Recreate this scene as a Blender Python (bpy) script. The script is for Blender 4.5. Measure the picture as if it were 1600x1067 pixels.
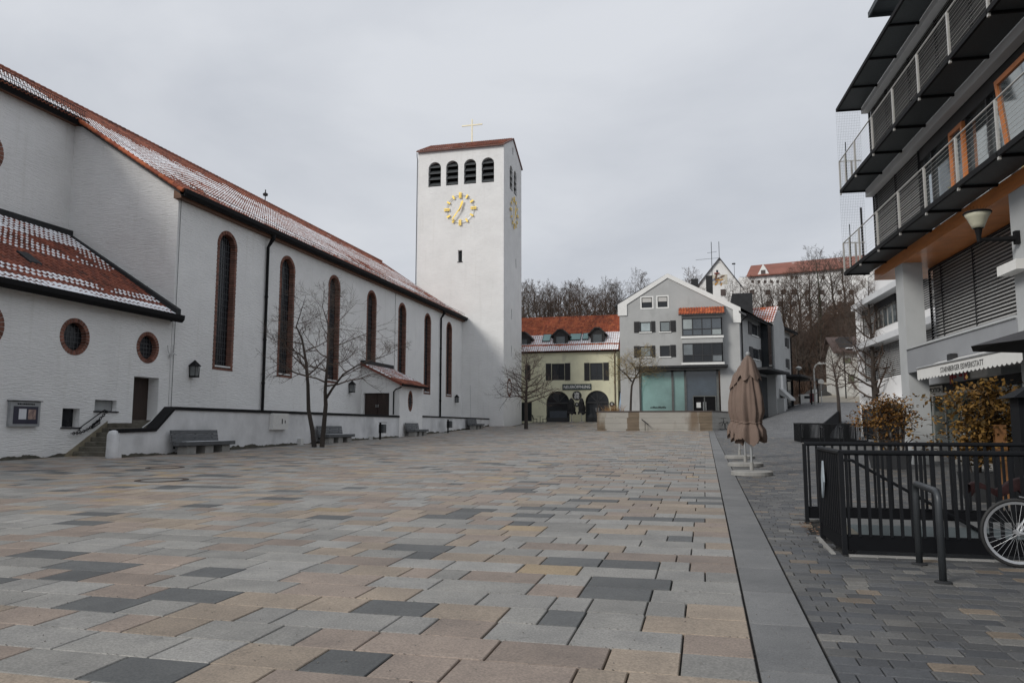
import bpy, bmesh, math, random
from mathutils import Vector, Matrix, noise
from mathutils.geometry import tessellate_polygon
random.seed(7)
for o in list(bpy.data.objects): bpy.data.objects.remove(o)
SC = bpy.context.scene
C = SC.collection
R = math.radians
# ---------------------------------------------------------------- camera
F = 1190.; CX = 800.; CY = 533.5; H = 1.55; S = .0155
PIT = math.atan((667-CY)/F); YAW = math.atan(302*math.cos(PIT)/F)
cam = bpy.data.cameras.new('camera'); camo = bpy.data.objects.new('camera', cam); C.objects.link(camo)
cam.sensor_width = 36; cam.lens = F/1600*36; cam.clip_start = .1; cam.clip_end = 3000
camo.location = (0, 0, H); camo.rotation_euler = (math.pi/2+PIT, 0, YAW)
SC.camera = camo
# ---------------------------------------------------------------- sky
SUN = Vector((-.50, -.62, .50)).normalized()
w = bpy.data.worlds.new('World'); SC.world = w; w.use_nodes = True
nt = w.node_tree; nt.nodes.clear(); N = nt.nodes.new; L = nt.links.new
sky = N('ShaderNodeTexSky'); sky.sky_type = 'NISHITA'; sky.sun_disc = False
sky.sun_elevation = math.asin(SUN.z); sky.sun_rotation = math.atan2(SUN.x, SUN.y) % (2*math.pi)
hs = N('ShaderNodeHueSaturation'); hs.inputs['Saturation'].default_value = .3; L(sky.outputs[0], hs.inputs['Color'])
tc = N('ShaderNodeTexCoord'); sx = N('ShaderNodeSeparateXYZ'); L(tc.outputs['Generated'], sx.inputs[0])
zz = N('ShaderNodeMath'); zz.operation = 'ABSOLUTE'; L(sx.outputs[2], zz.inputs[0])
za = N('ShaderNodeMath'); za.operation = 'ADD'; za.inputs[1].default_value = .22; L(zz.outputs[0], za.inputs[0])
vd = N('ShaderNodeVectorMath'); vd.operation = 'DIVIDE'; L(tc.outputs['Generated'], vd.inputs[0])
cb = N('ShaderNodeCombineXYZ'); [L(za.outputs[0], cb.inputs[i]) for i in range(3)]; L(cb.outputs[0], vd.inputs[1])
no = N('ShaderNodeTexNoise'); no.inputs['Scale'].default_value = 1.35; no.inputs['Detail'].default_value = 7; no.inputs['Roughness'].default_value = .52
no.inputs['Distortion'].default_value = .35; L(vd.outputs[0], no.inputs['Vector'])
cr = N('ShaderNodeValToRGB'); e = cr.color_ramp.elements
e[0].position = .33; e[0].color = (3.2, 3.38, 3.72, 1); e[1].position = .67; e[1].color = (4.15, 4.3, 4.58, 1)
L(no.outputs[0], cr.inputs[0])
mr = N('ShaderNodeMapRange'); mr.inputs['To Min'].default_value = 1.0; mr.inputs['To Max'].default_value = 1.35; L(zz.outputs[0], mr.inputs['Value'])
ml = N('ShaderNodeVectorMath'); ml.operation = 'SCALE'; L(cr.outputs[0], ml.inputs[0]); L(mr.outputs[0], ml.inputs['Scale'])
mx = N('ShaderNodeMix'); mx.data_type = 'RGBA'; mx.inputs['Factor'].default_value = .9
L(hs.outputs[0], mx.inputs['A']); L(ml.outputs[0], mx.inputs['B'])
bg = N('ShaderNodeBackground'); bg.inputs[1].default_value = .1; L(mx.outputs['Result'], bg.inputs[0])
wo = N('ShaderNodeOutputWorld'); L(bg.outputs[0], wo.inputs[0])
sl = bpy.data.lights.new('sun', 'SUN'); sl.energy = 1.45; sl.angle = R(18); sl.color = (1, .96, .9)
so = bpy.data.objects.new('sun', sl); C.objects.link(so); so.location = (-30, -30, 60)
so.rotation_euler = SUN.to_track_quat('Z', 'Y').to_euler()
SC.view_settings.view_transform = 'Standard'; SC.view_settings.look = 'None'
SC.view_settings.exposure = .58; SC.view_settings.gamma = 1
SC.render.engine = 'CYCLES'
# ---------------------------------------------------------------- ground height and pixel helpers
def sm(x, a, b):
    t = min(1, max(0, (x-a)/(b-a))); return t*t*(3-2*t)
def g(x, y):
    base = S*y + .00047*max(0, min(y, 100)-45)**2
    rt = S*min(y, 50) + .078*max(0, min(y, 97)-50) + .13*max(0, min(y, 130)-97)
    k = sm(x-.18*max(0, y-70), 1.5, 7)
    return base*(1-k) + rt*k
def ray(u, v):
    x = (u-CX)/F; y = -(v-CY)/F
    f = math.cos(PIT)-y*math.sin(PIT); z = math.sin(PIT)+y*math.cos(PIT)
    c, s = math.cos(YAW), math.sin(YAW)
    return x*c-f*s, x*s+f*c, z
def onX(u, v, X):
    d = ray(u, v); t = X/d[0]; return X, d[1]*t, H+d[2]*t
def onY(u, v, Y):
    d = ray(u, v); t = Y/d[1]; return d[0]*t, Y, H+d[2]*t
AL = R(4.05); cA, sA = math.cos(AL), math.sin(AL)
def l2w(x, y): return x*cA-y*sA, x*sA+y*cA
def onL(u, v, x0):
    d = ray(u, v); t = x0/(d[0]*cA+d[1]*sA)
    return x0, (-d[0]*sA+d[1]*cA)*t, H+d[2]*t
def onLy(u, v, y0):
    d = ray(u, v); t = y0/(-d[0]*sA+d[1]*cA)
    return (d[0]*cA+d[1]*sA)*t, y0, H+d[2]*t
def onG(u, v):
    d = ray(u, v); t = 3
    while t < 400:
        if H+d[2]*t <= g(d[0]*t, d[1]*t): break
        t += .02
    return d[0]*t, d[1]*t, g(d[0]*t, d[1]*t)
# facade frames: (a along the facade, b outwards, z up) -> world
def FX(X): return lambda a, b, z: (X+b, a, z)
def FY(Y): return lambda a, b, z: (a, Y-b, z)
def FL(x0): return lambda a, b, z: (*l2w(x0-b, a), z)
def FLy(y0): return lambda a, b, z: (*l2w(a, y0-b), z)
def FS(ox, oy, deg):
    s, c = math.sin(R(deg)), math.cos(R(deg))
    return lambda a, b, z: (ox+s*a+c*b, oy+c*a-s*b, z)
def FD(ox, oy, deg):   # a axis at angle deg from +X, outward to the right of it (-Y side)
    s, c = math.sin(R(deg)), math.cos(R(deg))
    return lambda a, b, z: (ox+c*a+s*b, oy+s*a-c*b, z)
ID = lambda a, b, z: (a, b, z)
# ---------------------------------------------------------------- mesh builder
ORG = {}
class MB:
    def __init__(s): s.v = []; s.f = []; s.m = []; s.c = []; s.mi = 0; s.rv = None
    def add(s, vs, fs):
        n = len(s.v); s.v += [tuple(p) for p in vs]
        r = s.rv if s.rv is not None else random.random()
        for f in fs: s.f.append([i+n for i in f]); s.m.append(s.mi); s.c.append(r)
        return s
    def box(s, a0, a1, b0, b1, z0, z1, T=ID):
        vs = [T(a, b, z) for z in (z0, z1) for (a, b) in ((a0, b0), (a1, b0), (a1, b1), (a0, b1))]
        return s.add(vs, [(0,3,2,1), (4,5,6,7), (0,1,5,4), (1,2,6,5), (2,3,7,6), (3,0,4,7)])
    def cham(s, a0, a1, b0, b1, z0, z1, e=.01, T=ID):   # box with chamfered top rim
        vs = [T(a, b, z0) for (a, b) in ((a0,b0),(a1,b0),(a1,b1),(a0,b1))]
        vs += [T(a, b, z1-e) for (a, b) in ((a0,b0),(a1,b0),(a1,b1),(a0,b1))]
        vs += [T(a, b, z1) for (a, b) in ((a0+e,b0+e),(a1-e,b0+e),(a1-e,b1-e),(a0+e,b1-e))]
        return s.add(vs, [(0,3,2,1)]+[(i, (i+1)%4, (i+1)%4+4, i+4) for i in range(4)]+[(i+4, (i+1)%4+4, (i+1)%4+8, i+8) for i in range(4)]+[(8,9,10,11)])
    def quad(s, a, b, c, d): return s.add([a, b, c, d], [(0,1,2,3)])
    def prism(s, poly, b0, b1, T=ID, axis='b'):
        n = len(poly); vs = [T(a, b0, z) for a, z in poly]+[T(a, b1, z) for a, z in poly]
        if axis == 'z': vs = [T(a, b, b0) for a, b in poly]+[T(a, b, b1) for a, b in poly]
        tri = tessellate_polygon([[Vector((p[0], p[1], 0)) for p in poly]])
        return s.add(vs, [tuple(t) for t in tri]+[tuple(i+n for i in t[::-1]) for t in tri]+[(i, (i+1)%n, (i+1)%n+n, i+n) for i in range(n)])
    def sheet(s, outer, holes, depth, T=ID, b=0):
        polys = [outer]+holes; flat = [p for q in polys for p in q]
        tri = tessellate_polygon([[Vector((p[0], p[1], 0)) for p in q] for q in polys])
        s.add([T(a, b, z) for a, z in flat], [tuple(t) for t in tri])
        for q in holes:
            n = len(q)
            s.add([T(a, b, z) for a, z in q]+[T(a, b-depth, z) for a, z in q], [(i, (i+1)%n, (i+1)%n+n, i+n) for i in range(n)])
        return s
    def tube(s, path, r, n=6, cap=True):
        P = [Vector(p) for p in path]; rs = r if isinstance(r, (list, tuple)) else [r]*len(P)
        vs = []; up = None
        for i, p in enumerate(P):
            d = (P[min(i+1, len(P)-1)]-P[max(i-1, 0)]).normalized()
            if up is None:
                up = d.orthogonal().normalized()
            else:
                up = (up-d*up.dot(d))
                up = up.normalized() if up.length > 1e-4 else d.orthogonal().normalized()
            q = d.cross(up)
            for k in range(n):
                a = 2*math.pi*k/n+.4; vs.append(p+(up*math.cos(a)+q*math.sin(a))*rs[i])
        fs = [(i*n+k, i*n+(k+1)%n, (i+1)*n+(k+1)%n, (i+1)*n+k) for i in range(len(P)-1) for k in range(n)]
        if cap: fs += [tuple(range(n))[::-1], tuple(range((len(P)-1)*n, len(P)*n))]
        return s.add(vs, fs)
    def lathe(s, prof, n=16, o=(0,0,0), T=None, rf=None):
        vs = []
        for (r, z) in prof:
            for k in range(n):
                a = 2*math.pi*k/n; rr = r*(rf(a, z) if rf else 1); p = (rr*math.cos(a), rr*math.sin(a), z)
                vs.append(T(*p) if T else (p[0]+o[0], p[1]+o[1], p[2]+o[2]))
        m = len(prof)
        return s.add(vs, [(i*n+k, i*n+(k+1)%n, (i+1)*n+(k+1)%n, (i+1)*n+k) for i in range(m-1) for k in range(n)]+[tuple(range(n))[::-1], tuple(range((m-1)*n, m*n))])
    def arcpoly(s, a0, a1, z0, z1, n=14):
        r = (a1-a0)/2; c = (a0+a1)/2
        return [(a0, z0), (a1, z0)]+[(c+r*math.cos(t*math.pi/n), z1-r+r*math.sin(t*math.pi/n)) for t in range(n+1)]
    def build(s, name, mat, parent=None, smooth=False, org=None, kind=None):
        o3 = org if org is not None else (ORG[parent.name] if parent else (0,0,0))
        me = bpy.data.meshes.new(name)
        me.from_pydata([(p[0]-o3[0], p[1]-o3[1], p[2]-o3[2]) for p in s.v], [], s.f)
        ms = mat if isinstance(mat, list) else [mat]
        for m in ms: me.materials.append(m)
        if len(ms) > 1: me.polygons.foreach_set('material_index', s.m)
        at = me.attributes.new('rnd', 'FLOAT', 'FACE'); at.data.foreach_set('value', s.c)
        if smooth: me.polygons.foreach_set('use_smooth', [True]*len(me.polygons))
        me.update()
        ob = bpy.data.objects.new(name, me); C.objects.link(ob)
        if parent: ob.parent = parent
        else: ob.location = o3
        if kind: ob['kind'] = kind
        ORG[ob.name] = o3
        return ob
def smooth_angle(ob, deg=35):
    me = ob.data
    me.polygons.foreach_set('use_smooth', [True]*len(me.polygons))
    me.set_sharp_from_angle(angle=R(deg))
def tag(o, label, cat, group=None):
    o['label'] = label; o['category'] = cat
    if group: o['group'] = group
    return o
def thing(name, label, cat, loc=(0,0,0), group=None, rz=0):
    o = bpy.data.objects.new(name, None); o.empty_display_size = .3; C.objects.link(o); o.location = loc; o.rotation_euler.z = rz
    ORG[o.name] = (0,0,0) if rz or group == '@local' else tuple(loc)
    tag(o, label, cat, None if group == '@local' else group)
    return o
def struct(o): o['kind'] = 'structure'; return o
def dup(root, loc, rz=None, label=None, scale=None):
    def cp(o, par):
        c = o.copy(); C.objects.link(c); c.parent = par
        for ch in o.children: cp(ch, c)
        return c
    r = cp(root, None); r.location = loc
    if rz is not None: r.rotation_euler.z = rz
    if label: r['label'] = label
    if scale: r.scale = (scale,)*3 if not isinstance(scale, tuple) else scale
    return r
def text(name, body, mat, parent, T, a, z, size, b=.02, depth=.01, width=None, align='LEFT', flip=1, bold=0):
    cu = bpy.data.curves.new(name, 'FONT'); cu.body = body; cu.size = size; cu.extrude = depth; cu.align_x = align; cu.resolution_u = 2; cu.offset = bold
    t = bpy.data.objects.new(name, cu); C.objects.link(t); bpy.context.view_layer.update()
    me = bpy.data.meshes.new_from_object(t.evaluated_get(bpy.context.evaluated_depsgraph_get()))
    bpy.data.objects.remove(t)
    xs = [v.co.x for v in me.vertices]; k = (width/(max(xs)-min(xs))) if width else 1
    o3 = ORG[parent.name]
    for v in me.vertices:
        p = T(a+flip*v.co.x*k, b+v.co.z, z+v.co.y); v.co = (p[0]-o3[0], p[1]-o3[1], p[2]-o3[2])
    me.materials.clear(); me.materials.append(mat)
    ob = bpy.data.objects.new(name, me); C.objects.link(ob); ob.parent = parent; ORG[ob.name] = o3
    return ob
# ---------------------------------------------------------------- materials
MT = {}
def nodes(name):
    m = bpy.data.materials.new(name); m.use_nodes = True; MT[name] = m
    t = m.node_tree; return m, t, t.nodes.new, t.links.new, t.nodes['Principled BSDF']
def setramp(r, stops, const=False):
    if const: r.color_ramp.interpolation = 'CONSTANT'
    el = r.color_ramp.elements
    while len(el) < len(stops): el.new(.5)
    for x, (p, c) in zip(el, stops): x.position = p; x.color = (*c, 1)
def mul(c, k): return tuple(x*k for x in c)
def M(name, col, rough=.75, var=.15, scale=2., bump=.0, bscale=30., metal=0, spec=.5, st=(1,1,1), col2=None, rnd=0, bst=None, dist=.01, stain=None, detail=5, coat=0):
    m, t, N, L, B = nodes(name)
    tc = N('ShaderNodeTexCoord'); mp = N('ShaderNodeMapping'); mp.inputs['Scale'].default_value = st; L(tc.outputs['Object'], mp.inputs[0])
    n = N('ShaderNodeTexNoise'); n.inputs['Scale'].default_value = scale; n.inputs['Detail'].default_value = detail; n.inputs['Roughness'].default_value = .62; L(mp.outputs[0], n.inputs[0])
    r = N('ShaderNodeValToRGB'); setramp(r, [(.3, col2 or mul(col, 1-var)), (.7, mul(col, 1+var*.6) if not col2 else col)]); L(n.outputs[0], r.inputs[0])
    out = r.outputs[0]
    if rnd:
        a = N('ShaderNodeAttribute'); a.attribute_name = 'rnd'
        q = N('ShaderNodeMapRange'); q.inputs['To Min'].default_value = 1-rnd; q.inputs['To Max'].default_value = 1+rnd; L(a.outputs['Fac'], q.inputs['Value'])
        k = N('ShaderNodeVectorMath'); k.operation = 'SCALE'; L(out, k.inputs[0]); L(q.outputs[0], k.inputs['Scale']); out = k.outputs[0]
    if stain:   # (colour, noise scale, threshold, stretch)
        mp2 = N('ShaderNodeMapping'); mp2.inputs['Scale'].default_value = stain[3]; L(tc.outputs['Object'], mp2.inputs[0])
        n2 = N('ShaderNodeTexNoise'); n2.inputs['Scale'].default_value = stain[1]; n2.inputs['Detail'].default_value = 6; L(mp2.outputs[0], n2.inputs[0])
        r2 = N('ShaderNodeValToRGB'); setramp(r2, [(stain[2], (0,0,0)), (stain[2]+.14, (1,1,1))]); L(n2.outputs[0], r2.inputs[0])
        k = N('ShaderNodeMix'); k.data_type = 'RGBA'; L(r2.outputs[0], k.inputs['Factor']); L(out, k.inputs['A']); k.inputs['B'].default_value = (*stain[0], 1); out = k.outputs['Result']
    L(out, B.inputs['Base Color'])
    B.inputs['Roughness'].default_value = rough; B.inputs['Metallic'].default_value = metal; B.inputs['Specular IOR Level'].default_value = spec
    if coat: B.inputs['Coat Weight'].default_value = coat; B.inputs['Coat Roughness'].default_value = .15
    if bump:
        mp3 = N('ShaderNodeMapping'); mp3.inputs['Scale'].default_value = bst or (1,1,1); L(tc.outputs['Object'], mp3.inputs[0])
        nb = N('ShaderNodeTexNoise'); nb.inputs['Scale'].default_value = bscale; nb.inputs['Detail'].default_value = 4; L(mp3.outputs[0], nb.inputs[0])
        bp = N('ShaderNodeBump'); bp.inputs['Strength'].default_value = bump; bp.inputs['Distance'].default_value = dist; L(nb.outputs[0], bp.inputs['Height']); L(bp.outputs[0], B.inputs['Normal'])
    return m
def glassy(name, col, rough=.04, var=.25, scale=.6, spec=.6):
    return M(name, col, rough, var, scale, bump=.02, bscale=1.2, dist=.02, spec=spec)
# lime-washed brick: courses read as broken horizontal ridges
def limewash(name, col, along):
    m, t, N, L, B = nodes(name)
    tc = N('ShaderNodeTexCoord')
    n = N('ShaderNodeTexNoise'); n.inputs['Scale'].default_value = .5; n.inputs['Detail'].default_value = 7; n.inputs['Roughness'].default_value = .65; L(tc.outputs['Object'], n.inputs[0])
    r = N('ShaderNodeValToRGB'); setramp(r, [(.28, mul(col, .9)), (.72, mul(col, 1.03))]); L(n.outputs[0], r.inputs[0])
    mp = N('ShaderNodeMapping'); mp.inputs['Scale'].default_value = (1.5, 1.5, 13); L(tc.outputs['Object'], mp.inputs[0])
    b = N('ShaderNodeTexNoise'); b.inputs['Scale'].default_value = 1.7; b.inputs['Detail'].default_value = 5; b.inputs['Roughness'].default_value = .6; L(mp.outputs[0], b.inputs[0])
    r2 = N('ShaderNodeValToRGB'); setramp(r2, [(.24, (.68,.67,.65)), (.36, (1,1,1))]); L(b.outputs[0], r2.inputs[0])
    k = N('ShaderNodeMix'); k.data_type = 'RGBA'; k.blend_type = 'MULTIPLY'; k.inputs['Factor'].default_value = .8; L(r.outputs[0], k.inputs['A']); L(r2.outputs[0], k.inputs['B'])
    # vertical rain streaks
    mp3 = N('ShaderNodeMapping'); mp3.inputs['Scale'].default_value = (2.2, 2.2, .12); L(tc.outputs['Object'], mp3.inputs[0])
    s3 = N('ShaderNodeTexNoise'); s3.inputs['Scale'].default_value = 1.4; s3.inputs['Detail'].default_value = 6; L(mp3.outputs[0], s3.inputs[0])
    r3 = N('ShaderNodeValToRGB'); setramp(r3, [(.58, (1,1,1)), (.85, (.86,.855,.83))]); L(s3.outputs[0], r3.inputs[0])
    k2 = N('ShaderNodeMix'); k2.data_type = 'RGBA'; k2.blend_type = 'MULTIPLY'; k2.inputs['Factor'].default_value = .8; L(k.outputs['Result'], k2.inputs['A']); L(r3.outputs[0], k2.inputs['B'])
    L(k2.outputs['Result'], B.inputs['Base Color']); B.inputs['Roughness'].default_value = .85; B.inputs['Specular IOR Level'].default_value = .2
    bp = N('ShaderNodeBump'); bp.inputs['Strength'].default_value = .85; bp.inputs['Distance'].default_value = .06; L(b.outputs[0], bp.inputs['Height']); L(bp.outputs[0], B.inputs['Normal'])
    return m
white_wall = limewash('limewashed_brick', (.80,.80,.79), 1)
terr_wall = M('terrace_render', (.66,.665,.67), .85, .14, 1.1, bump=.5, bscale=14, dist=.02, spec=.2, stain=((.52,.525,.53), .7, .52, (1,1,.8)))
moss = M('damp_plinth', (.10,.095,.078), .9, .45, 3, bump=.5, bscale=20, spec=.2)
black_metal = M('black_sheet_metal', (.008,.008,.009), .75, .25, 3, bump=.1, spec=.2)
zinc = M('dark_flashing', (.028,.029,.031), .7, .3, 2, spec=.25)
wood_brown = M('eaves_timber', (.15,.07,.037), .7, .35, 3, st=(1,.2,4))
brick_mat = M('red_brick', (.185,.085,.062), .85, .35, 5, bump=.3, bscale=40, rnd=.35, spec=.2)
mortar = M('pale_mortar', (.36,.33,.30), .9, .2, 6, spec=.2)
lead_glass = M('leaded_glass', (.018,.02,.024), .2, .5, 1.6, spec=.35)
lead_bar = M('lead_bars', (.07,.075,.08), .6, .2, 3)
oak = M('dark_brown_wood', (.032,.017,.012), .6, .4, 3, st=(6,6,.6), bump=.2, bscale=15)
grey_wood = M('weathered_bench_wood', (.10,.105,.11), .75, .4, 3, st=(1.2,1.2,9), bump=.4, bscale=12, bst=(1,1,8), rnd=.15)
concrete = M('concrete', (.30,.295,.28), .85, .2, 2.5, bump=.3, bscale=25, spec=.2)
stone_step = M('worn_stone_steps', (.15,.14,.115), .9, .4, 3, bump=.3, bscale=20, spec=.2)
snow = M('thin_snow', (.82,.84,.87), .6, .05, 8, bump=.3, bscale=20, spec=.3)
gold = M('gilded_metal', (.83,.60,.14), .38, .12, 3, metal=.55)
silver = M('galvanised_steel', (.44,.45,.45), .45, .15, 6, metal=.6)
cross_mat = M('pale_gilt', (.62,.57,.42), .4, .1, 3, metal=.3)
black_paint = M('anthracite_paint', (.0065,.0075,.0095), .6, .2, 4, bump=.06, bscale=60, spec=.22)
rubber = M('black_rubber', (.02,.02,.02), .7, .2, 10)
louvre = M('slate_louvre', (.05,.055,.058), .6, .25, 3)
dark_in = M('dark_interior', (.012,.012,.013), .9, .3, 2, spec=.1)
def tilemat(name, a, b, c):
    m, t, N, L, B = nodes(name)
    at = N('ShaderNodeAttribute'); at.attribute_name = 'rnd'; r = N('ShaderNodeValToRGB'); setramp(r, [(0, c), (.35, a), (1, b)]); L(at.outputs['Fac'], r.inputs[0])
    tc = N('ShaderNodeTexCoord'); n = N('ShaderNodeTexNoise'); n.inputs['Scale'].default_value = .8; n.inputs['Detail'].default_value = 6; L(tc.outputs['Object'], n.inputs[0])
    r2 = N('ShaderNodeValToRGB'); setramp(r2, [(.3, (.62,.6,.58)), (.65, (1.1,1.1,1.1))]); L(n.outputs[0], r2.inputs[0])
    k = N('ShaderNodeMix'); k.data_type = 'RGBA'; k.blend_type = 'MULTIPLY'; k.inputs['Factor'].default_value = 1; L(r.outputs[0], k.inputs['A']); L(r2.outputs[0], k.inputs['B'])
    L(k.outputs['Result'], B.inputs['Base Color']); B.inputs['Roughness'].default_value = .7; B.inputs['Specular IOR Level'].default_value = .3
    return m
tile_red = tilemat('red_roof_tile', (.24,.075,.045), (.33,.12,.07), (.13,.05,.035))
tile_orange = tilemat('orange_roof_tile', (.40,.098,.042), (.50,.15,.06), (.26,.07,.037))
tile_brown = tilemat('brown_roof_tile', (.19,.058,.036), (.27,.085,.05), (.11,.042,.03))
def tiles(root, O, U, V, nu, nv, w, l, mat, snowf=None, skip=None, name='roof_tiles', h=.062):
    O, U, V = Vector(O), Vector(U).normalized(), Vector(V).normalized(); Nn = U.cross(V)
    if Nn.z < 0: Nn = -Nn
    mb, ms = MB(), MB()
    prof = [(0, .0), (.4, .002), (.58, h*.85), (.78, h), (1.0, .0)]
    for j in range(nv):
        for i in range(nu):
            if skip and skip(i, j): continue
            p = O+U*(i*w)+V*(j*l)+Nn*random.uniform(-.004, .004)
            lo = [p+U*(w*x)+Nn*(y+.03) for x, y in prof]; up = [p+U*(w*x)+V*(l*1.12)+Nn*y for x, y in prof]; dr = [p+U*(w*x)+Nn*(y-.012) for x, y in prof]
            mb.add(lo+up+dr, [(k, k+1, k+6, k+5) for k in range(4)]+[(k+10, k+11, k+1, k) for k in range(4)])
            if snowf:
                s = snowf(i/nu, j/nv, i, j)
                if s > 0:
                    q = [(.0, .006), (.2, .02), (.42, .022), (min(.62, .42+.3*s), h*.9)]
                    if s > .8: q.append((.86, h*.8+.012))
                    nq = len(q)
                    b0 = random.uniform(0, .15); b1 = min(1, .35+s*.8)
                    lo = [p+U*(w*x)+V*(l*b0)+Nn*(y+.03) for x, y in q]; up = [p+U*(w*x)+V*(l*b1)+Nn*(y+.015) for x, y in q]
                    fr = [p+U*(w*x)+V*(l*b0-.01)+Nn*.024 for x, y in q]
                    ms.add(lo+up+fr, [(k, k+1, k+1+nq, k+nq) for k in range(nq-1)]+[(k+2*nq, k+1+2*nq, k+1, k) for k in range(nq-1)])
    a = mb.build(name, mat, root, kind='stuff')
    if ms.v: ms.build('snow_patches', snow, a, kind='stuff')
    return a
def nz(x, y, z=0, s=1.): return noise.noise(Vector((x*s, y*s, z)))
def window(root, T, a0, a1, z0, z1, frame, pane, nx=2, nzr=1, fw=.07, dep=.12, fd=.06, name='window', hz=None, pane2=None):
    mb = MB(); b0, b1 = -dep, -dep+fd
    mb.box(a0, a0+fw, b0, b1, z0, z1, T); mb.box(a1-fw, a1, b0, b1, z0, z1, T)
    mb.box(a0+fw, a1-fw, b0, b1, z0, z0+fw, T); mb.box(a0+fw, a1-fw, b0, b1, z1-fw, z1, T)
    cw = (a1-a0-2*fw)/nx; hs_ = hz or [(i+1)/nzr for i in range(nzr-1)]
    zs = [z0+fw]+[z0+fw+(z1-z0-2*fw)*h for h in hs_]+[z1-fw]
    for i in range(1, nx): mb.box(a0+fw+cw*i-fw*.4, a0+fw+cw*i+fw*.4, b0, b1-.004, z0+fw, z1-fw, T)
    for zc in zs[1:-1]: mb.box(a0+fw, a1-fw, b0, b1-.007, zc-fw*.35, zc+fw*.35, T)
    wo_ = mb.build(name, frame, root)
    for i in range(nx):
        for k in range(len(zs)-1):
            p = MB().box(a0+fw+cw*i+.004, a0+fw+cw*(i+1)-.004, b0+.015, b0+.03, zs[k]+.002, zs[k+1]-.002, T)
            p.build('pane', (pane2 if pane2 and (i*7+k*3) % 5 in (1, 3) else pane), wo_)
    return wo_
def rectpx(fn, K, u0, v0, u1, v1):
    """pixel rectangle -> (a0,a1,z0,z1) on a facade plane; fn = onX / onY / onL"""
    p, q = fn(u0, (v0+v1)/2, K), fn(u1, (v0+v1)/2, K)
    ax = 0 if fn is onY or fn is onLy else 1
    um = (u0+u1)/2
    return tuple(sorted((p[ax], q[ax])))+(fn(um, v1, K)[2], fn(um, v0, K)[2])
# ================================================================= ground and paving
XN, XT = -24.6, -21.6          # church wall plane, terrace wall plane
HX0, HX1, HY0, HY1 = 1.62, 6.6, 9.47, 11.88     # stairwell opening
joint = M('joint_grit', (.045,.044,.042), .95, .5, 14, bump=.5, bscale=90, spec=.1)
asphalt = M('street_asphalt', (.085,.09,.095), .85, .25, 1.2, bump=.3, bscale=60, spec=.3)
def axis(a, b, st, extra):
    v = set(extra); x = a
    while x <= b: v.add(round(x, 3)); x += st
    return sorted(v)
xs = axis(-60, 60, 3, [HX0, HX1, -300, -150, 150, 300]); ys = axis(-12, 150, 3, [HY0, HY1, -200, -60, 220, 400, 800])
mb = MB(); idx = {}
for j, y in enumerate(ys):
    for i, x in enumerate(xs): idx[i, j] = len(mb.v); mb.v.append((x, y, g(x, y)-.032-(.11 if y > 47 else 0)))
for j in range(len(ys)-1):
    for i in range(len(xs)-1):
        if HX0 <= xs[i] < HX1 and HY0 <= ys[j] < HY1: continue
        mb.f.append([idx[i,j], idx[i+1,j], idx[i+1,j+1], idx[i,j+1]]); mb.m.append(0); mb.c.append(.5)
ground = struct(mb.build('ground', joint))
def stonemat(name, stops, src, vs=.16, grain=60., bump=.25):
    m, t, N, L, B = nodes(name)
    if src == 'attr':
        a = N('ShaderNodeAttribute'); a.attribute_name = 'rnd'; rv = a.outputs['Fac']
    else:
        a = N('ShaderNodeObjectInfo'); sp = N('ShaderNodeSeparateColor'); L(a.outputs['Color'], sp.inputs[0]); rv = sp.outputs[0]
    r = N('ShaderNodeValToRGB'); setramp(r, stops, True); L(rv, r.inputs[0])
    f = N('ShaderNodeMath'); f.operation = 'MULTIPLY'; f.inputs[1].default_value = 57.3; L(rv, f.inputs[0])
    f2 = N('ShaderNodeMath'); f2.operation = 'FRACT'; L(f.outputs[0], f2.inputs[0])
    q = N('ShaderNodeMapRange'); q.inputs['To Min'].default_value = 1-vs; q.inputs['To Max'].default_value = 1+vs; L(f2.outputs[0], q.inputs['Value'])
    k = N('ShaderNodeVectorMath'); k.operation = 'SCALE'; L(r.outputs[0], k.inputs[0]); L(q.outputs[0], k.inputs['Scale'])
    geo = N('ShaderNodeNewGeometry')
    def layer(inp, sc, lo, hi, p0, p1, det=5):
        n = N('ShaderNodeTexNoise'); n.inputs['Scale'].default_value = sc; n.inputs['Detail'].default_value = det; n.inputs['Roughness'].default_value = .65; L(geo.outputs['Position'], n.inputs[0])
        rr = N('ShaderNodeValToRGB'); setramp(rr, [(p0, lo), (p1, hi)]); L(n.outputs[0], rr.inputs[0])
        x = N('ShaderNodeMix'); x.data_type = 'RGBA'; x.blend_type = 'MULTIPLY'; x.inputs['Factor'].default_value = 1; L(inp, x.inputs['A']); L(rr.outputs[0], x.inputs['B'])
        return x.outputs['Result'], n.outputs[0]
    c1, _ = layer(k.outputs[0], 2.3, (.78,.78,.78), (1.1,1.09,1.07), .3, .68)
    c2, gr = layer(c1, grain, (.72,.72,.72), (1.16,1.16,1.16), .36, .64, 3)
    c3, _ = layer(c2, 7.0, (.55,.55,.54), (1,1,1), .27, .36)
    L(c3, B.inputs['Base Color']); B.inputs['Roughness'].default_value = .58; B.inputs['Specular IOR Level'].default_value = .45
    bp = N('ShaderNodeBump'); bp.inputs['Strength'].default_value = bump; bp.inputs['Distance'].default_value = .004; L(gr, bp.inputs['Height']); L(bp.outputs[0], B.inputs['Normal'])
    return m
GRY, BEI, PNK, DRK, OCH = (.243,.237,.222), (.285,.232,.180), (.255,.205,.170), (.092,.096,.096), (.31,.235,.145)
st_slab = [(0, GRY), (.30, (.268,.262,.248)), (.47, BEI), (.66, PNK), (.885, OCH), (.905, DRK)]
slab_a, slab_o = stonemat('plaza_slab_stuff', st_slab, 'attr'), stonemat('plaza_slab', st_slab, 'obj')
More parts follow.
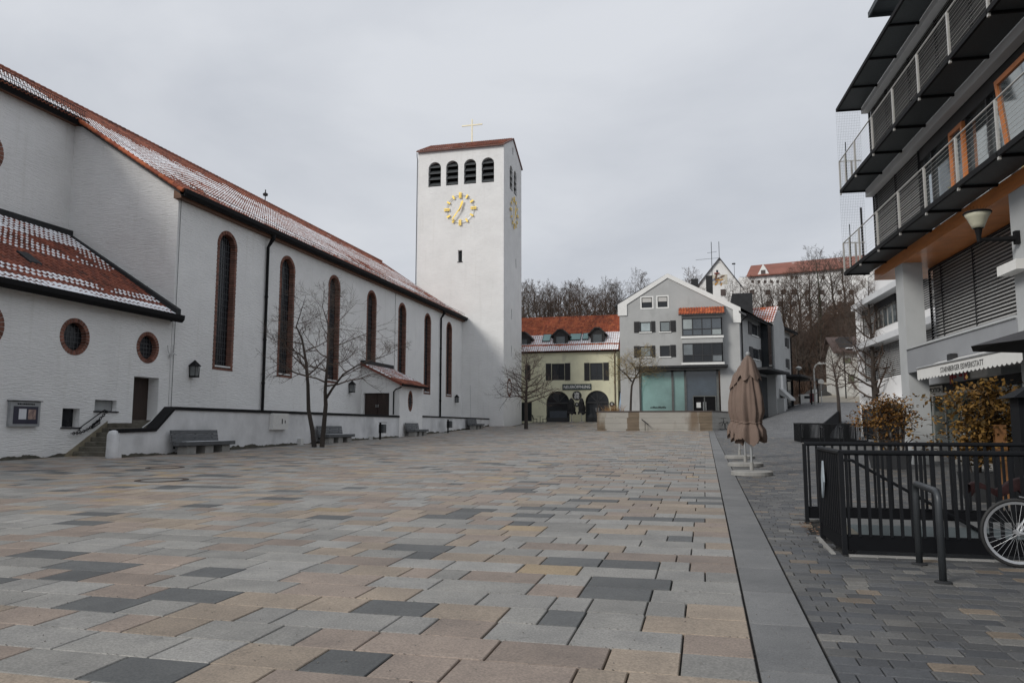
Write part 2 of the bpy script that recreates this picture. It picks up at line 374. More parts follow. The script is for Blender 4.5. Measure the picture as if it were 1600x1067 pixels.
st_sett = [(0, (.088,.09,.092)), (.3, (.108,.108,.106)), (.62, (.072,.076,.082)), (.86, (.15,.145,.135)), (.94, (.185,.15,.115))]
sett_a, sett_o = stonemat('sett_stuff', st_sett, 'attr', .2, 80, .4), stonemat('sett', st_sett, 'obj', .2, 80, .4)
st_strip = [(0, (.152,.155,.156)), (.5, (.172,.174,.174))]
strip_o = stonemat('strip_slab', st_strip, 'obj', .08, 90, .2)
def inview(x, y, m=0.):
    ang = math.degrees(math.atan2(x, y))+math.degrees(YAW)
    return -33.9-m < ang < 33.9+m
def pave(stones, near_n, matA, matO, name, ch):
    """stones: (cx, cy, w, d, rnd). The nearest near_n in view become parts of the ground, the rest one piece of stuff."""
    vis = sorted([s for s in stones if inview(s[0], s[1], -.5) and s[1] > 4.3], key=lambda s: s[0]**2+s[1]**2)[:near_n]
    key = set(id(s) for s in vis); cache = {}
    for s in vis:
        k = (round(s[2], 2), round(s[3], 2))
        if k not in cache:
            o = MB().cham(-s[2]/2, s[2]/2, -s[3]/2, s[3]/2, -.03, 0, ch).build(name, matO, ground, org=(0,0,0)); me = o.data
            cache[k] = me
        else:
            o = bpy.data.objects.new(name, cache[k]); C.objects.link(o); o.parent = ground
        o.location = (s[0], s[1], g(s[0], s[1])+random.uniform(-.0015, .0015))
        o.rotation_euler = (math.atan(S)+random.uniform(-.002, .002), random.uniform(-.002, .002), random.uniform(-.003, .003)); o.color = (s[4], 0, 0, 1)
    mb = MB()
    for s in stones:
        if id(s) in key: continue
        mb.rv = s[4]; dz = random.uniform(-.002, .002)
        mb.cham(s[0]-s[2]/2, s[0]+s[2]/2, s[1]-s[3]/2, s[1]+s[3]/2, -.025, dz, ch, lambda a, b, z: (a, b, g(a, b)+z))
    mb.build(name+'_field', matA, ground, org=(0,0,0), kind='stuff')
stones = []; y = 2.6; lens = [.31, .46, .46, .61, .61, .76, .76, .9]
while y < 90:
    x = .27; ln = random.choice(lens); x += 0
    first = True; xlim = (XN+.05 if y < 26 else XT-.02) if y < 76 else -19.0
    while x > xlim:
        ln = random.choice(lens) if not first else random.choice([.31, .46, .61, .76]); first = False
        x0 = max(x-ln, xlim); cx, wd = (x+x0)/2, x-x0-.013
        if wd > .05 and inview(cx, y, 12 if y < 20 else 6) and not (y > 65.8 and cx > -9.2):
            stones.append((cx, y+.225, wd, .443, random.random()))
        x = x0
    y += .45
pave(stones, 300, slab_a, slab_o, 'paving_slab', .006)
stones = []; y = 2.41; r_ = 0
def fac_x(y): return 9.2-.0706*y if y < 29 else 13-.07*y
while y < 52:
    x = .725-(.11 if r_ % 2 else 0)
    while x < min(fac_x(y), .5*y+5):
        wd = random.choice([.19, .21, .22, .25, .28]); x1 = x+wd; a0 = max(x, .725)
        cx = (a0+x1)/2; ww = x1-a0-.008
        if ww > .04 and inview(cx, y, 16 if y < 15 else 5) and not (1.35 < cx < 6.9 and 9.2 < y < 12.1):
            stones.append((cx, y+.085, ww, .162+random.uniform(-.004, .002), random.random()))
        x = x1
    y += .17; r_ += 1
big = []; y = 52.
while y < 96.5:
    x = .725+max(0, y-66)*.27-(.2 if int(y*4) % 2 else 0)
    while x < min(.36*y+2, 30):
        wd = random.choice([.34, .42, .5]); cx = x+wd/2
        if cx-wd/2 > .72+max(0, y-66)*.27 and inview(cx, y, 3): big.append((cx, y+.125, wd-.012, .235, random.random()))
        x += wd
    y += .25
pave(stones, 300, sett_a, sett_o, 'sett', .007)
cache = None; y = 2.9
while y < 66:
    o = MB().cham(-.2125, .2125, -.535, .535, -.03, 0, .004).build('strip_slab', strip_o, ground, org=(0,0,0)) if cache is None else bpy.data.objects.new('strip_slab', cache)
    if cache is None: cache = o.data
    else: C.objects.link(o); o.parent = ground
    o.location = (.495, y+.54, g(.5, y+.54)+.001); o.rotation_euler.x = math.atan((g(.5, y+1)-g(.5, y))/1); o.color = (random.random(), 0, 0, 1); y += 1.08
# gravel grains lying in the joints near the camera
mb = MB(); rr = random.Random(3)
for k in range(1500):
    y = 4.5+9*rr.random()**1.7; x = rr.uniform(-8, 5)
    if not inview(x, y): continue
    if 1.2 < x < 7 and 9 < y < 12.2: continue
    if rr.random() < .6 and x < .3: y = 2.6+.45*round((y-2.6)/.45)
    s_ = rr.uniform(.003, .008); z = g(x, y)+.002
    mb.add([(x-s_, y, z), (x, y-s_*.8, z), (x+s_*.9, y, z), (x, y+s_, z), (x, y, z+s_*.9)], [(0,1,4), (1,2,4), (2,3,4), (3,0,4)])
grit = mb.build('loose_grit', M('loose_grit', (.16,.15,.135), .9, .5, 30), kind='stuff')
tag(grit, 'tiny pale stone grit scattered over the paving joints', 'grit')
# street that climbs past the grey house, pale ramp beyond
st_field = stonemat('street_setts', [(0, (.118,.12,.124)), (.4, (.14,.142,.145)), (.8, (.10,.103,.108))], 'attr', .14, 30, .3)
def strip_sheet(name, x0f, x1f, y0, y1, mat, dz, n=24, m=8):
    mb = MB(); 
    for j in range(n+1):
        y = y0+(y1-y0)*j/n
        for i in range(m+1):
            x = x0f(y)+(x1f(y)-x0f(y))*i/m; mb.v.append((x, y, g(x, y)+dz))
    for j in range(n):
        for i in range(m):
            a = j*(m+1)+i; mb.f.append([a, a+1, a+m+2, a+m+1]); mb.m.append(0); mb.c.append(random.random())
    return struct(mb.build(name, mat))
street = strip_sheet('street', lambda y: .72+max(0, (y-66))*.27, lambda y: 34, 52, 97, joint, -.03, 60, 24)
mb = MB()
for s in big:
    mb.rv = s[4]; dz = random.uniform(-.003, .003); mb.cham(s[0]-s[2]/2, s[0]+s[2]/2, s[1]-s[3]/2, s[1]+s[3]/2, -.03, dz, .008, lambda a, b, z: (a, b, g(a, b)+z))
mb.build('street_setts', st_field, street, org=(0,0,0), kind='stuff')
pale = M('pale_concrete_ramp', (.32,.29,.24), .85, .18, 1.5, bump=.2, bscale=20, spec=.2)
strip_sheet('ramp', lambda y: 12.4, lambda y: 36, 97, 129, pale, .0, 12, 4)
# manhole covers
rust = M('rusty_iron', (.045,.03,.022), .9, .4, 8, bump=.4, bscale=40)
for (u, v, lab) in ((253, 750, 'larger round manhole with rusty rim and paved lid, nearest the camera'), (258, 730.5, 'smaller manhole ring just behind the nearer manhole in the plaza')):
    x, y, z = onG(u, v); o = thing('manhole_cover', lab, 'manhole', (x, y, z))
    T = lambda a, b, zz: (x+a, y+b, z+zz+S*b)
    mb = MB(); n = 40; ro = .62 if v > 740 else .56
    for (r0, r1) in ((ro-.14, ro), ):
        vs = [T(r*math.cos(2*math.pi*k/n), r*math.sin(2*math.pi*k/n), h) for (r, h) in ((r1, .003), (r1-.01, .012), (r0+.01, .012), (r0, .003)) for k in range(n)]
        mb.add(vs, [(q*n+k, q*n+(k+1)%n, (q+1)*n+(k+1)%n, (q+1)*n+k) for q in range(3) for k in range(n)])
    mb.build('iron_rim', rust, o)
    mb = MB(); mb.add([T((ro-.145)*math.cos(2*math.pi*k/n), (ro-.145)*math.sin(2*math.pi*k/n), .005) for k in range(n)], [tuple(range(n))]); mb.rv = .5
    mb.build('paved_lid', slab_a, o)
# ================================================================= church nave
YC = onX(280, 300, XN)[1]; YT = onX(722, 491, XN)[1]         # corner with the low annex, tower front
ZE = 12.98                                                     # eaves
XU = onY(118, 190, YC)[0]                                      # recessed upper wall
ZU = onY(118, 190, YC)[2]
XR, ZR = -35.3, 20.3
slope = (ZR-ZE)/(XN+.45-XR)
zr = lambda x: ZE-.12+slope*(XN+.45-x)
ch = thing('church', 'long white church nave with tall arched windows and snow-dusted red roof', 'church', (XN-5, 50, 1))
wins = [(356.6, 361, 574), (451.6, 400.5, 585), (525.4, 431, 593), (584, 455, 601), (630.7, 475, 608), (669, 491, 612.4), (702, 504.6, 616)]
w0 = onX(356.6, 361, XN)[1]; w6 = onX(702, 504.6, XN)[1]; step = (w6-w0)/6
WZ1, WZ0 = 12.0, 4.63; BW = .88                               # brick-edged half width
T = FX(XN); mb = MB()
outer = [(YC, -1), (YT+.2, -1), (YT+.2, ZE), (YC, ZE)]
holes = [mb.arcpoly(w0+step*i-BW+.1, w0+step*i+BW-.1, WZ0+.12, WZ1-.1, 18) for i in range(7)]
mb.sheet(outer, holes, .36, T)
mb.quad((XN, YC, 0), (XU-.5, YC, 0), (XU-.5, YC, zr(XU-.5)-.22), (XN, YC, ZE))        # transverse wall facing the camera
mb.quad((XU, YC, 0), (XU, -5, 0), (XU, -5, ZU+.2), (XU, YC, ZU+.2))                    # recessed upper wall
mb.quad((XN, YT, 3), (-28, YT, 3), (-28, YT, zr(-28)-.2), (XN, YT, ZE))
mb.build('wall', white_wall, ch)
for i in range(7):
    yc = w0+step*i
    wp = MB(); wp.prism(wp.arcpoly(yc-BW+.12, yc+BW-.12, WZ0+.14, WZ1-.12, 18), -.33, -.31, T)
    wo_ = wp.build('arched_window', lead_glass, ch)
    # brick surround: jamb and arch bricks, alternating tooth length
    b = MB(); z = WZ0; k = 0
    zs = WZ1-BW
    b.mi = 0
    while z < zs:
        for s_ in (-1, 1):
            o_ = BW + (.0 if k % 2 else -.025); i_ = BW-.2
            a0, a1 = sorted((yc+s_*o_, yc+s_*i_)); b.box(a0, a1, -.29, .018+random.uniform(-.003, .003), z, z+.085, T)
        z += .105; k += 1
    n = 22
    for q in range(n):
        t0, t1 = math.pi*(q+.08)/n, math.pi*(q+.92)/n; o_ = BW; i_ = BW-.2
        poly = [(yc+r*math.cos(t), zs+r*math.sin(t)) for r, t in ((o_, t0), (o_, t1), (i_, t1), (i_, t0))]
        b.prism(poly, -.29, .018+random.uniform(-.003, .003), T)
    for q in range(8):
        a0 = yc-BW+q*2*BW/8; b.box(a0+.008, a0+2*BW/8-.008, -.35, .02, WZ0-.11, WZ0-.01, T)
    b.build('brick_surround', brick_mat, wo_, kind='stuff')
    m2 = MB(); m2.sheet(m2.arcpoly(yc-BW+.012, yc+BW-.012, WZ0-.1, WZ1-.012, 22), [m2.arcpoly(yc-BW+.19, yc+BW-.19, WZ0+.02, WZ1-.19, 22)], .28, T, b=.006)
    m2.build('mortar', mortar, wo_)
    lb = MB(); hw = BW-.2
    for a in (-.5, -.3, -.1, .1, .3, .5):
        ztop = zs+math.sqrt(max(0, hw*hw-a*a)); lb.box(yc+a-.012, yc+a+.012, -.31, -.285, WZ0+.1, ztop, T)
    z = WZ0+.4
    while z < WZ1-.3:
        h_ = hw if z < zs else math.sqrt(max(0, hw*hw-(z-zs)**2)); lb.box(yc-h_, yc+h_, -.305, -.29, z-.011, z+.011, T); z += .33
    lb.build('lead_bars', lead_bar, wo_, kind='stuff')
    MB().add([T(yc-hw, -.31, WZ0+.2), T(yc+hw, -.31, WZ0+.2), T(yc+hw, .03, WZ0+.03), T(yc-hw, .03, WZ0+.03), T(yc-hw, .03, WZ0), T(yc+hw, .03, WZ0)], [(0,1,2,3), (3,2,5,4)]).build('sill', zinc, wo_)
# eaves timber, gutter, snow guard
MB().box(YC-.25, YT, -.1, .32, ZE-.42, ZE-.02, T).build('eaves_board', wood_brown, ch)
gp = [(.28, ZE+.06), (.28, ZE-.2), (.34, ZE-.32), (.52, ZE-.34), (.64, ZE-.2), (.66, ZE+.0)]
def gutter(root, pts, a0, a1, T, mat=black_metal):
    n = len(pts); mb = MB()
    mb.add([T(a, b, z) for a in (a0, a1) for b, z in pts], [(i, i+1, i+1+n, i+n) for i in range(n-1)]+[tuple(range(n)), tuple(range(n, 2*n))])
    return mb.build('gutter', mat, root)
gutter(ch, gp, YC-.3, YT-.02, T)
MB().box(-5, YC-.02, -.1, .38, ZU-.28, ZU-.03, FX(XU)).build('eaves_board', wood_brown, ch)
gutter(ch, [(b, z-ZE+ZU) for b, z in gp], -5, YC+.25, FX(XU))
U_, V_ = (0, 1, 0), (-1, 0, slope); nv_ = int(math.hypot(XN+.5-XR, ZR-ZE)/.34)+1
nj = lambda j: j/nv_
def snw(fu, fv, i, j):
    s_ = nz(i*.03, j*.12, 2)*.7+nz(i*.23, j*.3, 5)*.55
    return s_ + (.42 if .1 < fv < .72 else .1) - (.35 if fv < .07 else 0) - max(0, fv-.6)*2.4
tiles(ch, (XN+.5, YC-.35, ZE-.08), U_, V_, int((YT+.2-YC)/.225), nv_, .225, .34, tile_red, snw, skip=lambda i, j: YC-.35+i*.225 > YT-.3 and j < 14)
j0 = int((XN+.5-(XU+.45))/.34*math.sqrt(1+slope*slope))
o_ = Vector((XN+.5, 9.0, ZE-.08))+Vector(V_).normalized()*(j0*.34)
tiles(ch, o_, U_, V_, int((YC-.35-9)/.225), nv_-j0, .225, .34, tile_red, lambda fu, fv, i, j: snw(fu, fv, i, j)+(.3 if fv < .4 else 0))
rp = MB().quad((XN+.45, YC-.3, ZE-.14), (XN+.45, YT, ZE-.14), (XR, YT+4, ZR-.06), (XR, YC-.3, ZR-.06)); rp.quad((XU+.4, 5, zr(XU+.4)-.05), (XU+.4, YC-.3, zr(XU+.4)-.05), (XR, YC-.3, ZR-.06), (XR, 5, ZR-.06))
rp.quad((XR, 5, ZR-.06), (XR, YT+4, ZR-.06), (XR-10, YT+4, ZE), (XR-10, 5, ZE)); rp.build('roof_deck', tile_brown, ch)
rd = MB(); yy = 5
while yy < YT+3: rd.tube([(XR, yy, ZR-.02), (XR, yy+.4, ZR+.015)], .13, 8); yy += .38
rd.build('ridge_tiles', tile_red, ch, kind='stuff')
vt = MB(); nn = 26
for k in range(nn):                                            # verge tiles over the transverse wall
    x = XN+.5-(XN+.5-XU+.1)*k/nn; x2 = x-(XN+.5-XU)/nn*1.05
    vt.tube([(x, YC-.37, zr(x)+.06), (x2, YC-.37, zr(x2)+.03)], .1, 7)
vt.build('verge_tiles', tile_orange, ch, kind='stuff')
MB().prism([(XN+.5, zr(XN+.5)-.02), (XU-.2, zr(XU-.2)-.02), (XU-.2, zr(XU-.2)-.2), (XN+.5, zr(XN+.5)-.2)], .3, -.02, FY(YC)).build('verge_board', zinc, ch)
sg = MB(); sg.tube([(XN+.62, YC, ZE+.28), (XN+.62, YT-1, ZE+.28)], .018, 4); sg.tube([(XN+.62, YC, ZE+.14), (XN+.62, YT-1, ZE+.14)], .018, 4)
yy = YC
while yy < YT-1: sg.tube([(XN+.3, yy, ZE+.05), (XN+.62, yy, ZE+.02), (XN+.62, yy, ZE+.3)], .014, 4); yy += 1.1
xx = XU+.62; zq = ZU+.02
for h in (.16, .42): sg.tube([(xx, 6, zq+h), (xx, YC, zq+h)], .02, 4)
yy = 6
while yy < YC: sg.tube([(xx, yy, zq-.1), (xx, yy, zq+.44)], .012, 4); yy += .11
sg.build('snow_guard', zinc, ch, kind='stuff')
ic = MB(); rr = random.Random(5)
for k in range(260):                                           # icicles below the eaves
    yy = rr.uniform(YC, YT-1); l_ = rr.uniform(.05, .3)*rr.random()
    ic.tube([(XN+.57, yy, ZE+.02), (XN+.57, yy, ZE-.02-l_)], [.016, .002], 4)
ic.build('icicles', snow, ch, kind='stuff')
for u, v in ((407, 640), (686, 648)):                          # downpipes with hopper heads
    yy = onX(u, v, XN)[1]; p = MB(); p.tube([(XN+.44, yy, ZE-.18), (XN+.44, yy, ZE-.5), (XN+.12, yy, ZE-1.0), (XN+.12, yy, 1.7)], [.14, .13, .085, .085], 8)
    for z in (4, 6.5, 9): p.tube([(XN+.12, yy, z), (XN+.12, yy, z+.1)], .105, 8)
    p.build('downpipe', black_metal, ch)
for yy in (YC+.12, onX(617, 480, XN)[1]): MB().tube([(XN+.05, yy, ZE-.3), (XN+.05, yy, 2)], .012, 4).build('lightning_wire', zinc, ch)
rv = onX(421, 312, XR+.4); f_ = MB(); f_.tube([(XR, rv[1], ZR), (XR, rv[1], ZR+.75)], .04, 6); f_.lathe([(.02,-.1), (.2,-.06), (.22,.1), (.06,.2)], 8, (XR, rv[1], ZR+.6)); f_.tube([(XR, rv[1], ZR+.7), (XR, rv[1], ZR+1.05)], .05, 6)
f_.build('ridge_finial', zinc, ch)
# round window of the recessed wall at the picture's edge
def roundwin(root, T, ac, zc, r, rz_=None, nb=30, bars=3, dep=.24):
    rz_ = rz_ or r
    el = lambda k, n, s_: (ac+r*s_*math.cos(2*math.pi*k/n), zc+rz_*s_*math.sin(2*math.pi*k/n))
    wo_ = MB().prism([el(k, 32, .80) for k in range(32)], -dep-.02, -dep, T).build('round_window', lead_glass, root)
    b = MB()
    for q in range(nb):
        pts = []
        for s_, dk in ((1, .08), (1, .92), (.76, .92), (.76, .08)):
            t = 2*math.pi*(q+dk)/nb; pts.append((ac+r*s_*math.cos(t), zc+rz_*s_*math.sin(t)))
        b.prism(pts, -dep+.02, .02, T)
    b.build('brick_ring', brick_mat, wo_, kind='stuff')
    MB().sheet([el(k, 40, .985) for k in range(40)], [[el(k, 40, .78) for k in range(40)]], dep-.03, T, b=.008).build('mortar', mortar, wo_)
    lb = MB()
    for k in range(-bars+1, bars):
        a = k*r*.78/bars; h_ = rz_*.78*math.sqrt(max(0, 1-(a/(r*.78))**2)); lb.box(ac+a-.011, ac+a+.011, -dep-.005, -dep+.015, zc-h_, zc+h_, T)
        z = k*rz_*.78/bars; h_ = r*.78*math.sqrt(max(0, 1-(z/(rz_*.78))**2)); lb.box(ac-h_, ac+h_, -dep-.003, -dep+.017, zc+z-.011, zc+z+.011, T)
    lb.build('lead_bars', lead_bar, wo_, kind='stuff')
    return wo_
q = onX(-27, 232, XU); roundwin(ch, FX(XU), q[1], q[2], 1.05)
# ================================================================= low annex (sacristy) in front of the recess
an = thing('sacristy', 'low white annex with round brick windows and sloping red tiled roof', 'building', (XN-2, 24, .4))
ze = onX(150, 468, XN)[2]; T = FX(XN); Y0 = 6.0
mb = MB()
dr = rectpx(onX, XN, 205, 590, 247, 660); yc0 = onX(208, 620, XN)[1]; yc1 = onX(247, 620, XN)[1]; zd0, zd1 = onX(220, 661, XN)[2], onX(228, 589, XN)[2]
door_h = [(yc0, zd0), (yc1, zd0), (yc1, zd1), (yc0, zd1)]
n1 = rectpx(onX, XN, 97, 638, 124, 667); n2 = rectpx(onX, XN, 148, 625, 182, 642)
rect = lambda r: [(r[0], r[2]), (r[1], r[2]), (r[1], r[3]), (r[0], r[3])]
rws = []
for u, v, r_ in ((117, 526, .75), (231, 543, .72)):
    q = onX(u, v, XN); rws.append((q[1], q[2], r_))
q = onX(-29, 506, XN); rws.append((q[1], q[2], .9))
circ = lambda y, z, r: [(y+r*math.cos(2*math.pi*k/32), z+r*math.sin(2*math.pi*k/32)) for k in range(32)]
mb.sheet([(Y0, -1), (YC-.03, -1), (YC-.03, ze), (Y0, ze)], [door_h, rect(n1), rect(n2)]+[circ(y, z, r*.8) for y, z, r in rws], .62, T, b=.0)
mb.build('wall', white_wall, an)
for y, z, r in rws: roundwin(an, T, y, z, r)
d_ = MB().box(yc0-.3, yc1+.02, -.62, -.56, zd0, zd1+.02, T).build('door', oak, an); MB().box(yc0+.15, yc0+.19, -.56, -.5, zd0+1, zd0+1.15, T).build('handle', black_metal, d_)
window(an, T, *n1, black_metal, lead_glass, 3, 4, .03, .35, .03)
window(an, T, *n2, lead_bar, M('frosted_pane', (.3,.31,.31), .4, .2, 3), 1, 1, .03, .25, .03)
for n_ in (n1, n2): MB().box(n_[0]-.05, n_[1]+.1, -.3, .05, n_[2]-.06, n_[2]-.005, T).build('sill', zinc, an)
# roof of the annex
ax1 = onY(105, 372, YC); sl2 = (ax1[2]-ze)/(XN-ax1[0]); V2 = (-1, 0, sl2)
nv2 = int(math.hypot(XN+.4-ax1[0], (XN+.4-ax1[0])*sl2)/.36)
def snw2(fu, fv, i, j):
    base = nz(i*.08, j*.2, 3)*.5+nz(i*.31, j*.37, 7)*.35
    if fv < .06: return .75+base*.6
    if fv < .1: return -.2
    if fv < .2: return .32+base
    return base+.05-(.55 if .2 < fv < .48 else 0)+(.62 if fv > .75 else .25*(fv-.4))
ta = tiles(an, (XN+.42, Y0, ze-.06), (0,1,0), V2, int((YC-Y0-.15)/.27), nv2, .27, .36, tile_brown, snw2, h=.06)
MB().quad((XN+.4, Y0, ze-.12), (XN+.4, YC-.02, ze-.12), (ax1[0], YC-.02, ax1[2]-.1), (ax1[0], Y0, ax1[2]-.1)).build('roof_deck', tile_brown, an)
MB().box(Y0, YC-.05, -.05, .3, ze-.27, ze-.1, T).build('eaves_board', wood_brown, an)
gutter(an, [(b-.02, z-ZE+ze-.02) for b, z in gp], Y0, YC+.05, T)
fl = MB(); fl.prism([(XN+.45, ze-.05), (ax1[0], ax1[2]), (ax1[0], ax1[2]+.32), (XN+.45, ze+.28)], .02, .34, FY(YC)); fl.box(Y0, YC, .0, .35, ax1[2]-.05, ax1[2]+.34, FX(ax1[0])); fl.build('flashing', zinc, an)
q = onY(50, 416, YC)
sk = MB(); cy_, cx_ = onX(45, 415, XN-1.9)[1], XN-1.9; z_ = ze-.06+sl2*(XN+.42-cx_)
sk.add([(cx_+.35, cy_-.3, z_-.35*sl2+.12), (cx_+.35, cy_+.3, z_-.35*sl2+.12), (cx_-.35, cy_+.3, z_+.35*sl2+.14), (cx_-.35, cy_-.3, z_+.35*sl2+.14), (cx_+.35, cy_-.3, z_-.35*sl2-.1), (cx_+.35, cy_+.3, z_-.35*sl2-.1), (cx_-.35, cy_+.3, z_+.35*sl2-.1), (cx_-.35, cy_-.3, z_+.35*sl2-.1)], [(0,1,2,3), (0,4,5,1), (1,5,6,2), (2,6,7,3), (3,7,4,0)])
sk.build('skylight', zinc, an)
MB().tube([(XN+.06, YC-.25, ze-.3), (XN+.3, YC-.1, ze-.2), (XN+.45, YC+.02, ze-.2)], .05, 6).build('gutter_spout', black_metal, an)
# ================================================================= porch
PX = XT+.02; YP = onX(624, 640, PX)[1]; YP2 = onX(660, 640, PX)[1]; zpe = onX(640, 600, PX)[2]; q = onY(562, 568, YP); zpr = q[2]
po = thing('church_porch', 'small white church porch with dark double door and oval window', 'porch', (XT-1, YP+2, 1))
T = FY(YP); d0 = onY(568, 632, YP)[0]; d1 = onY(608, 632, YP)[0]; dz0, dz1 = onY(588, 650, YP)[2]-.35, onY(588, 614, YP)[2]
mb = MB(); mb.sheet([(XN, 0), (PX, 0), (PX, zpe), (XN, zpr)], [[(d0, dz0), (d1, dz0), (d1, dz1), (d0, dz1)]], .3, T)
ow = onX(641, 626.5, PX); ell = [(ow[1]+.36*math.cos(2*math.pi*k/28), ow[2]+.62*math.sin(2*math.pi*k/28)) for k in range(28)]
mb.sheet([(YP, 0), (YP2, 0), (YP2, zpe), (YP, zpe)], [ell], .3, FX(PX)); mb.quad((PX, YP2, 0), (XN, YP2, 0), (XN, YP2, zpr), (PX, YP2, zpe))
mb.build('wall', white_wall, po); roundwin(po, FX(PX), ow[1], ow[2], .46, .78, 20, 2, .08)
for k in range(2):
    a0 = d0+(d1-d0)*k/2; dm = MB().box(a0+.01, a0+(d1-d0)/2-.01, -.3, -.22, dz0, dz1, T)
    for s_ in range(6): dm.box(a0+.05, a0+(d1-d0)/2-.05, -.22, -.2, dz0+.1+s_*(dz1-dz0-.2)/6, dz0+.06+(s_+1)*(dz1-dz0-.2)/6, T)
    dd = dm.build('door_leaf', oak, po); MB().box(d0+(d1-d0)/2+(.06 if k else -.1), d0+(d1-d0)/2+(.1 if k else -.06), -.2, -.12, dz0+1.0, dz0+1.2, T).build('handle', silver, dd)
slp = (zpr-zpe)/(PX-XN)
tiles(po, (PX+.35, YP-.35, zpe-slp*.35+.06), (0,1,0), (-1,0,slp), int((YP2-YP+.7)/.25), int(math.hypot(3.3, 3.3*slp)/.34), .25, .34, tile_red, lambda fu, fv, i, j: (nz(i*.2, j*.25, 9)*.5+.45 if fv > .25 else -.1))
MB().prism([(PX+.35, zpe-slp*.35-.1), (XN, zpr-.1), (XN, zpr+.08), (PX+.35, zpe-slp*.35+.07)], .33, -.0-(YP2-YP)-.33, T).build('roof_deck', M('porch_fascia', (.20,.05,.03), .7, .3, 3), po)
MB().box(YP-.3, YP2+.3, -3.02, -2.6, zpr-.05, zpr+.22, FX(PX)).build('flashing', zinc, po)
gutter(po, [(.3, zpe-slp*.35+.06), (.3, zpe-slp*.35-.08), (.42, zpe-slp*.35-.1), (.46, zpe-slp*.35+.06)], YP-.35, YP2+.35, FX(PX))
MB().tube([(PX+.3, YP-.4, zpe-.35), (PX-.2, YP-.25, zpe-.5), (PX-.42, YP-.1, zpe-.65), (PX-.42, YP-.1, 2.45)], .05, 7).build('downpipe', black_metal, po)
# ================================================================= terrace wall, steps and handrails
tw = thing('terrace_wall', 'low grey-white terrace wall with dark metal coping along the church', 'wall', (XT, 45, .7))
T = FX(XT); pE = onX(182, 690, XT)[1]                          # end pillar
capz = 2.38; c1 = onX(272, 641, XT); c2 = onX(243, 669, XT); c3 = onX(190, 672, XT)
TH = .42
poly = [(pE+.15, -.5), (YP-.02, -.5), (YP-.02, capz-.12), (c1[1], capz-.12), (c2[1], c2[2]-.06), (c3[1], c3[2]-.05), (pE+.15, c3[2]-.05)]
mb = MB(); mb.prism(poly, -TH, 0, T); mb.box(YP2+.02, YT-.02, -TH, 0, -.5, capz-.05, T); mb.build('wall', terr_wall, tw)
cp = MB()
top = [(YP-.02, capz), (c1[1], capz+.02), (c2[1], c2[2]+.02), (c3[1]-.1, c3[2]+.04)]
for (a0, z0), (a1, z1) in zip(top[:-1], top[1:]): cp.prism([(a0, z0), (a1, z1), (a1, z1-.14), (a0, z0-.14)], -TH-.06, .06, T)
cp.box(YP2+.02, YT-.02, -TH-.05, .06, capz-.05, capz+.06, T); cp.build('coping', black_metal, tw)
pl = MB(); n = 14; pz = c3[2]-.02
pl.lathe([(.235, g(XT, pE)-.3), (.23, g(XT, pE)+.1), (.215, pz-.15), (.16, pz-.02), (.05, pz+.02)], 16, (XT-.22, pE+.1, 0), rf=lambda a, z: 1+.1*math.cos(4*a+math.pi)); pl.build('end_pillar', terr_wall, tw, smooth=True)
dp = MB()
def dampness(y, k): return max(.02, .11+.14*nz(y, 0, k, .35)+.13*nz(y, 0, k+1, 1.3)+.06*nz(y, 0, k+2, 5.)+.03*nz(y, 0, k+3, 14.))
for (X_, ya, yb_, k) in ((XT, pE+.3, YT-.1, 1), (XN, 8., 25.3, 7)):
    yy = ya
    while yy < yb_:
        y2 = yy+.07; dp.quad((X_+.010, yy, g(X_, yy)-.05), (X_+.010, y2, g(X_, y2)-.05), (X_+.003, y2, g(X_, y2)+dampness(y2, k)), (X_+.003, yy, g(X_, yy)+dampness(yy, k))); yy = y2
dp.build('damp_foot', moss, tw)
# terrace floor and steps
zt = onX(215, 661, XN)[2]
fo = MB().quad((XN, 27.6, zt), (XT-.3, 27.6, zt), (XT-.3, YT, zt), (XN, YT, zt)).build('terrace', concrete); struct(fo)
stp = thing('stone_steps', 'worn dark stone steps climbing between annex wall and white pillar', 'steps', (XN+1.4, pE+.5, .4))
gz = g(XT, pE); ns = 7; rs = (zt-gz)/ns; tr = .29
ystart = 25.55
for k in range(ns):
    y0 = ystart+k*tr; z1 = gz+rs*(k+1)
    MB().cham(XN+.02, XT-.32, y0, y0+tr+.3 if k < ns-1 else 28.0, gz-.3, z1-.002*k, .02).build('step', stone_step, stp)
MB().prism([(ystart-.5, gz-.1), (ystart-.3, gz+.14), (ystart+1.75, gz+1.42), (ystart+1.75, gz-.1)], .0, .03, FX(XN+.003)).build('plinth', M('ochre_damp_plinth', (.25,.22,.16), .9, .35, 2.5, spec=.2), stp)
MB().box(XN+.9, XT-.43, 27.7, 27.95, zt-.3, zt+.12).build('kerb', stone_step, stp)
iron = black_metal
hr = thing('wall_handrail', 'thin black iron handrail on annex wall beside the steps', 'handrail', (XN+.1, pE, 1))
h0, h1 = onX(124, 668, XN+.12), onX(166, 640, XN+.12)
MB().tube([(XN+.02, h0[1]+.05, h0[2]-.12), (XN+.14, h0[1], h0[2]-.1), (XN+.14, h0[1]+.02, h0[2]), (XN+.14, h1[1]-.1, h1[2]), (XN+.14, h1[1], h1[2]-.06), (XN+.02, h1[1], h1[2]-.08)], .022, 6).build('rail', iron, hr)
ORG_c = onX(110, 677, XN+.1); q1 = onX(164, 641, XN+.5)
cn = thing('barrier_chain', 'black chain hung across the steps with a small sign board', 'chain', ORG_c)
mb = MB(); P0, P1 = Vector(ORG_c), Vector((XN+.16, h1[1], h1[2]-.05)); nl = 22
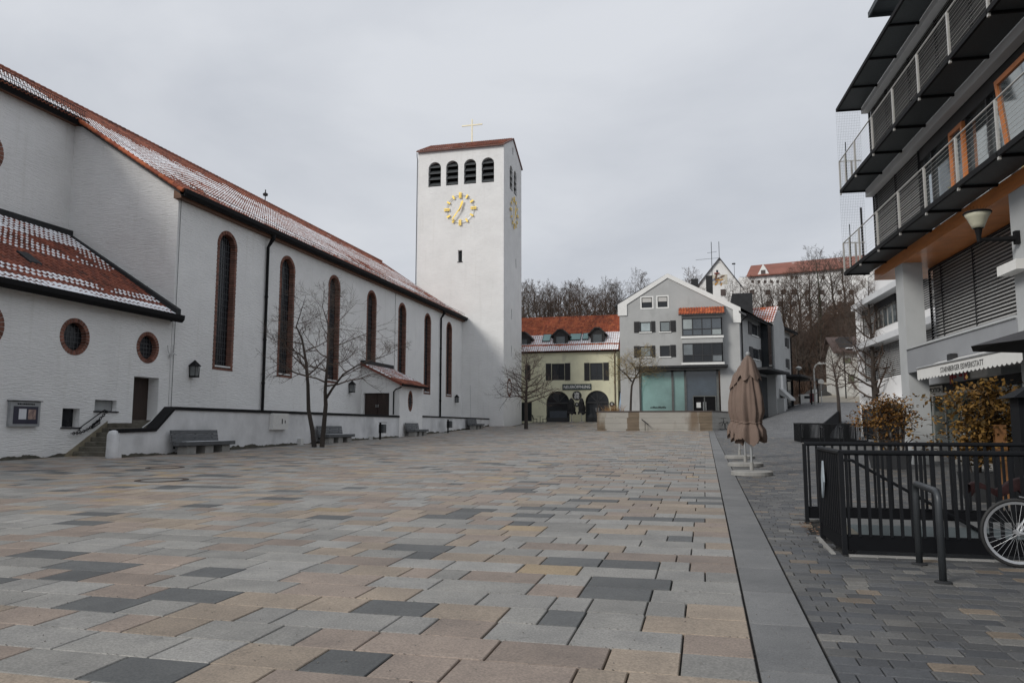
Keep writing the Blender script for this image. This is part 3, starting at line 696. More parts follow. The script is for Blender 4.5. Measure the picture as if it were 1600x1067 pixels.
for k in range(nl):
    def pt(t): p = P0.lerp(P1, t); p.z -= .55*math.sin(math.pi*t)*(1-t*.3)*.55; p.x += .03; return p
    a, b = pt(k/nl), pt((k+1.25)/nl if k < nl-1 else 1); d = (b-a).normalized(); s_ = d.cross(Vector((1,0,0)) if k % 2 else Vector((0,.6,.8))).normalized()*.05
    mb.tube([a+s_*.2, a.lerp(b,.3)+s_, a.lerp(b,.7)+s_, b+s_*.2], .016, 5); mb.tube([a-s_*.2, a.lerp(b,.3)-s_, a.lerp(b,.7)-s_, b-s_*.2], .016, 5)
mb.build('links', iron, cn, kind='stuff'); q = pt(.74)
sg = MB().prism([(q.y-.2, q.z-.34), (q.y+.22, q.z-.12), (q.y+.22, q.z+.08), (q.y-.2, q.z-.14)], .06, .08, FX(XN)).build('sign_plate', black_metal, cn)
MB().prism([(q.y-.15, q.z-.27), (q.y+.17, q.z-.1), (q.y+.17, q.z-.03), (q.y-.15, q.z-.2)], .082, .086, FX(XN)).build('sign_marks', M('sign_grey', (.35,.35,.35), .6, .4, 25), cn)
h2 = thing('ramp_handrail', 'short grey handrail loop behind the sloping wall top', 'handrail', (XT-.6, c2[1], c2[2]))
r0, r1 = onX(236, 658, XT-.55), onX(254, 645, XT-.55)
MB().tube([(XT-.55, r0[1]-.5, r0[2]-.28), (XT-.55, r0[1], r0[2]), (XT-.55, r1[1]-.1, r1[2]), (XT-.55, r1[1], r1[2]-.05), (XT-.55, r1[1], r1[2]-.35)], .025, 6).build('rail', silver, h2)
# ================================================================= bell tower
TX0, TX1 = onY(650.5, 450, YT)[0], onY(787, 450, YT)[0]; TD = 8.0; TZ = onY(720, 231, YT)[2]
bt = thing('bell_tower', 'tall white bell tower with golden clock, louvred arches and roof cross', 'tower', ((TX0+TX1)/2, YT+4, 1.6))
zrg = TZ+2.0
def belfry(T, cs, aw, z0, z1, tag_):
    out = []
    for c in cs:
        lo = MB(); hw = aw/2
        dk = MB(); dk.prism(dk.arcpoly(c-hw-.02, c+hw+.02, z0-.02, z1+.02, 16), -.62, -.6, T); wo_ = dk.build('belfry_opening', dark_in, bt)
        for k in range(4):
            zz = z0+.15+k*(z1-z0)/4.1
            sl_ = MB(); h_ = hw-.01
            if zz > z1-hw: h_ = math.sqrt(max(.05, hw*hw-(zz+.25-(z1-hw))**2))-.01
            sl_.add([T(c-h_, -.02, zz), T(c+h_, -.02, zz), T(c+h_, -.45, zz+.42), T(c-h_, -.45, zz+.42), T(c-h_, -.02, zz-.06), T(c+h_, -.02, zz-.06), T(c+h_, -.45, zz+.36), T(c-h_, -.45, zz+.36)], [(0,1,2,3), (4,7,6,5), (0,4,5,1), (1,5,6,2), (2,6,7,3), (3,7,4,0)])
            sl_.build('louvre_slat', louvre, wo_)
T = FY(YT); arcs = []
for u0, u1 in ((669.5, 689), (697, 716), (725, 744), (752.5, 772)):
    r_ = rectpx(onY, YT, u0, 251, u1, 288); arcs.append(((r_[0]+r_[1])/2, r_[1]-r_[0]))
za0, za1 = onY(720, 288.5, YT)[2], onY(720, 250, YT)[2]
mb = MB(); holes = [mb.arcpoly(c-w_/2, c+w_/2, za0, za1, 16) for c, w_ in arcs]
sl_ = rectpx(onY, YT, 715.5, 391, 722, 409); sl2_ = None
def rect(r): return [(r[0], r[2]), (r[1], r[2]), (r[1], r[3]), (r[0], r[3])]
mb.sheet([(TX0, -1), (TX1, -1), (TX1, TZ), (TX0, TZ)], holes+[rect(sl_)], .6, T)
TS = FX(TX1); ss = []
for y0 in (YT+2.55, YT+4.35): ss.append(mb.arcpoly(y0, y0+1.35, za0, za1, 16))
slits = [(YT+5.2, YT+5.55, onX(802, 416, TX1)[2], onX(802, 401, TX1)[2]), (YT+3.2, YT+3.55, onX(801, 500, TX1)[2], onX(801, 484, TX1)[2]), (YT+3.2, YT+3.55, onX(801, 558, TX1)[2], onX(801, 541, TX1)[2])]
gw = [(YT+3.7, YT+4.2, TZ+.15, TZ+.95)]
mb.sheet([(YT, -1), (YT+TD, -1), (YT+TD, TZ), (YT+TD/2, zrg), (YT, TZ)], ss+[rect(q) for q in slits+gw], .6, TS)
mb.quad((TX0, YT, -1), (TX0, YT+TD, -1), (TX0, YT+TD, TZ), (TX0, YT, TZ)); mb.quad((TX0, YT+TD, -1), (TX1, YT+TD, -1), (TX1, YT+TD, TZ), (TX0, YT+TD, TZ))
mb.add([(TX0, YT, TZ), (TX0, YT+TD, TZ), (TX0, YT+TD/2, zrg)], [(0,1,2)])
mb.build('wall', white_wall, bt)
for (c, w_) in arcs: belfry(T, [c], w_, za0, za1, 'front')
for h_ in ss:
    a0, a1 = h_[0][0], h_[1][0]; belfry(TS, [(a0+a1)/2], a1-a0, za0, za1, 'side')
MB().box(sl_[0], sl_[1], -.4, -.38, sl_[2], sl_[3], T).build('slit_window', lead_glass, bt)
for q in slits+gw: MB().box(q[0], q[1], -.4, -.38, q[2], q[3], TS).build('slit_window', lead_glass, bt)
MB().box(sl_[0]-.08, sl_[1]+.08, -.1, .04, sl_[2]-.08, sl_[2]-.01, T).build('sill', zinc, bt)
oh = .28; sl_t = (zrg-TZ)/(TD/2)
tiles(bt, (TX0-.1, YT-oh, TZ-oh*sl_t+.1), (1,0,0), (0,1,sl_t), int((TX1-TX0+.2)/.25), int(math.hypot(TD/2+oh, zrg-TZ)/.34)+1, .25, .34, tile_red, lambda fu, fv, i, j: nz(i*.3, j*.3, 4)*.4+(.5-fu*1.1))
rf = MB(); rf.prism([(YT-oh, TZ-oh*sl_t-.06), (YT+TD/2, zrg-.06), (YT+TD+oh, TZ-oh*sl_t-.06), (YT+TD+oh, TZ-oh*sl_t+.08), (YT+TD/2, zrg+.12), (YT-oh, TZ-oh*sl_t+.08)], -.12, TX1-TX0+.12, lambda a, b, z: (TX0+b, a, z)); rf.build('roof_deck', M('verge_copper', (.15,.06,.045), .7, .3, 2), bt)
MB().tube([(TX0-.12, YT-.05, TZ-.2), (TX0-.12, YT-.02, TZ-.6), (TX0-.06, YT-.04, TZ-.9), (TX0-.06, YT-.04, 13)], .04, 6).build('downpipe', zinc, bt)
cxx = onY(737.5, 225, YT+TD/2)[0]; cz1 = onY(737.5, 187, YT+TD/2)[2]; cz = zrg
c_ = MB(); c_.box(cxx-.07, cxx+.07, YT+TD/2-.05, YT+TD/2+.05, cz, cz1); aw = (onY(753, 196, YT+TD/2)[0]-onY(721, 196, YT+TD/2)[0])/2; cm = onY(737, 196, YT+TD/2)[2]
c_.box(cxx-aw, cxx+aw, YT+TD/2-.045, YT+TD/2+.045, cm-.07, cm+.07); c_.build('cross', cross_mat, bt)
def clock(T, ac, zc, r, b=.12):
    rg = MB(); n = 48
    rg.tube([T(ac+r*math.cos(2*math.pi*k/n), b, zc+r*math.sin(2*math.pi*k/n)) for k in range(n+1)], .028, 5); ck = rg.build('clock_ring', silver, bt)
    for k in range(12):
        t = math.pi/2-2*math.pi*k/12; big = k % 3 == 0; l0, l1, hw = (r-.32, r+.32, .05) if big else (r-.2, r+.2, .09)
        m = MB(); d = (math.cos(t), math.sin(t)); p_ = (-d[1], d[0])
        for off in ((-.085, .085) if big else (0,)):
            pts = [(ac+d[0]*l+p_[0]*(off+s_*hw), zc+d[1]*l+p_[1]*(off+s_*hw)) for l, s_ in ((l0,-1), (l1,-1), (l1,1), (l0,1))]; m.prism(pts, b-.03, b+.05, T)
        m.build('hour_mark', gold, ck)
    def hand(t, l, wd, bb, tail):
        d = (math.sin(t), math.cos(t)); p_ = (d[1], -d[0]); prof = [(-tail, wd*.5), (0, wd*.8), (l*.72, wd*1.2), (l*.8, wd*1.2), (l, .01)]
        pts = [(ac+d[0]*x+p_[0]*y, zc+d[1]*x+p_[1]*y) for x, y in prof]+[(ac+d[0]*x-p_[0]*y, zc+d[1]*x-p_[1]*y) for x, y in prof[::-1]]
        MB().prism(pts, bb, bb+.04, T).build('clock_hand', gold, ck)
    hand(R(20), .95, .1, b+.08, .3); hand(R(216), 1.55, .055, b+.16, .35)
q = onY(719.5, 327, YT); clock(T, q[0], q[2], 1.5)
q2 = onX(804, 339, TX1); clock(lambda a, b, z: TS(a, b, z), YT+4.2, q2[2]+.3, 1.5)
# round window and oval plaque low on the tower's side
q = onX(798.5, 606, TX1); roundwin(bt, TS, YT+2.4, q[2], .98, .98, 24, 3, .05)
# ================================================================= things on the church walls and terrace
def lantern(loc, sc, lab):
    o = thing('wall_lantern', lab, 'lantern', loc, group='lanterns on the church wall'); x, y, z = loc
    b = MB(); r = .17*sc
    b.add([(x+.2*sc+sx_*r*1.35, y+sy*r*1.35, z+.5*sc) for sx_, sy in ((-1,-1), (1,-1), (1,1), (-1,1))]+[(x+.2*sc, y, z+.82*sc)], [(0,1,4), (1,2,4), (2,3,4), (3,0,4), (0,3,2,1)])
    b.build('roof', black_metal, o)
    f = MB()
    for sx_, sy in ((-1,-1), (1,-1), (1,1), (-1,1)): f.tube([(x+.2*sc+sx_*r*.9, y+sy*r*.9, z), (x+.2*sc+sx_*r, y+sy*r, z+.5*sc)], .018, 4)
    f.box(x+.2*sc-r, x+.2*sc+r, y-r, y+r, z-.05, z+.02); f.box(x-.02, x+.1, y-.03, y+.03, z+.1, z+.4*sc); f.build('frame', black_metal, o)
    MB().box(x+.2*sc-r*.85, x+.2*sc+r*.85, y-r*.85, y+r*.85, z+.02, z+.5*sc).build('glass', M('lantern_glass', (.16,.17,.17), .2, .3, 5), o)
for (u, v, s_, lab) in ((298, 588, 1.0, 'black wall lantern left of the first tall arched window'), (546, 612, 1.0, 'black wall lantern left of the porch door, behind twin-trunk tree'), (711, 628, .95, 'small black wall lantern near the tower end of the nave')):
    lantern(onX(u, v, XN), s_, lab)
nc = thing('notice_case', 'grey metal notice case with two papers on the annex wall', 'notice board', onX(35, 664, XN))
T = FX(XN); r_ = rectpx(onX, XN, 11, 627, 58, 666)
MB().box(r_[0], r_[1], 0, .14, r_[2], r_[3], T).build('case', M('case_aluminium', (.33,.34,.35), .45, .15, 4, metal=.4), nc)
iw = (r_[1]-r_[0]); ih = r_[3]-r_[2]
MB().box(r_[0]+.1*iw, r_[1]-.08*iw, .14, .15, r_[2]+.1*ih, r_[3]-.2*ih, T).build('back_panel', M('case_dark_panel', (.03,.03,.05), .3, .2, 4), nc)
MB().box(r_[0]+.27*iw, r_[0]+.52*iw, .152, .156, r_[2]+.28*ih, r_[2]+.7*ih, T).build('white_paper', M('white_paper', (.62,.63,.66), .7, .1, 20), nc)
MB().box(r_[0]+.58*iw, r_[0]+.84*iw, .152, .156, r_[2]+.28*ih, r_[2]+.68*ih, T).build('poster', M('poster_print', (.42,.30,.25), .6, .6, 6, col2=(.12,.08,.08)), nc)
mk = MB(); rr = random.Random(2); a = r_[0]+.22*iw
while a < r_[0]+.8*iw: l_ = rr.uniform(.02, .07); mk.box(a, a+l_, .14, .146, r_[3]-.14*ih, r_[3]-.08*ih, T); a += l_+.02
mk.build('title_lettering', dark_in, nc)
MB().box(r_[0]-.05, r_[1]+.05, -.01, .2, r_[3], r_[3]+.03, T).build('top_cover', zinc, nc)
# twig-like iron sconce and wire at the annex corner
ws = thing('wall_bracket', 'pale antler-like wall bracket beside the small round window', 'bracket', onX(265, 562, XN))
q = onX(264, 555, XN); b = MB()
for pts in (((0,-.55), (0,.05)), ((0,-.1), (-.25,.2), (-.3,.45)), ((0,-.1), (.25,.1), (.5,.05)), ((.1,.0), (.2,.25), (.18,.5))):
    b.tube([(XN+.1, q[1]+a*.8, q[2]+z) for a, z in pts], .022, 5)
b.box(XN-.02, XN+.12, q[1]-.04, q[1]+.04, q[2]-.1, q[2]); b.build('prongs', M('bracket_paint', (.5,.5,.5), .5, .2, 4), ws)
mt = thing('meter_cabinet', 'white metal meter cabinet hung on the terrace wall', 'cabinet', onX(434, 672, XT))
r_ = rectpx(onX, XT, 421, 646, 445, 671); T = FX(XT)
MB().cham(r_[0], r_[1], 0, .22, r_[2], r_[3], .015, T).build('box', M('cabinet_white', (.66,.66,.64), .5, .08, 5), mt)
MB().box(r_[0]+.55*(r_[1]-r_[0]), r_[0]+.6*(r_[1]-r_[0]), .22, .235, r_[2]+.3, r_[2]+.55, T).build('latch', dark_in, mt); MB().box(r_[0]+.75*(r_[1]-r_[0]), r_[0]+.79*(r_[1]-r_[0]), .22, .235, r_[2]+.33, r_[2]+.48, T).build('latch', dark_in, mt)
for (u, v, lab, s_) in ((467, 689, 'small white socket box low on terrace wall left of the tree', .3), (577, 680, 'tiny pale stone block at the wall foot beside the litter bin', .2)):
    x, y, z = onX(u, v, XT); z = g(XT, y)
    q = tag(MB().cham(XT+.0, XT+.2, y-s_/2, y+s_/2, z-.02, z+s_*1.15, .02).build('socket_box', M('socket_white', (.58,.58,.56), .6, .1, 5), org=(XT, y, z)), lab, 'box')
def bench(y0, y1, lab):
    xm = XT+.62; ym = (y0+y1)/2; zg = g(xm, ym)-.0; o = thing('bench', lab, 'bench', (xm, ym, zg), group='benches along the terrace wall')
    L_ = y1-y0; zsl = lambda y: g(xm, y)
    for k in range(3):
        yb = y0+L_*(.15+.35*k); MB().cham(xm-.22, xm+.25, yb-.28, yb+.28, zg-.15, zg+.32, .02).build('concrete_foot', concrete, o)
    for k in range(4):
        x0 = xm-.3+k*.17; MB().cham(x0, x0+.16, y0, y1, zg+.32+(.012 if k == 3 else 0), zg+.5, .012).build('seat_plank', grey_wood, o)
    for k in range(3):
        z0 = zg+.47+k*.17; x0 = xm-.38-k*.03
        MB().add([(x0, y0, z0), (x0+.09, y0, z0), (x0+.06, y0, z0+.16), (x0-.03, y0, z0+.16), (x0, y1-.3, z0), (x0+.09, y1-.3, z0), (x0+.06, y1-.3, z0+.16), (x0-.03, y1-.3, z0+.16)], [(0,1,2,3), (4,7,6,5), (0,4,5,1), (1,5,6,2), (2,6,7,3), (3,7,4,0)]).build('back_plank', grey_wood, o)
    s_ = MB().box(xm-.1, xm+.28, y0+.3, y1-.05, zg+.5, zg+.506).build('snow_film', snow, o)
    br = MB()
    for yy in (y0+.25, ym-.1, y1-.6): br.box(xm-.44, xm-.38, yy-.03, yy+.03, zg+.2, zg+.95); br.box(xm-.44, xm+.2, yy-.03, yy+.03, zg+.28, zg+.33)
    br.build('bracket', zinc, o)
def yat(u, X): return onX(u, 690, X)[1]
for u0, u1, lab in ((266, 368, 'long weathered grey bench nearest the steps, snow on its seat'), (494, 556, 'grey bench right behind the twin-trunk tree'), (632, 672, 'grey bench below the porch oval window'), (728, 760, 'farthest grey bench, at the foot of the bell tower')):
    bench(yat(u0+3, XT+.3), yat(u1-6, XT+.8), lab)
def bin_(u, v, lab):
    x, y, z = onX(u, v, XT+.75); z = g(x, y); o = thing('litter_bin', lab, 'bin', (x, y, z), group='litter bins by the wall')
    MB().box(x-.05, x+.05, y-.05, y+.05, z-.02, z+1.12).build('post', black_metal, o)
    MB().cham(x-.14, x+.2, y+.06, y+.52, z+.42, z+1.0, .02).build('bin_body', M('bin_grey', (.05,.055,.06), .5, .2, 4), o)
    MB().box(x-.14, x+.22, y+.0, y+.56, z+1.1, z+1.13).build('cover', zinc, o)
bin_(594, 680, 'dark litter bin on a post left of the porch'); bin_(700, 671, 'small dark litter bin on a post between porch and tower')
q = onX(1212/6.154+540, 612, XT-.3); tag(MB().tube([(XT-.3, onX(736, 630, XT-.3)[1], 2.2), (XT-.3, onX(735, 602, XT-.3)[1]-.05, onX(735, 602, XT-.3)[2])], .02, 5).build('thin_pole', silver, org=(XT-.3, onX(736, 630, XT-.3)[1], 2.2)), 'thin bare metal pole behind the farthest bench', 'pole')
# ================================================================= yellow house
YH = 86.0
yellow = M('yellow_render', (.70,.68,.50), .85, .12, .8, bump=.3, bscale=14, dist=.02, spec=.2, stain=((.55,.53,.40), 1.0, .6, (1,1,.5)))
sh_dark = M('dark_shutter', (.018,.018,.02), .6, .3, 4)
pane_dark = glassy('dark_pane', (.025,.028,.032), spec=.35)
pane_pale = glassy('pale_blue_grey_pane', (.36,.42,.43), .12, .25, .8)  # pale blue-grey base colour on a smooth opaque pane
frame_dark = M('dark_frame', (.025,.026,.028), .5, .2, 4)
white_trim = M('white_trim', (.72,.72,.70), .7, .06, 3, spec=.2)
yh = thing('yellow_house', 'pale yellow house with red tiled roof, dormers and two arched doorways', 'house', (-15, YH+4, 2))
T = FY(YH); HX_0, HX_1 = -30.0, onY(965, 600, YH)[0]; zeY = onY(900, 549, YH)[2]; P = lambda *a: rectpx(onY, YH, *a)
zgH = 2.0
ws = [P(862, 568, 882, 594), P(922, 567, 942, 594), P(820, 570, 829, 594)]
ars = [P(853.5, 611, 890, 660), P(914.5, 610, 951.5, 660)]; drs = P(813, 628.5, 831, 658)
mb = MB(); holes = [rect(q) for q in ws+[drs]]+[mb.arcpoly(q[0], q[1], zgH-.3, q[3], 20) for q in ars]
mb.sheet([(HX_0, 0), (HX_1, 0), (HX_1, zeY), (HX_0, zeY)], holes, .35, T); mb.quad((HX_1, YH, 0), (HX_1, YH+12, 0), (HX_1, YH+12, zeY), (HX_1, YH, zeY))
zRY = onY(970, 493, YH+5)[2]; YR = YH+5.2; mb.add([(HX_1, YH, zeY), (HX_1, YH+10.4, zeY), (HX_1, YR, zRY)], [(0,1,2)]); mb.build('wall', yellow, yh)
for q in ws[:2]:
    window(yh, T, *q, frame_dark, pane_dark, 2, 2, .09, .14, .08, hz=[.25])
    wd = (q[1]-q[0])*.42
    for s_ in (-1, 1):
        a0, a1 = (q[0]-wd-.05, q[0]-.05) if s_ < 0 else (q[1]+.05, q[1]+wd+.05)
        b = MB(); b.box(a0, a0+.08, .02, .08, q[2]-.03, q[3]+.03, T); b.box(a1-.08, a1, .02, .08, q[2]-.03, q[3]+.03, T); b.box(a0+.08, a1-.08, .025, .04, q[2]-.03, q[3]+.03, T)
        z = q[2]
        while z < q[3]: b.box(a0+.08, a1-.08, .04, .075, z, z+.06, T); z += .11
        b.build('shutter', sh_dark, yh)
window(yh, T, *ws[2], frame_dark, pane_dark, 1, 2, .08, .14, .08, hz=[.3])
window(yh, T, *drs, frame_dark, pane_dark, 2, 1, .1, .2, .08, name='side_door')
for n_, q in enumerate(ars):
    c = (q[0]+q[1])/2; r = (q[1]-q[0])/2; zi = q[3]-r
    d = MB(); d.prism(d.arcpoly(q[0]+.01, q[1]-.01, zgH-.3, q[3]-.01, 20), -.32, -.30, T); dd = d.build('arched_door', pane_dark, yh)
    f = MB(); f.box(q[0]+.06, q[1]-.06, -.3, -.2, zi-.08, zi+.08, T)
    for k in range(1, 4):
        t = math.pi*k/4; f.prism([(c+math.cos(t)*x-math.sin(t)*y, zi+.05+math.sin(t)*x+math.cos(t)*y) for x, y in ((0,-.05), (r-.04,-.05), (r-.04,.05), (0,.05))], -.3, -.24, T)
    for a in ((q[0]+.1, c, q[1]-.1) if n_ else (q[0]+.1, q[1]-.1)): f.box(a-.07, a+.07, -.3, -.22, zgH-.3, zi-.08, T)
    f.box(q[0]+.15, q[1]-.15, -.3, -.25, zgH+.1, zgH+.6, T); f.build('door_frame', frame_dark, dd)
    if n_ == 0:
        MB().box(q[0]+.35, q[1]-.35, -.29, -.26, zgH+.1, zi-.9, T).build('lower_panel', M('blue_grey_panel', (.045,.055,.07), .4, .2, 3), dd)
        f = MB()
        for k in range(4): f.box(q[0]+.4, q[1]-.4, -.29, -.26, zi-.3-k*.2, zi-.26-k*.2, T)
        f.build('shelf_lines', zinc, dd)
    else:
        MB().box(c-.2, c+.2, -.29, -.26, zgH+1.3, zgH+1.7, T).build('door_notice', M('door_notice', (.2,.2,.2), .6, .3, 12), dd)
slY = (zRY-zeY)/(YR-YH+.3)
def snY(fu, fv, i, j):
    ph = .45+.1*nz(i*.06, 0, 4)
    return (.95 if fv < ph else -1)+nz(i*.3, j*.3, 8)*.25 - (.9 if .10 < fv < .16 else 0)
tiles(yh, (HX_0, YH-.35, zeY+.05), (1,0,0), (0,1,slY), int((HX_1-HX_0+.35)/.25), int(math.hypot(YR-YH+.35, zRY-zeY)/.33), .25, .33, tile_orange, snY, h=.05)
MB().quad((HX_0, YH-.3, zeY-.02), (HX_1+.3, YH-.3, zeY-.02), (HX_1+.3, YR, zRY), (HX_0, YR, zRY)).quad((HX_0, YH+10.7, zeY-.02), (HX_1+.3, YH+10.7, zeY-.02), (HX_1+.3, YR, zRY), (HX_0, YR, zRY)).build('roof_deck', tile_orange, yh)
MB().box(HX_0, HX_1+.2, .0, .28, zeY-.12, zeY-.01, T).build('soffit', wood_brown, yh)
gutter(yh, [(.26, zeY+.05), (.28, zeY-.08), (.4, zeY-.1), (.44, zeY+.04)], HX_0, HX_1+.3, T)
rd = MB(); x = HX_0
while x < HX_1: rd.tube([(x, YR, zRY+.02), (x+.42, YR, zRY+.04)], .13, 7); x += .4
rd.build('ridge_tiles', tile_orange, yh, kind='stuff')
dq = onY(960, 560, YH); MB().tube([T(HX_1-.15, .35, zeY-.1), T(HX_1-.3, .1, zeY-.6), T(HX_1-.3, .1, zgH)], .06, 7).build('downpipe', M('rust_copper', (.09,.05,.03), .6, .3, 4), yh)
dormm = M('dormer_slate', (.03,.028,.028), .7, .3, 3, bump=.2)
for (u0, u1, v0, v1) in ((860, 891, 516, 545), (918, 948, 513, 545), (800, 833, 520, 547)):
    yd = YH+.75; a0, a1 = onY(u0+2, 530, yd)[0], onY(u1-1, 530, yd)[0]; z1 = onY((u0+u1)/2, v0, yd)[2]; z0 = zeY+.3; c = (a0+a1)/2; ze_ = z1-(a1-a0)*.28
    zb = lambda y: zeY+.05+slY*(y-YH+.35)
    do = MB(); poly = [(a0+.2, z0), (a1-.2, z0), (a1-.2, ze_), (c+.25, z1), (c-.25, z1), (a0+.2, ze_)]
    yb = YH+(z1-zeY)/slY+.2
    do.prism(poly, 0, -(yb-yd), FY(yd)); dm = do.build('dormer', dormm, yh)
    ro = MB(); ro.prism([(a0-.1, ze_-.25), (a0-.1, ze_-.1), (c-.3, z1+.12), (c+.3, z1+.12), (a1+.1, ze_-.1), (a1+.1, ze_-.25), (c+.2, z1), (c-.2, z1)], .25, -(yb-yd), FY(yd)); ro.build('dormer_roof', dormm, dm)
    wq = (c-.5, c+.5, ze_-1.15, ze_-.15); fr = MB(); Td = FY(yd)
    for bx in ((wq[0]-.08, wq[0], wq[2], wq[3]), (wq[1], wq[1]+.08, wq[2], wq[3]), (wq[0]-.08, wq[1]+.08, wq[3], wq[3]+.08), (wq[0]-.08, wq[1]+.08, wq[2]-.08, wq[2])): fr.box(bx[0], bx[1], 0, .05, bx[2], bx[3], Td)
    fr.build('dormer_frame', frame_dark, dm); MB().box(wq[0], wq[1], .0, .02, wq[2], wq[3], Td).build('dormer_pane', glassy('dormer_glass', (.10,.115,.12), spec=.4), dm)
    sn = MB(); sn.box(a0+.1, a1-.3, .3, .45, zeY+.12, zeY+.24, FY(yd)); sn.build('snow_slab', snow, dm)
teal = glassy('skylight_teal', (.16,.30,.29), .1)
for (u0, u1, v0, v1) in ((850, 861, 525, 536), (892, 908, 524, 534), (912, 920, 523, 533)):
    ym = YH+(onY(870, 530, YH+1.8)[2]-zeY)/slY; a0, a1 = onY(u0, 530, ym)[0], onY(u1, 530, ym)[0]; z0, z1 = onY(u0, v1, ym)[2], onY(u0, v0, ym)[2]; y0 = YH-.35+(z0-zeY-.05)/slY; y1 = YH-.35+(z1-zeY-.05)/slY; k = .16
    fr = MB(); fr.add([(a0-.08, y0-.08, z0+k-.08*slY), (a1+.08, y0-.08, z0+k-.08*slY), (a1+.08, y1+.08, z1+k+.08*slY), (a0-.08, y1+.08, z1+k+.08*slY), (a0-.08, y0-.08, z0-.1), (a1+.08, y0-.08, z0-.1), (a1+.08, y1+.08, z1), (a0-.08, y1+.08, z1)], [(0,1,2,3), (0,4,5,1), (1,5,6,2), (2,6,7,3), (3,7,4,0)]); sk = fr.build('skylight', frame_dark, yh)
    MB().quad((a0, y0, z0+k+.02), (a1, y0, z0+k+.02), (a1, y1, z1+k+.02), (a0, y1, z1+k+.02)).build('skylight_pane', teal, sk)
# signs on the yellow house
sgn = thing('opening_sign', 'long dark green sign board reading NEUERÖFFNUNG above the arches', 'sign', (*onY(901, 605, YH)[:1], YH-.1, onY(901, 609, YH)[2]))
q = P(879, 600, 924, 609); sgreen = M('sign_green', (.012,.03,.032), .5, .2, 3); lw = M('sign_white', (.70,.70,.68), .6, .05, 5)
MB().box(q[0], q[1], .03, .1, q[2], q[3], T).build('board', sgreen, sgn)
text('lettering', 'NEUERÖFFNUNG', lw, sgn, T, q[0]+.14, q[2]+.16, .5, .11, .004, q[1]-q[0]-.28, bold=.008)
def disc(T, a, z, r, b0, b1, mat, name, parent): return MB().prism([(a+r*math.cos(2*math.pi*k/32), z+r*math.sin(2*math.pi*k/32)) for k in range(32)], b0, b1, T).build(name, mat, parent)
q = onY(901.5, 618, YH); rs = thing('round_sign', 'large round black sign with white emblem below the green board', 'sign', (q[0], YH-.1, q[2]-.5))
disc(T, q[0], q[2], .52, .03, .09, sh_dark, 'disc', rs); em = MB()
for (a, b_, c, d) in ((-.26,.0,-.34,-.24), (-.26,-.16,-.24,.0), (-.26,-.02,-.02,.05), (-.06,.0,-.34,.05), (.05,.26,-.34,-.27), (.05,.13,-.27,.0), (.19,.26,-.2,.05), (.05,.26,-.02,.06), (-.26,-.17,.1,.3), (-.1,-.02,.12,.34), (.04,.12,.12,.34), (.17,.26,.1,.3), (-.26,.26,.09,.14), (-.03,.04,.3,.4)): em.box(q[0]+a, q[0]+b_, .09, .1, q[2]+c, q[2]+d, T)
em.build('emblem', lw, rs)
for (u, v, r_, lab) in ((901.5, 632, .25, 'small round lamp-like sign below the large round sign'), (956, 631.5, .28, 'small round sign right of the right-hand arch')):
    q = onY(u, v, YH); o = thing('small_round_sign', lab, 'sign', (q[0], YH-.1, q[2])); disc(T, q[0], q[2], r_, .02, .08, sh_dark, 'disc', o); MB().box(q[0]-.1, q[0]+.1, .08, .09, q[2]-.1, q[2]+.14, T).build('emblem', M('sign_pale', (.4,.4,.38), .6, .3, 20), o)
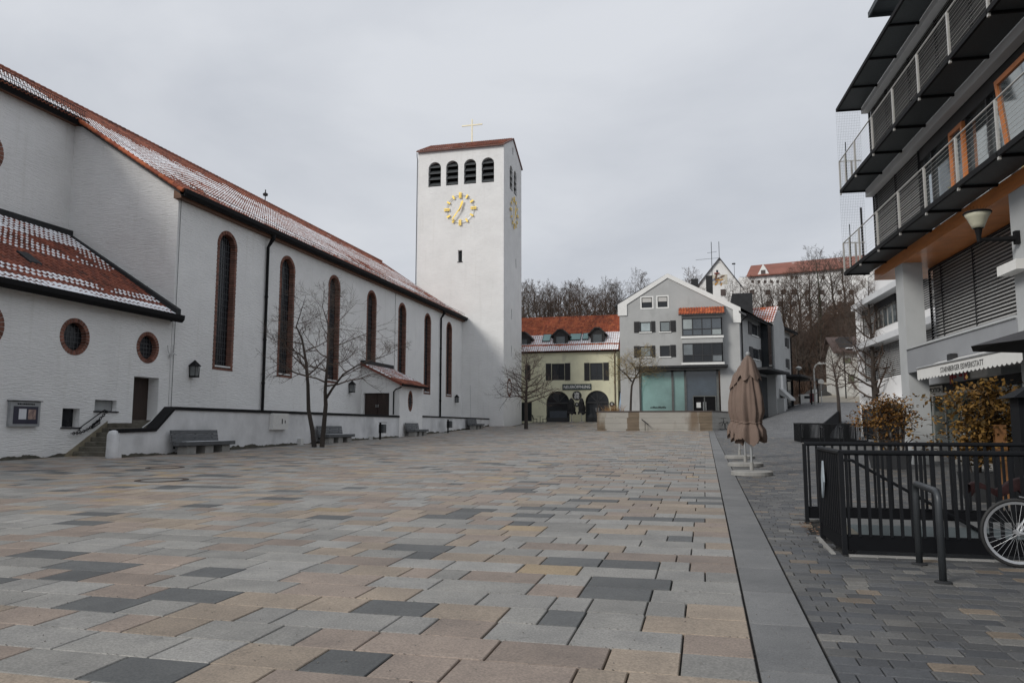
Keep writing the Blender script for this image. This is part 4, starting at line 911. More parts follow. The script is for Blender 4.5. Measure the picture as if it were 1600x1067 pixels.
# closed black parasols, cafe chairs and table in front
def closed_parasol(name, lab, loc, h, r, matc, base_r, seed, flare=1.0, z0=.55, waist=.33, group=None, finial=True):
    o = thing(name, lab, 'parasol', loc, group=group); x, y, z = loc; rr = random.Random(seed); ph = rr.uniform(0, 6)
    MB().tube([(x, y, z+.05), (x, y, z+h-.1)], .032, 8).build('pole', silver, o)
    n = 72; prof = [(1.22*flare, z0), (1.24*flare, z0+.12), (1.16, z0+.3), (.95, waist*h+.06), (.84, waist*h+.13), (.92, waist*h+.2), (1.12, .52*h), (1.06, .64*h), (.84, .76*h), (.72, .84*h)]
    def rf(a, zz):
        t = (zz-z0)/(h-z0); f = 1+.15*(abs(math.sin(4*a+ph+1.1*t))*2-1)+.10*math.sin(5*a+2*ph-3*t)+.06*math.sin(13*a+ph+2*t)
        return f
    b = MB(); vs = []
    for i, (rf_, zz) in enumerate(prof):
        for k in range(n):
            a = 2*math.pi*k/n; q = r*rf_*rf(a, zz); dz = (.085*math.sin(3*a+ph)+.07*(abs(math.sin(2.5*a+2*ph))*2-1)+.03*math.sin(11*a)) if i == 0 else (.03*math.sin(3*a+ph) if i == 1 else 0)
            vs.append((x+q*math.cos(a), y+q*math.sin(a), z+zz+dz))
    m = len(prof); b.add(vs, [(i*n+k, i*n+(k+1)%n, (i+1)*n+(k+1)%n, (i+1)*n+k) for i in range(m-1) for k in range(n)]+[tuple(range((m-1)*n, m*n))])
    cn = b.build('canopy', matc, o, smooth=True)
    b = MB(); vs = []; prof = [(1.02, .80*h), (.93, .825*h), (.74, .88*h), (.56, .94*h), (.3, .975*h), (.08, .99*h)]
    for i, (rf_, zz) in enumerate(prof):
        for k in range(n):
            a = 2*math.pi*k/n; q = r*rf_*(1+(.14*(abs(math.sin(3*a+ph+1))*2-1)+.07*math.sin(9*a))*(1-.15*i)); dz = .08*(1-2*abs(math.sin(3*a+ph+1))) if i == 0 else 0
            vs.append((x+q*math.cos(a), y+q*math.sin(a), z+zz+dz))
    m = len(prof); b.add(vs, [(i*n+k, i*n+(k+1)%n, (i+1)*n+(k+1)%n, (i+1)*n+k) for i in range(m-1) for k in range(n)]+[tuple(range((m-1)*n, m*n))]); b.build('top_flap', matc, o, smooth=True)
    tb = MB(); zz = z+waist*h+.2
    tb.tube([(x+r*.86*rf(2*math.pi*k/72, waist*h+.13)*math.cos(2*math.pi*k/72), y+r*.86*rf(2*math.pi*k/72, waist*h+.13)*math.sin(2*math.pi*k/72), zz-.07+.012*math.sin(k*.5)) for k in range(73)], .026, 5); tb.build('tie_band', matc, cn)
    if finial: MB().lathe([(.02, h-.06), (.055, h-.02), (.06, h+.03), (.03, h+.06)], 10, (x, y, z)).build('finial', silver, o)
    bs = MB(); bs.lathe([(base_r, .0), (base_r, .09), (base_r*.93, .11), (.06, .12)], 32, (x, y, z)); bs.lathe([(.05, .1), (.05, .32)], 10, (x, y, z)); bs.build('base', concrete, o)
    return o
blk = M('black_cloth', (.012,.012,.014), .9, .3, 6)
for u, r_, lab in ((893, .34, 'closed black parasol overlapping the left arch of yellow house'), (909, .3, 'closed black parasol between the two arches of yellow house')):
    q = onY(u, 660, YH-1.5); closed_parasol('closed_parasol', lab, (q[0], YH-1.5, g(q[0], YH-1.5)), 2.75, r_, blk, .3, u, z0=.95, waist=.36, group='black parasols of the cafe', finial=False)
def cafe_chair(x, y, rz, lab):
    z = g(x, y); o = thing('cafe_chair', lab, 'chair', (x, y, z), group='cafe chairs'); c, s_ = math.cos(rz), math.sin(rz)
    W = lambda a, b, h: (x+c*a-s_*b, y+s_*a+c*b, z+h)
    MB().box(-.22, .22, -.22, .22, .42, .46, W).build('seat', blk, o); MB().add([W(-.22,-.24,.46), W(-.18,-.2,.46), W(-.30,-.2,.9), W(-.34,-.2,.9), W(-.22,.24,.46), W(-.18,.2,.46), W(-.30,.2,.9), W(-.34,.2,.9)], [(0,1,2,3), (4,7,6,5), (0,4,5,1), (1,5,6,2), (2,6,7,3), (3,7,4,0)]).build('backrest', blk, o)
    for a, b in ((-.2,-.2), (.2,-.2), (.2,.2), (-.2,.2)): MB().tube([W(a, b, 0), W(a, b, .43)], .018, 5).build('leg', blk, o)
q = onY(836, 660, YH-2.2); cafe_chair(q[0], YH-2.2, 0, 'black cafe chair left of the small table, by the side door'); q = onY(851, 660, YH-2.2); cafe_chair(q[0], YH-2.2, math.pi, 'black cafe chair right of the small table, near left arch')
q = onY(844, 660, YH-2.2); x, y, z = q[0], YH-2.2, g(q[0], YH-2.2); tb = thing('cafe_table', 'small black cafe table between two chairs', 'table', (x, y, z))
MB().lathe([(.38, .7), (.38, .73)], 20, (x, y, z)).build('top', blk, tb); MB().tube([(x, y, z), (x, y, z+.7)], .03, 6).build('pillar', blk, tb); MB().lathe([(.22, 0), (.2, .03)], 16, (x, y, z)).build('foot', blk, tb)
# ================================================================= grey house
YG = 75.0
grey = M('grey_render', (.40,.405,.40), .88, .09, .7, bump=.25, bscale=16, dist=.015, spec=.2, stain=((.33,.335,.33), .9, .6, (1,1,.4)))
gh = thing('grey_house', 'grey gabled house with bay window and large glass shopfront', 'house', (-2, YG+5, 1.6)); T = FY(YG); P = lambda *a: rectpx(onY, YG, *a)
GX0, GX1 = onY(969, 560, YG)[0], onY(1157, 560, YG)[0]; zl, zrr, zp = onY(967, 478, YG)[2], onY(1157, 483, YG)[2], onY(1043, 431, YG)[2]; xp = onY(1043, 431, YG)[0]
smallw = [P(1002.5, 465, 1019, 481), P(1027.5, 463.5, 1043, 480)]
shw = [P(1000, 503, 1017, 518.5), P(1031, 502, 1047, 518), P(1000, 541, 1017, 557.5), P(1031, 540, 1047, 557)]
shop = P(999, 578, 1126, 645); shop = (shop[0], shop[1], 1.7, shop[3])
mb = MB(); mb.sheet([(GX0, 0), (GX1, 0), (GX1, zrr), (xp, zp), (GX0, zl)], [rect(q) for q in smallw+shw+[shop]], .3, T)
mb.quad((GX0, YG, 0), (GX0, YG+20, 0), (GX0, YG+20, zl), (GX0, YG, zl)); mb.build('wall', grey, gh)
blind = M('roller_blind', (.48,.47,.45), .6, .1, 4, st=(1,1,12))
for q in smallw:
    w_ = window(gh, T, *q, frame_dark, pane_dark, 1, 2, .07, .12, .06, hz=[.52]); MB().box(q[0]+.07, q[1]-.07, -.1, -.05, q[2]+.55*(q[3]-q[2]), q[3]-.05, T).build('blind', blind, w_)
    b = MB(); e_ = .13; b.sheet([(q[0]-e_, q[2]-e_), (q[1]+e_, q[2]-e_), (q[1]+e_, q[3]+e_), (q[0]-e_, q[3]+e_)], [rect(q)], .03, T, b=.02); b.build('surround', white_trim, w_)
for k, q in enumerate(shw):
    w_ = window(gh, T, *q, frame_dark, pane_pale if k == 0 else (pane_dark if k == 3 else glassy('pale_pane%d' % k, (.20,.23,.235), .08)), 1, 1, .08, .12, .07)
    MB().box(q[0]-.1, q[1]+.1, -.05, .08, q[2]-.12, q[2]-.01, T).build('sill', white_trim, w_)
    wd = (q[1]-q[0])*.55
    for a0, a1 in (((q[0]-wd, q[0]-.02), (q[1]+.02, q[1]+wd*.72)) if k % 2 == 0 else ((q[1]+.02, q[1]+wd),)):
        b = MB().box(a0, a1, .02, .06, q[2]-.05, q[3]+.05, T); z = q[2]
        while z < q[3]-.05: b.box(a0+.05, a1-.05, .06, .08, z, z+.05, T); z += .1
        b.build('shutter', sh_dark, gh)
# bay window, two storeys
bq = P(1066, 493, 1129, 572); Bd = .85; b = MB(); Tb = FY(YG-Bd); z0, z1 = bq[2], bq[3]; w1 = P(1066, 498, 1129, 526); w2 = P(1066, 537, 1129, 567)
b.box(bq[0], bq[1], -Bd+.01, -.02, z0, w2[2], Tb); b.box(bq[0], bq[1], -Bd+.01, -.02, w2[3], w1[2], Tb); b.box(bq[0], bq[1], -Bd+.01, -.02, w1[3], z1, Tb); ba = b.build('bay', grey, gh)
for q in (w1, w2):
    window(ba, Tb, bq[0]+.02, bq[1]-.02, q[2], q[3], frame_dark, pane_dark if q is w2 else glassy('bay_pane', (.09,.105,.12), .06), 4, 2, .1, .1, .08, hz=[.36], pane2=glassy('bay_curtain_%.0f' % q[2], (.34,.38,.38) if q is w1 else (.17,.19,.2), .1))
    sd = MB().box(.06, Bd-.05, -.12, -.1, q[2], q[3], FX(bq[1])).build('side_pane', pane_dark, ba)
    f = MB(); 
    for a in (0.02, Bd-.1): f.box(YG-Bd+a, YG-Bd+a+.08, -.1, -.02, q[2], q[3], FX(bq[1]))
    f.build('side_frame', frame_dark, ba)
    MB().box(bq[0]-.1, bq[1]+.1, -.3, .06, q[2]-.22, q[2]-.02, Tb).build('white_ledge', white_trim, ba)
zb1 = P(1062, 476, 1130, 489); sb = (zb1[3]-zb1[2])/(Bd+.35)
tiles(ba, (zb1[0]-.1, YG-Bd-.3, z1+.02), (1,0,0), (0,1,sb), int((zb1[1]-zb1[0]+.3)/.25), 4, .25, .34, tile_orange)
MB().prism([(YG-Bd-.3, z1-.1), (YG, z1+(Bd+.3)*sb-.1), (YG, z1+(Bd+.3)*sb+.03), (YG-Bd-.3, z1+.03)], zb1[0]-.1, zb1[1]+.2, lambda a, bb, z: (bb, a, z)).build('bay_roof', frame_dark, ba)
# shopfront
glass_teal = glassy('teal_shop_glass', (.17,.29,.27), .03, .3, .35, spec=.8)
glass_nave = glassy('dark_shop_glass', (.04,.055,.07), .03, .5, .5, spec=.9)
sf = MB(); zs0, zs1 = shop[2], shop[3]; us = [999, 1049, 1053, 1070, 1072, 1126]
m1, m2, m3 = onY(1051, 610, YG)[0], onY(1071, 610, YG)[0], onY(1122, 610, YG)[0]
for a in (shop[0]+.06, m1, m2, shop[1]-.25): sf.box(a-.1, a+.1, -.3, -.1, zs0, zs1, T)
sf.box(shop[0], shop[1], -.3, -.1, zs1-.15, zs1, T)
dq = P(1084, 618, 1118, 645); sf.box(dq[0]-.08, dq[0], -.3, -.05, zs0, dq[3], T); sf.box(dq[1], dq[1]+.08, -.3, -.05, zs0, dq[3], T); sf.box(dq[0], dq[1], -.3, -.05, dq[3]-.1, dq[3], T); sf.box((dq[0]+dq[1])/2-.05, (dq[0]+dq[1])/2+.05, -.3, -.1, zs0, dq[3]-.1, T)
sfo = sf.build('shopfront', M('shop_frame', (.10,.105,.10), .5, .2, 3), gh)
for a0, a1, m_ in ((shop[0]+.06, m1, glass_teal), (m1, m2, glass_teal), (m2, shop[1]-.25, glass_nave)): MB().box(a0, a1, -.25, -.23, zs0, zs1-.1, T).build('pane', m_, sfo)
MB().box(dq[0], dq[1], -.2, -.18, zs0, dq[3]-.1, T).build('door_pane', dark_in, sfo); MB().box((dq[0]+dq[1])/2-.75, (dq[0]+dq[1])/2-.35, -.18, -.17, dq[2]+.5, dq[2]+1.0, T).build('door_notice', lw, sfo)
for a in (-.12, .12): MB().box((dq[0]+dq[1])/2+a-.025, (dq[0]+dq[1])/2+a+.025, -.12, -.06, zs0+.7, dq[3]-.6, T).build('door_handle', silver, sfo)
mk = MB(); rr = random.Random(4); a = onY(1016, 636, YG)[0]; a9 = onY(1039, 636, YG)[0]; zz = onY(1028, 636.5, YG)[2]
while a < a9: l_ = rr.uniform(.05, .13); mk.box(a, a+l_, -.23, -.225, zz-.07, zz+rr.uniform(.04, .12), T); a += l_+.025
mk.build('glass_lettering', dark_in, sfo)
MB().box(GX0+1.6, onY(1137, 572, YG)[0], .0, 1.0, onY(1060, 575.5, YG)[2], onY(1060, 572.5, YG)[2]+.02, T).build('shop_canopy', zinc, gh)
# gable verge boards
vb = MB(); e_ = .55
lo = [(GX0-.15, zl-1.0), (GX0-.15, zl+.12), (xp, zp+.22), (GX1+.15, zrr+.16), (GX1+.15, zrr-1.3), (GX1-.55, zrr-1.3), (GX1-.55, zrr-.02), (xp, zp-.22), (GX0+.75, zl+.1), (GX0+.75, zl-1.0)]
vb.prism(lo, .01, .1, T); vb.build('verge_board', white_trim, gh)
# side wing: skewed street side
SD = 19.0; TS2 = FS(GX1, YG, SD); LW = 27.0
d_s = Vector((math.sin(R(SD)), math.cos(R(SD))))
def onS(u, v, K=0):
    d = ray(u, v); n_ = (math.cos(R(SD)), -math.sin(R(SD))); t = (GX1*n_[0]+YG*n_[1]+K)/(d[0]*n_[0]+d[1]*n_[1])
    return ((d[0]*t-GX1)*d_s.x+(d[1]*t-YG)*d_s.y, 0, H+d[2]*t)
def PS(u0, v0, u1, v1):
    p, q = onS(u0, (v0+v1)/2), onS(u1, (v0+v1)/2); um = (u0+u1)/2; return (p[0], q[0], onS(um, v1)[2], onS(um, v0)[2])
a_mid0, a_mid1 = onS(1197, 560)[0], onS(1214, 560)[0]; a_end = onS(1235.5, 560)[0]; zsE = onS(1172, 497)[2]; zsE2 = onS(1225, 517)[2]
wr = [PS(1174, 507, 1184, 524), PS(1176, 545, 1186, 561), PS(1220, 527, 1228, 541), PS(1221, 560, 1229, 574)]
mb = MB(); mb.sheet([(0, 0), (a_end, 0), (a_end, zsE2), (a_mid0, zsE), (0, zsE)], [rect(q) for q in wr], .2, TS2); mb.build('side_wall', grey, gh)
gz1 = onS(1207, 487)[2]
gb = MB(); gb.prism([(a_mid0, 0), (a_mid1, 0), (a_mid1, zsE), ((a_mid0+a_mid1)/2+.6, gz1), (a_mid0, zsE+.2)], -4, .9, TS2); gb.build('stair_gable', grey, gh)
dk = PS(1189, 504, 1198, 576); MB().box(dk[0], a_mid0, .02, .75, dk[2], zsE-.3, TS2).build('dark_glazing', pane_dark, gh)
for k, q in enumerate(wr):
    w_ = window(gh, TS2, *q, frame_dark, pane_dark, 2, 1, .07, .1, .06); MB().box(q[0]-.1, q[1]+.1, -.05, .08, q[2]-.1, q[2]-.01, TS2).build('sill', white_trim, w_)
    wd = (q[1]-q[0])*.5
    for a0, a1 in ((q[0]-wd, q[0]-.02), (q[1]+.02, q[1]+wd)): MB().box(a0, a1, .02, .07, q[2]-.05, q[3]+.05, TS2).build('shutter', sh_dark, gh)
rf = MB(); 
def rp_(a, b, z): return TS2(a, b, z)
rf.add([rp_(-.1, .7, zsE-.1), rp_(a_mid0, .7, zsE-.1), rp_(a_mid0, -6.5, zp), rp_(-.1, -6.5, zp), rp_(-.1, .7, zsE-.3), rp_(a_mid0, .7, zsE-.3), rp_(a_mid0, -6.5, zp-.3), rp_(-.1, -6.5, zp-.3)], [(0,1,2,3), (4,7,6,5), (0,4,5,1), (1,5,6,2), (2,6,7,3), (3,7,4,0)])
rf.add([rp_(a_mid1, .7, zsE2+.2), rp_(a_end+.5, .7, zsE2+.0), rp_(a_end+.5, -6.5, zsE2+3.5), rp_(a_mid1, -6.5, zsE2+3.5), rp_(a_mid1, .7, zsE2-.05), rp_(a_end+.5, .7, zsE2-.25), rp_(a_end+.5, -6.5, zsE2+3.2), rp_(a_mid1, -6.5, zsE2+3.2)], [(0,1,2,3), (4,7,6,5), (0,4,5,1), (1,5,6,2), (2,6,7,3), (3,7,4,0)])
rf.add([(GX0-.5, YG+.02, zl+.1), (xp, YG+.02, zp+.25), (xp, YG+25, zp+.25), (GX0-.5, YG+25, zl+.1), (GX0-.5, YG+.02, zl-.1), (xp, YG+.02, zp+.05), (xp, YG+25, zp+.05), (GX0-.5, YG+25, zl-.1)], [(0,1,2,3), (4,7,6,5), (0,4,5,1), (1,5,6,2), (2,6,7,3), (3,7,4,0)])
rf.quad((xp, YG+.02, zp+.25), (GX1+.4, YG+.02, zrr), TS2(a_mid0, .6, zsE), (xp+4, YG+20, zp+.2))
rf.quad((xp, YG+.02, zp+.25), (xp+4, YG+20, zp+.2), (xp+4, YG+25, zp-2), (xp, YG+25, zp+.2)); rf.build('roof', M('slate_roof', (.035,.037,.042), .6, .3, 2, bump=.2, bscale=8), gh)
Gr = Vector(TS2(a_mid0-.1, 1.1, zsE+.1)); Ur = Vector((d_s.x, d_s.y, 0)); 
tiles(gh, TS2(a_mid0-.15, .9, zsE+.15), (-math.cos(R(SD)), math.sin(R(SD)), .0), ((d_s.x)*.75, (d_s.y)*.75, .62), 16, 9, .27, .34, tile_orange, lambda fu, fv, i, j: nz(i*.3, j*.3, 1)*.5+.3)
gutter(gh, [(.68, zsE-.05), (.68, zsE-.18), (.8, zsE-.2), (.84, zsE-.05)], -.1, a_mid0, TS2); gutter(gh, [(.68, zsE2+.1), (.68, zsE2-.1), (.8, zsE2-.12), (.84, zsE2+.1)], a_mid1, a_end+.5, TS2)
MB().tube([TS2(.35, .7, zsE-.2), TS2(.35, .12, zsE-.7), TS2(.35, .12, 1.6)], .07, 7).build('downpipe', black_metal, gh); MB().tube([TS2(a_end-.15, .7, zsE2-.2), TS2(a_end-.15, .12, zsE2-.6), TS2(a_end-.15, .12, 3)], .07, 7).build('downpipe', black_metal, gh)
q0, q1 = onS(1164, 590)[0], onS(1190, 590)[0]; MB().box(onS(1163, 585)[0], a_mid0+.6, .0, 2.2, onS(1185, 583)[2], onS(1185, 580.5)[2]+.05, TS2).build('canopy', zinc, gh)
MB().box(a_mid1, a_end+3.5, .0, 2.4, onS(1225, 591)[2], onS(1225, 589)[2]+.08, TS2).build('canopy', zinc, gh)
MB().box(onS(1163, 600)[0]+.5, a_mid0-.1, .01, .04, 2.0, onS(1180, 586)[2], TS2).build('side_shop_glass', pane_dark, gh); MB().box(a_mid1+.1, a_end+.02, .01, .05, 3.0, onS(1225, 593)[2], TS2).build('side_shop_glass', pane_dark, gh)
for a in (a_end-.4, a_end+3.2): MB().tube([TS2(a, 2.2, g(*TS2(a, 2.2, 0)[:2])), TS2(a, 2.2, onS(1225, 590)[2])], .09, 8).build('canopy_post', black_metal, gh)
aq = (a_mid0+a_mid1)/2; zz = onS(1205, 620)[2]
MB().box(aq-.3, aq+.9, .9, 1.0, 2.4, zz, TS2).build('entrance', pane_dark, gh); MB().prism([(.9, zz+.2), (2.0, zz-.4), (2.0, zz-.2), (.9, zz+.9)], aq-1.0, aq+1.2, lambda a, b, z: TS2(b, a, z)).build('entrance_hood', grey, gh)
MB().box(a_mid0+.2, a_mid0+.9, .9, 1.6, 1.5, zz-.2, TS2).build('entrance_pier', grey, gh)
h_ = MB(); h_.prism([(aq+.2+.5*math.cos(t*math.pi/10), zz+1.6+.8*math.sin(t*math.pi/10)) for t in range(11)]+[(aq-.3, zz+.4), (aq+.7, zz+.4)], .9, .93, TS2); h_.build('niche', white_trim, gh)
# chimney stack and roof box
q = onY(1115, 450, YG+7); MB().box(onY(1103, 440, YG+7)[0], onY(1113, 440, YG+7)[0], YG+6.5, YG+7.4, zp-4, onY(1108, 432, YG+7)[2]).build('chimney', zinc, gh); MB().box(onY(1080, 440, YG+7)[0], onY(1091, 440, YG+7)[0], YG+6.5, YG+7.4, zp-3, onY(1085, 437, YG+7)[2]).build('chimney', zinc, gh)
MB().box(onY(1143, 470, YG+9)[0], onY(1174, 470, YG+9)[0], YG+7, YG+12, zrr-1, onY(1160, 463, YG+9)[2]).build('roof_box', zinc, gh)
# ================================================================= concrete planter
YPl = 66.0; cpm = M('board_marked_concrete', (.33,.315,.285), .85, .13, 1.2, bump=.3, bscale=10, spec=.2, st=(.6,.6,4), stain=((.17,.13,.095), .42, .57, (1.2,1,.5)))
pt_ = thing('concrete_planter', 'long low board-marked concrete planter with brown wet stains', 'planter', (-4, YPl+.3, 1.2)); px0, px1 = onY(933, 660, YPl)[0], onY(1113, 660, YPl)[0]; ztp = onY(1020, 643.5, YPl)[2]
T = FY(YPl); nl = 4; hh = (ztp-.9)/nl
cpb = M('wet_brown_concrete', (.15,.115,.08), .7, .3, 1.2, bump=.3, bscale=10, spec=.35, st=(.6,.6,4), stain=((.30,.28,.24), .55, .54, (1.1,1,.5)))
cuts = [px0, onY(947, 660, YPl)[0], onY(980, 660, YPl)[0], onY(999, 660, YPl)[0], onY(1093, 660, YPl)[0], px1]
for k in range(nl):
    jo = random.uniform(-.004, .004)
    for q in range(5): MB().box(cuts[q]+(.25*nz(k, q, 3, 1.7) if q else 0), cuts[q+1]+(.25*nz(k, q+1, 3, 1.7) if q < 4 else 0), -.35, jo, .9+hh*k+.006, .9+hh*(k+1)-.006, T).build('board_course', cpb if q in (0, 2, 4) else cpm, pt_)
sv = Vector((3.3, 75.0))-Vector((px1, YPl)); sl_ = sv.length; sdeg = math.degrees(math.atan2(sv.x, sv.y)); Tp = FS(px1, YPl, sdeg)
for k in range(nl): MB().box(.01, sl_, -.35, 0, .9+hh*k+.006, .9+hh*(k+1)-.006, Tp).build('board_course', cpm, pt_)
MB().box(px0-.0, px0+.35, -8.9, -.36, .9, ztp-.005, T).build('side_wall', cpm, pt_)
cpg = MB(); cpg.box(px0-.04, px1+.04, -.4, .04, ztp, ztp+.1, T); cpg.box(.0, sl_, -.4, .04, ztp+.001, ztp+.101, Tp); cpg.build('coping', M('planter_coping', (.06,.045,.04), .6, .3, 3), pt_)
MB().quad((px0, YPl+.3, ztp-.15), (px1, YPl+.3, ztp-.15), (3.0, YG, ztp-.15), (px0, YG, ztp-.15)).build('soil', M('soil', (.05,.04,.03), .95, .4, 6, bump=.6), pt_)
ml = thing('slanted_label_stand', 'small slanted info plate standing before the planter', 'sign', (onY(1008, 672, YPl-.3)[0], YPl-.3, g(-5, YPl)))
x = onY(1008, 668, YPl-.3)[0]; z = g(x, YPl-.3); MB().tube([(x, YPl-.3, z), (x, YPl-.3, z+.65)], .025, 5).build('post', zinc, ml); MB().prism([(x-.3, z+.95), (x+.25, z+.5), (x+.3, z+.55), (x-.25, z+1.0)], .0, .35, FY(YPl-.15)).build('plate', zinc, ml)
# blue figure-like sculpture beside the house
bs = thing('wrapped_parasol', 'pale blue and black wrapped parasol standing behind the planter', 'parasol', (onY(974, 640, 77)[0], 77, 2.0)); x = onY(974, 640, 77)[0]; zb_ = 2.2; zt_ = onY(972, 609, 77)[2]
b = MB(); rr = random.Random(8)
prof = [(.26, 0), (.42, .5), (.46, 1.2), (.40, 2.2), (.30, zt_-zb_-.35), (.12, zt_-zb_)]
b.lathe(prof, 24, (x+.05, 77, zb_), rf=lambda a, z: 1+.2*math.sin(5*a+3*z)); b.build('cover', M('pale_blue_cloth', (.33,.45,.58), .8, .6, 2.5, col2=(.10,.14,.2)), bs, smooth=True); MB().box(x-.42, x-.22, 77.0, 77.3, zb_, zt_-.1).build('black_side', blk, bs)
# ================================================================= modern building on the right
mo = thing('modern_building', 'modern grey building with steel balconies, louvred blinds and orange timber soffit', 'building', (*l2w(10, 16), .3))
XF, XB, YE = 8.0, 7.12, 29.04; YN = 4.0
fas = M('grey_fascia', (.62,.635,.65), .55, .06, 2); grate = M('dark_grating', (.05,.06,.066), .55, .3, 30, spec=.3); colm = M('pale_grey_column', (.42,.435,.44), .8, .08, 1.2, bump=.1, spec=.2)
slatm = M('aluminium_slats', (.46,.465,.46), .5, .08, 3, rnd=.1); orange = M('orange_timber', (.58,.21,.055), .5, .22, 2.2, st=(.6,.6,5), coat=.25); orange_f = M('orange_window_frame', (.5,.17,.05), .5, .15, 3)
steel = M('stainless_posts', (.52,.51,.48), .45, .12, 5, metal=.5); concr = M('panel_grey', (.26,.27,.285), .6, .06, 1.5)
win_refl = M('reflecting_window', (.34,.38,.40), .03, .15, .5, bump=.02, bscale=1.2, dist=.02, metal=.85)
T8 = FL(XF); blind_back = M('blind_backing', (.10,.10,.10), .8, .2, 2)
for z0, nm in ((10.05, 'fascia'), (13.23, 'fascia')): MB().box(YN, YE, -.25, 0, z0-.14, z0+.26, T8).build(nm, fas, mo)
MB().box(YN, YE-.1, -.9, -.26, 10.0, 10.3, T8).build('floor_slab', concr, mo); MB().box(YN, YE-.1, -6, -.26, 13.2, 13.5, T8).build('floor_slab', concr, mo)
def blinds(root, x0, a0, a1, z0, z1, pitch=.085, cut=(), name='louvre_blind', single=False):
    b = MB(); z = z0; Tb = FL(x0); o = None
    if single:
        o = MB().box(a0, a1, -.05, .02, z1-.06, z1, Tb).build(name, zinc, root)
    while z < z1-.02:
        b.add([Tb(a0, 0, z), Tb(a1, 0, z), Tb(a1, -.045, z+.05), Tb(a0, -.045, z+.05), Tb(a0, 0, z-.007), Tb(a1, 0, z-.007)], [(0,1,2,3), (0,4,5,1)]); z += pitch
        if single: b.build('slat', slatm, o); b = MB()
    if not single: o = b.build(name, slatm, root, kind='stuff')
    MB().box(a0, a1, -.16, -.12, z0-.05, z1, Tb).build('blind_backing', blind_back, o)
    for a in list(cut)+[a0-.015, a1+.015]: MB().box(a-.014, a+.014, -.06, .014, z0-.03, z1, Tb).build('guide_rail', zinc, o)
    return o
# second floor: blinds at the far end, windows nearer
yb = onL(1434, 250, 8.25)[1]
blinds(mo, 8.25, yb, YE-.05, 7.35, 10.0, cut=[yb+2.2, yb+4.4, yb+6.4], single=True); blinds(mo, 8.25, YN, YE-.05, 10.42, 13.2, .085, cut=[YN+2.3*k for k in range(1, 11)], single=True)
Tw = FL(8.3); zf0, zf1 = 7.25, 10.0; y = yb-.1; wl = []
fr = MB()
ys_ = [yb-.1, yb-.9, yb-2.6, onL(1487, 220, 8.3)[1], onL(1509, 210, 8.3)[1], onL(1542, 190, 8.3)[1], onL(1573, 160, 8.3)[1], 13.2, 11.5, 9.5, 7.5, 5.5, YN]
for k in range(len(ys_)-1):
    a1, a0 = ys_[k], ys_[k+1]; isop = k in (3, 6)
    MB().box(a0, a1, -.1, -.08, zf0+.45, zf1, Tw).build('window_pane', win_refl, mo)
    fr.box(a0-.04, a0+.04, -.1, 0, zf0, zf1, Tw)
fr.box(YN, yb, -.1, .02, zf0+.4, zf0+.5, Tw); fr.box(YN, yb, -.1, .02, zf1-.45, zf1, Tw); fr.build('window_frame', frame_dark, mo)
MB().box(YN, yb, -.09, -.06, zf0, zf0+.4, Tw).build('lower_pane', win_refl, mo)
for (a1, a0, tilt) in ((ys_[3], ys_[4], .0), (ys_[6], ys_[7]+.4, .16)):
    f = MB(); z0, z1 = zf0+.5, zf1-.5; e_ = .11
    S4 = lambda a, b, z: Tw(a, b+tilt*(z-z0)/(z1-z0), z)
    for bx in ((a0, a0+e_, z0, z1), (a1-e_, a1, z0, z1), (a0+e_, a1-e_, z0, z0+e_), (a0+e_, a1-e_, z1-e_, z1)): f.box(bx[0], bx[1], .0, .09, bx[2], bx[3], S4)
    fo_ = f.build('casement', orange_f, mo); MB().box(a0+e_, a1-e_, .03, .045, z0+e_, z1-e_, S4).build('casement_pane', win_refl, fo_)
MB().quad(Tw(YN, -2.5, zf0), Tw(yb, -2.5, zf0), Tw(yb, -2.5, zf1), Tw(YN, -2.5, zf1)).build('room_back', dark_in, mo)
# end wall
Te = FLy(YE-.0); MB().box(8.3, 16, -.3, -.1, 7.2, 13.4, lambda a, b, z: (*l2w(a, YE+b), z)).build('end_wall', concr, mo)
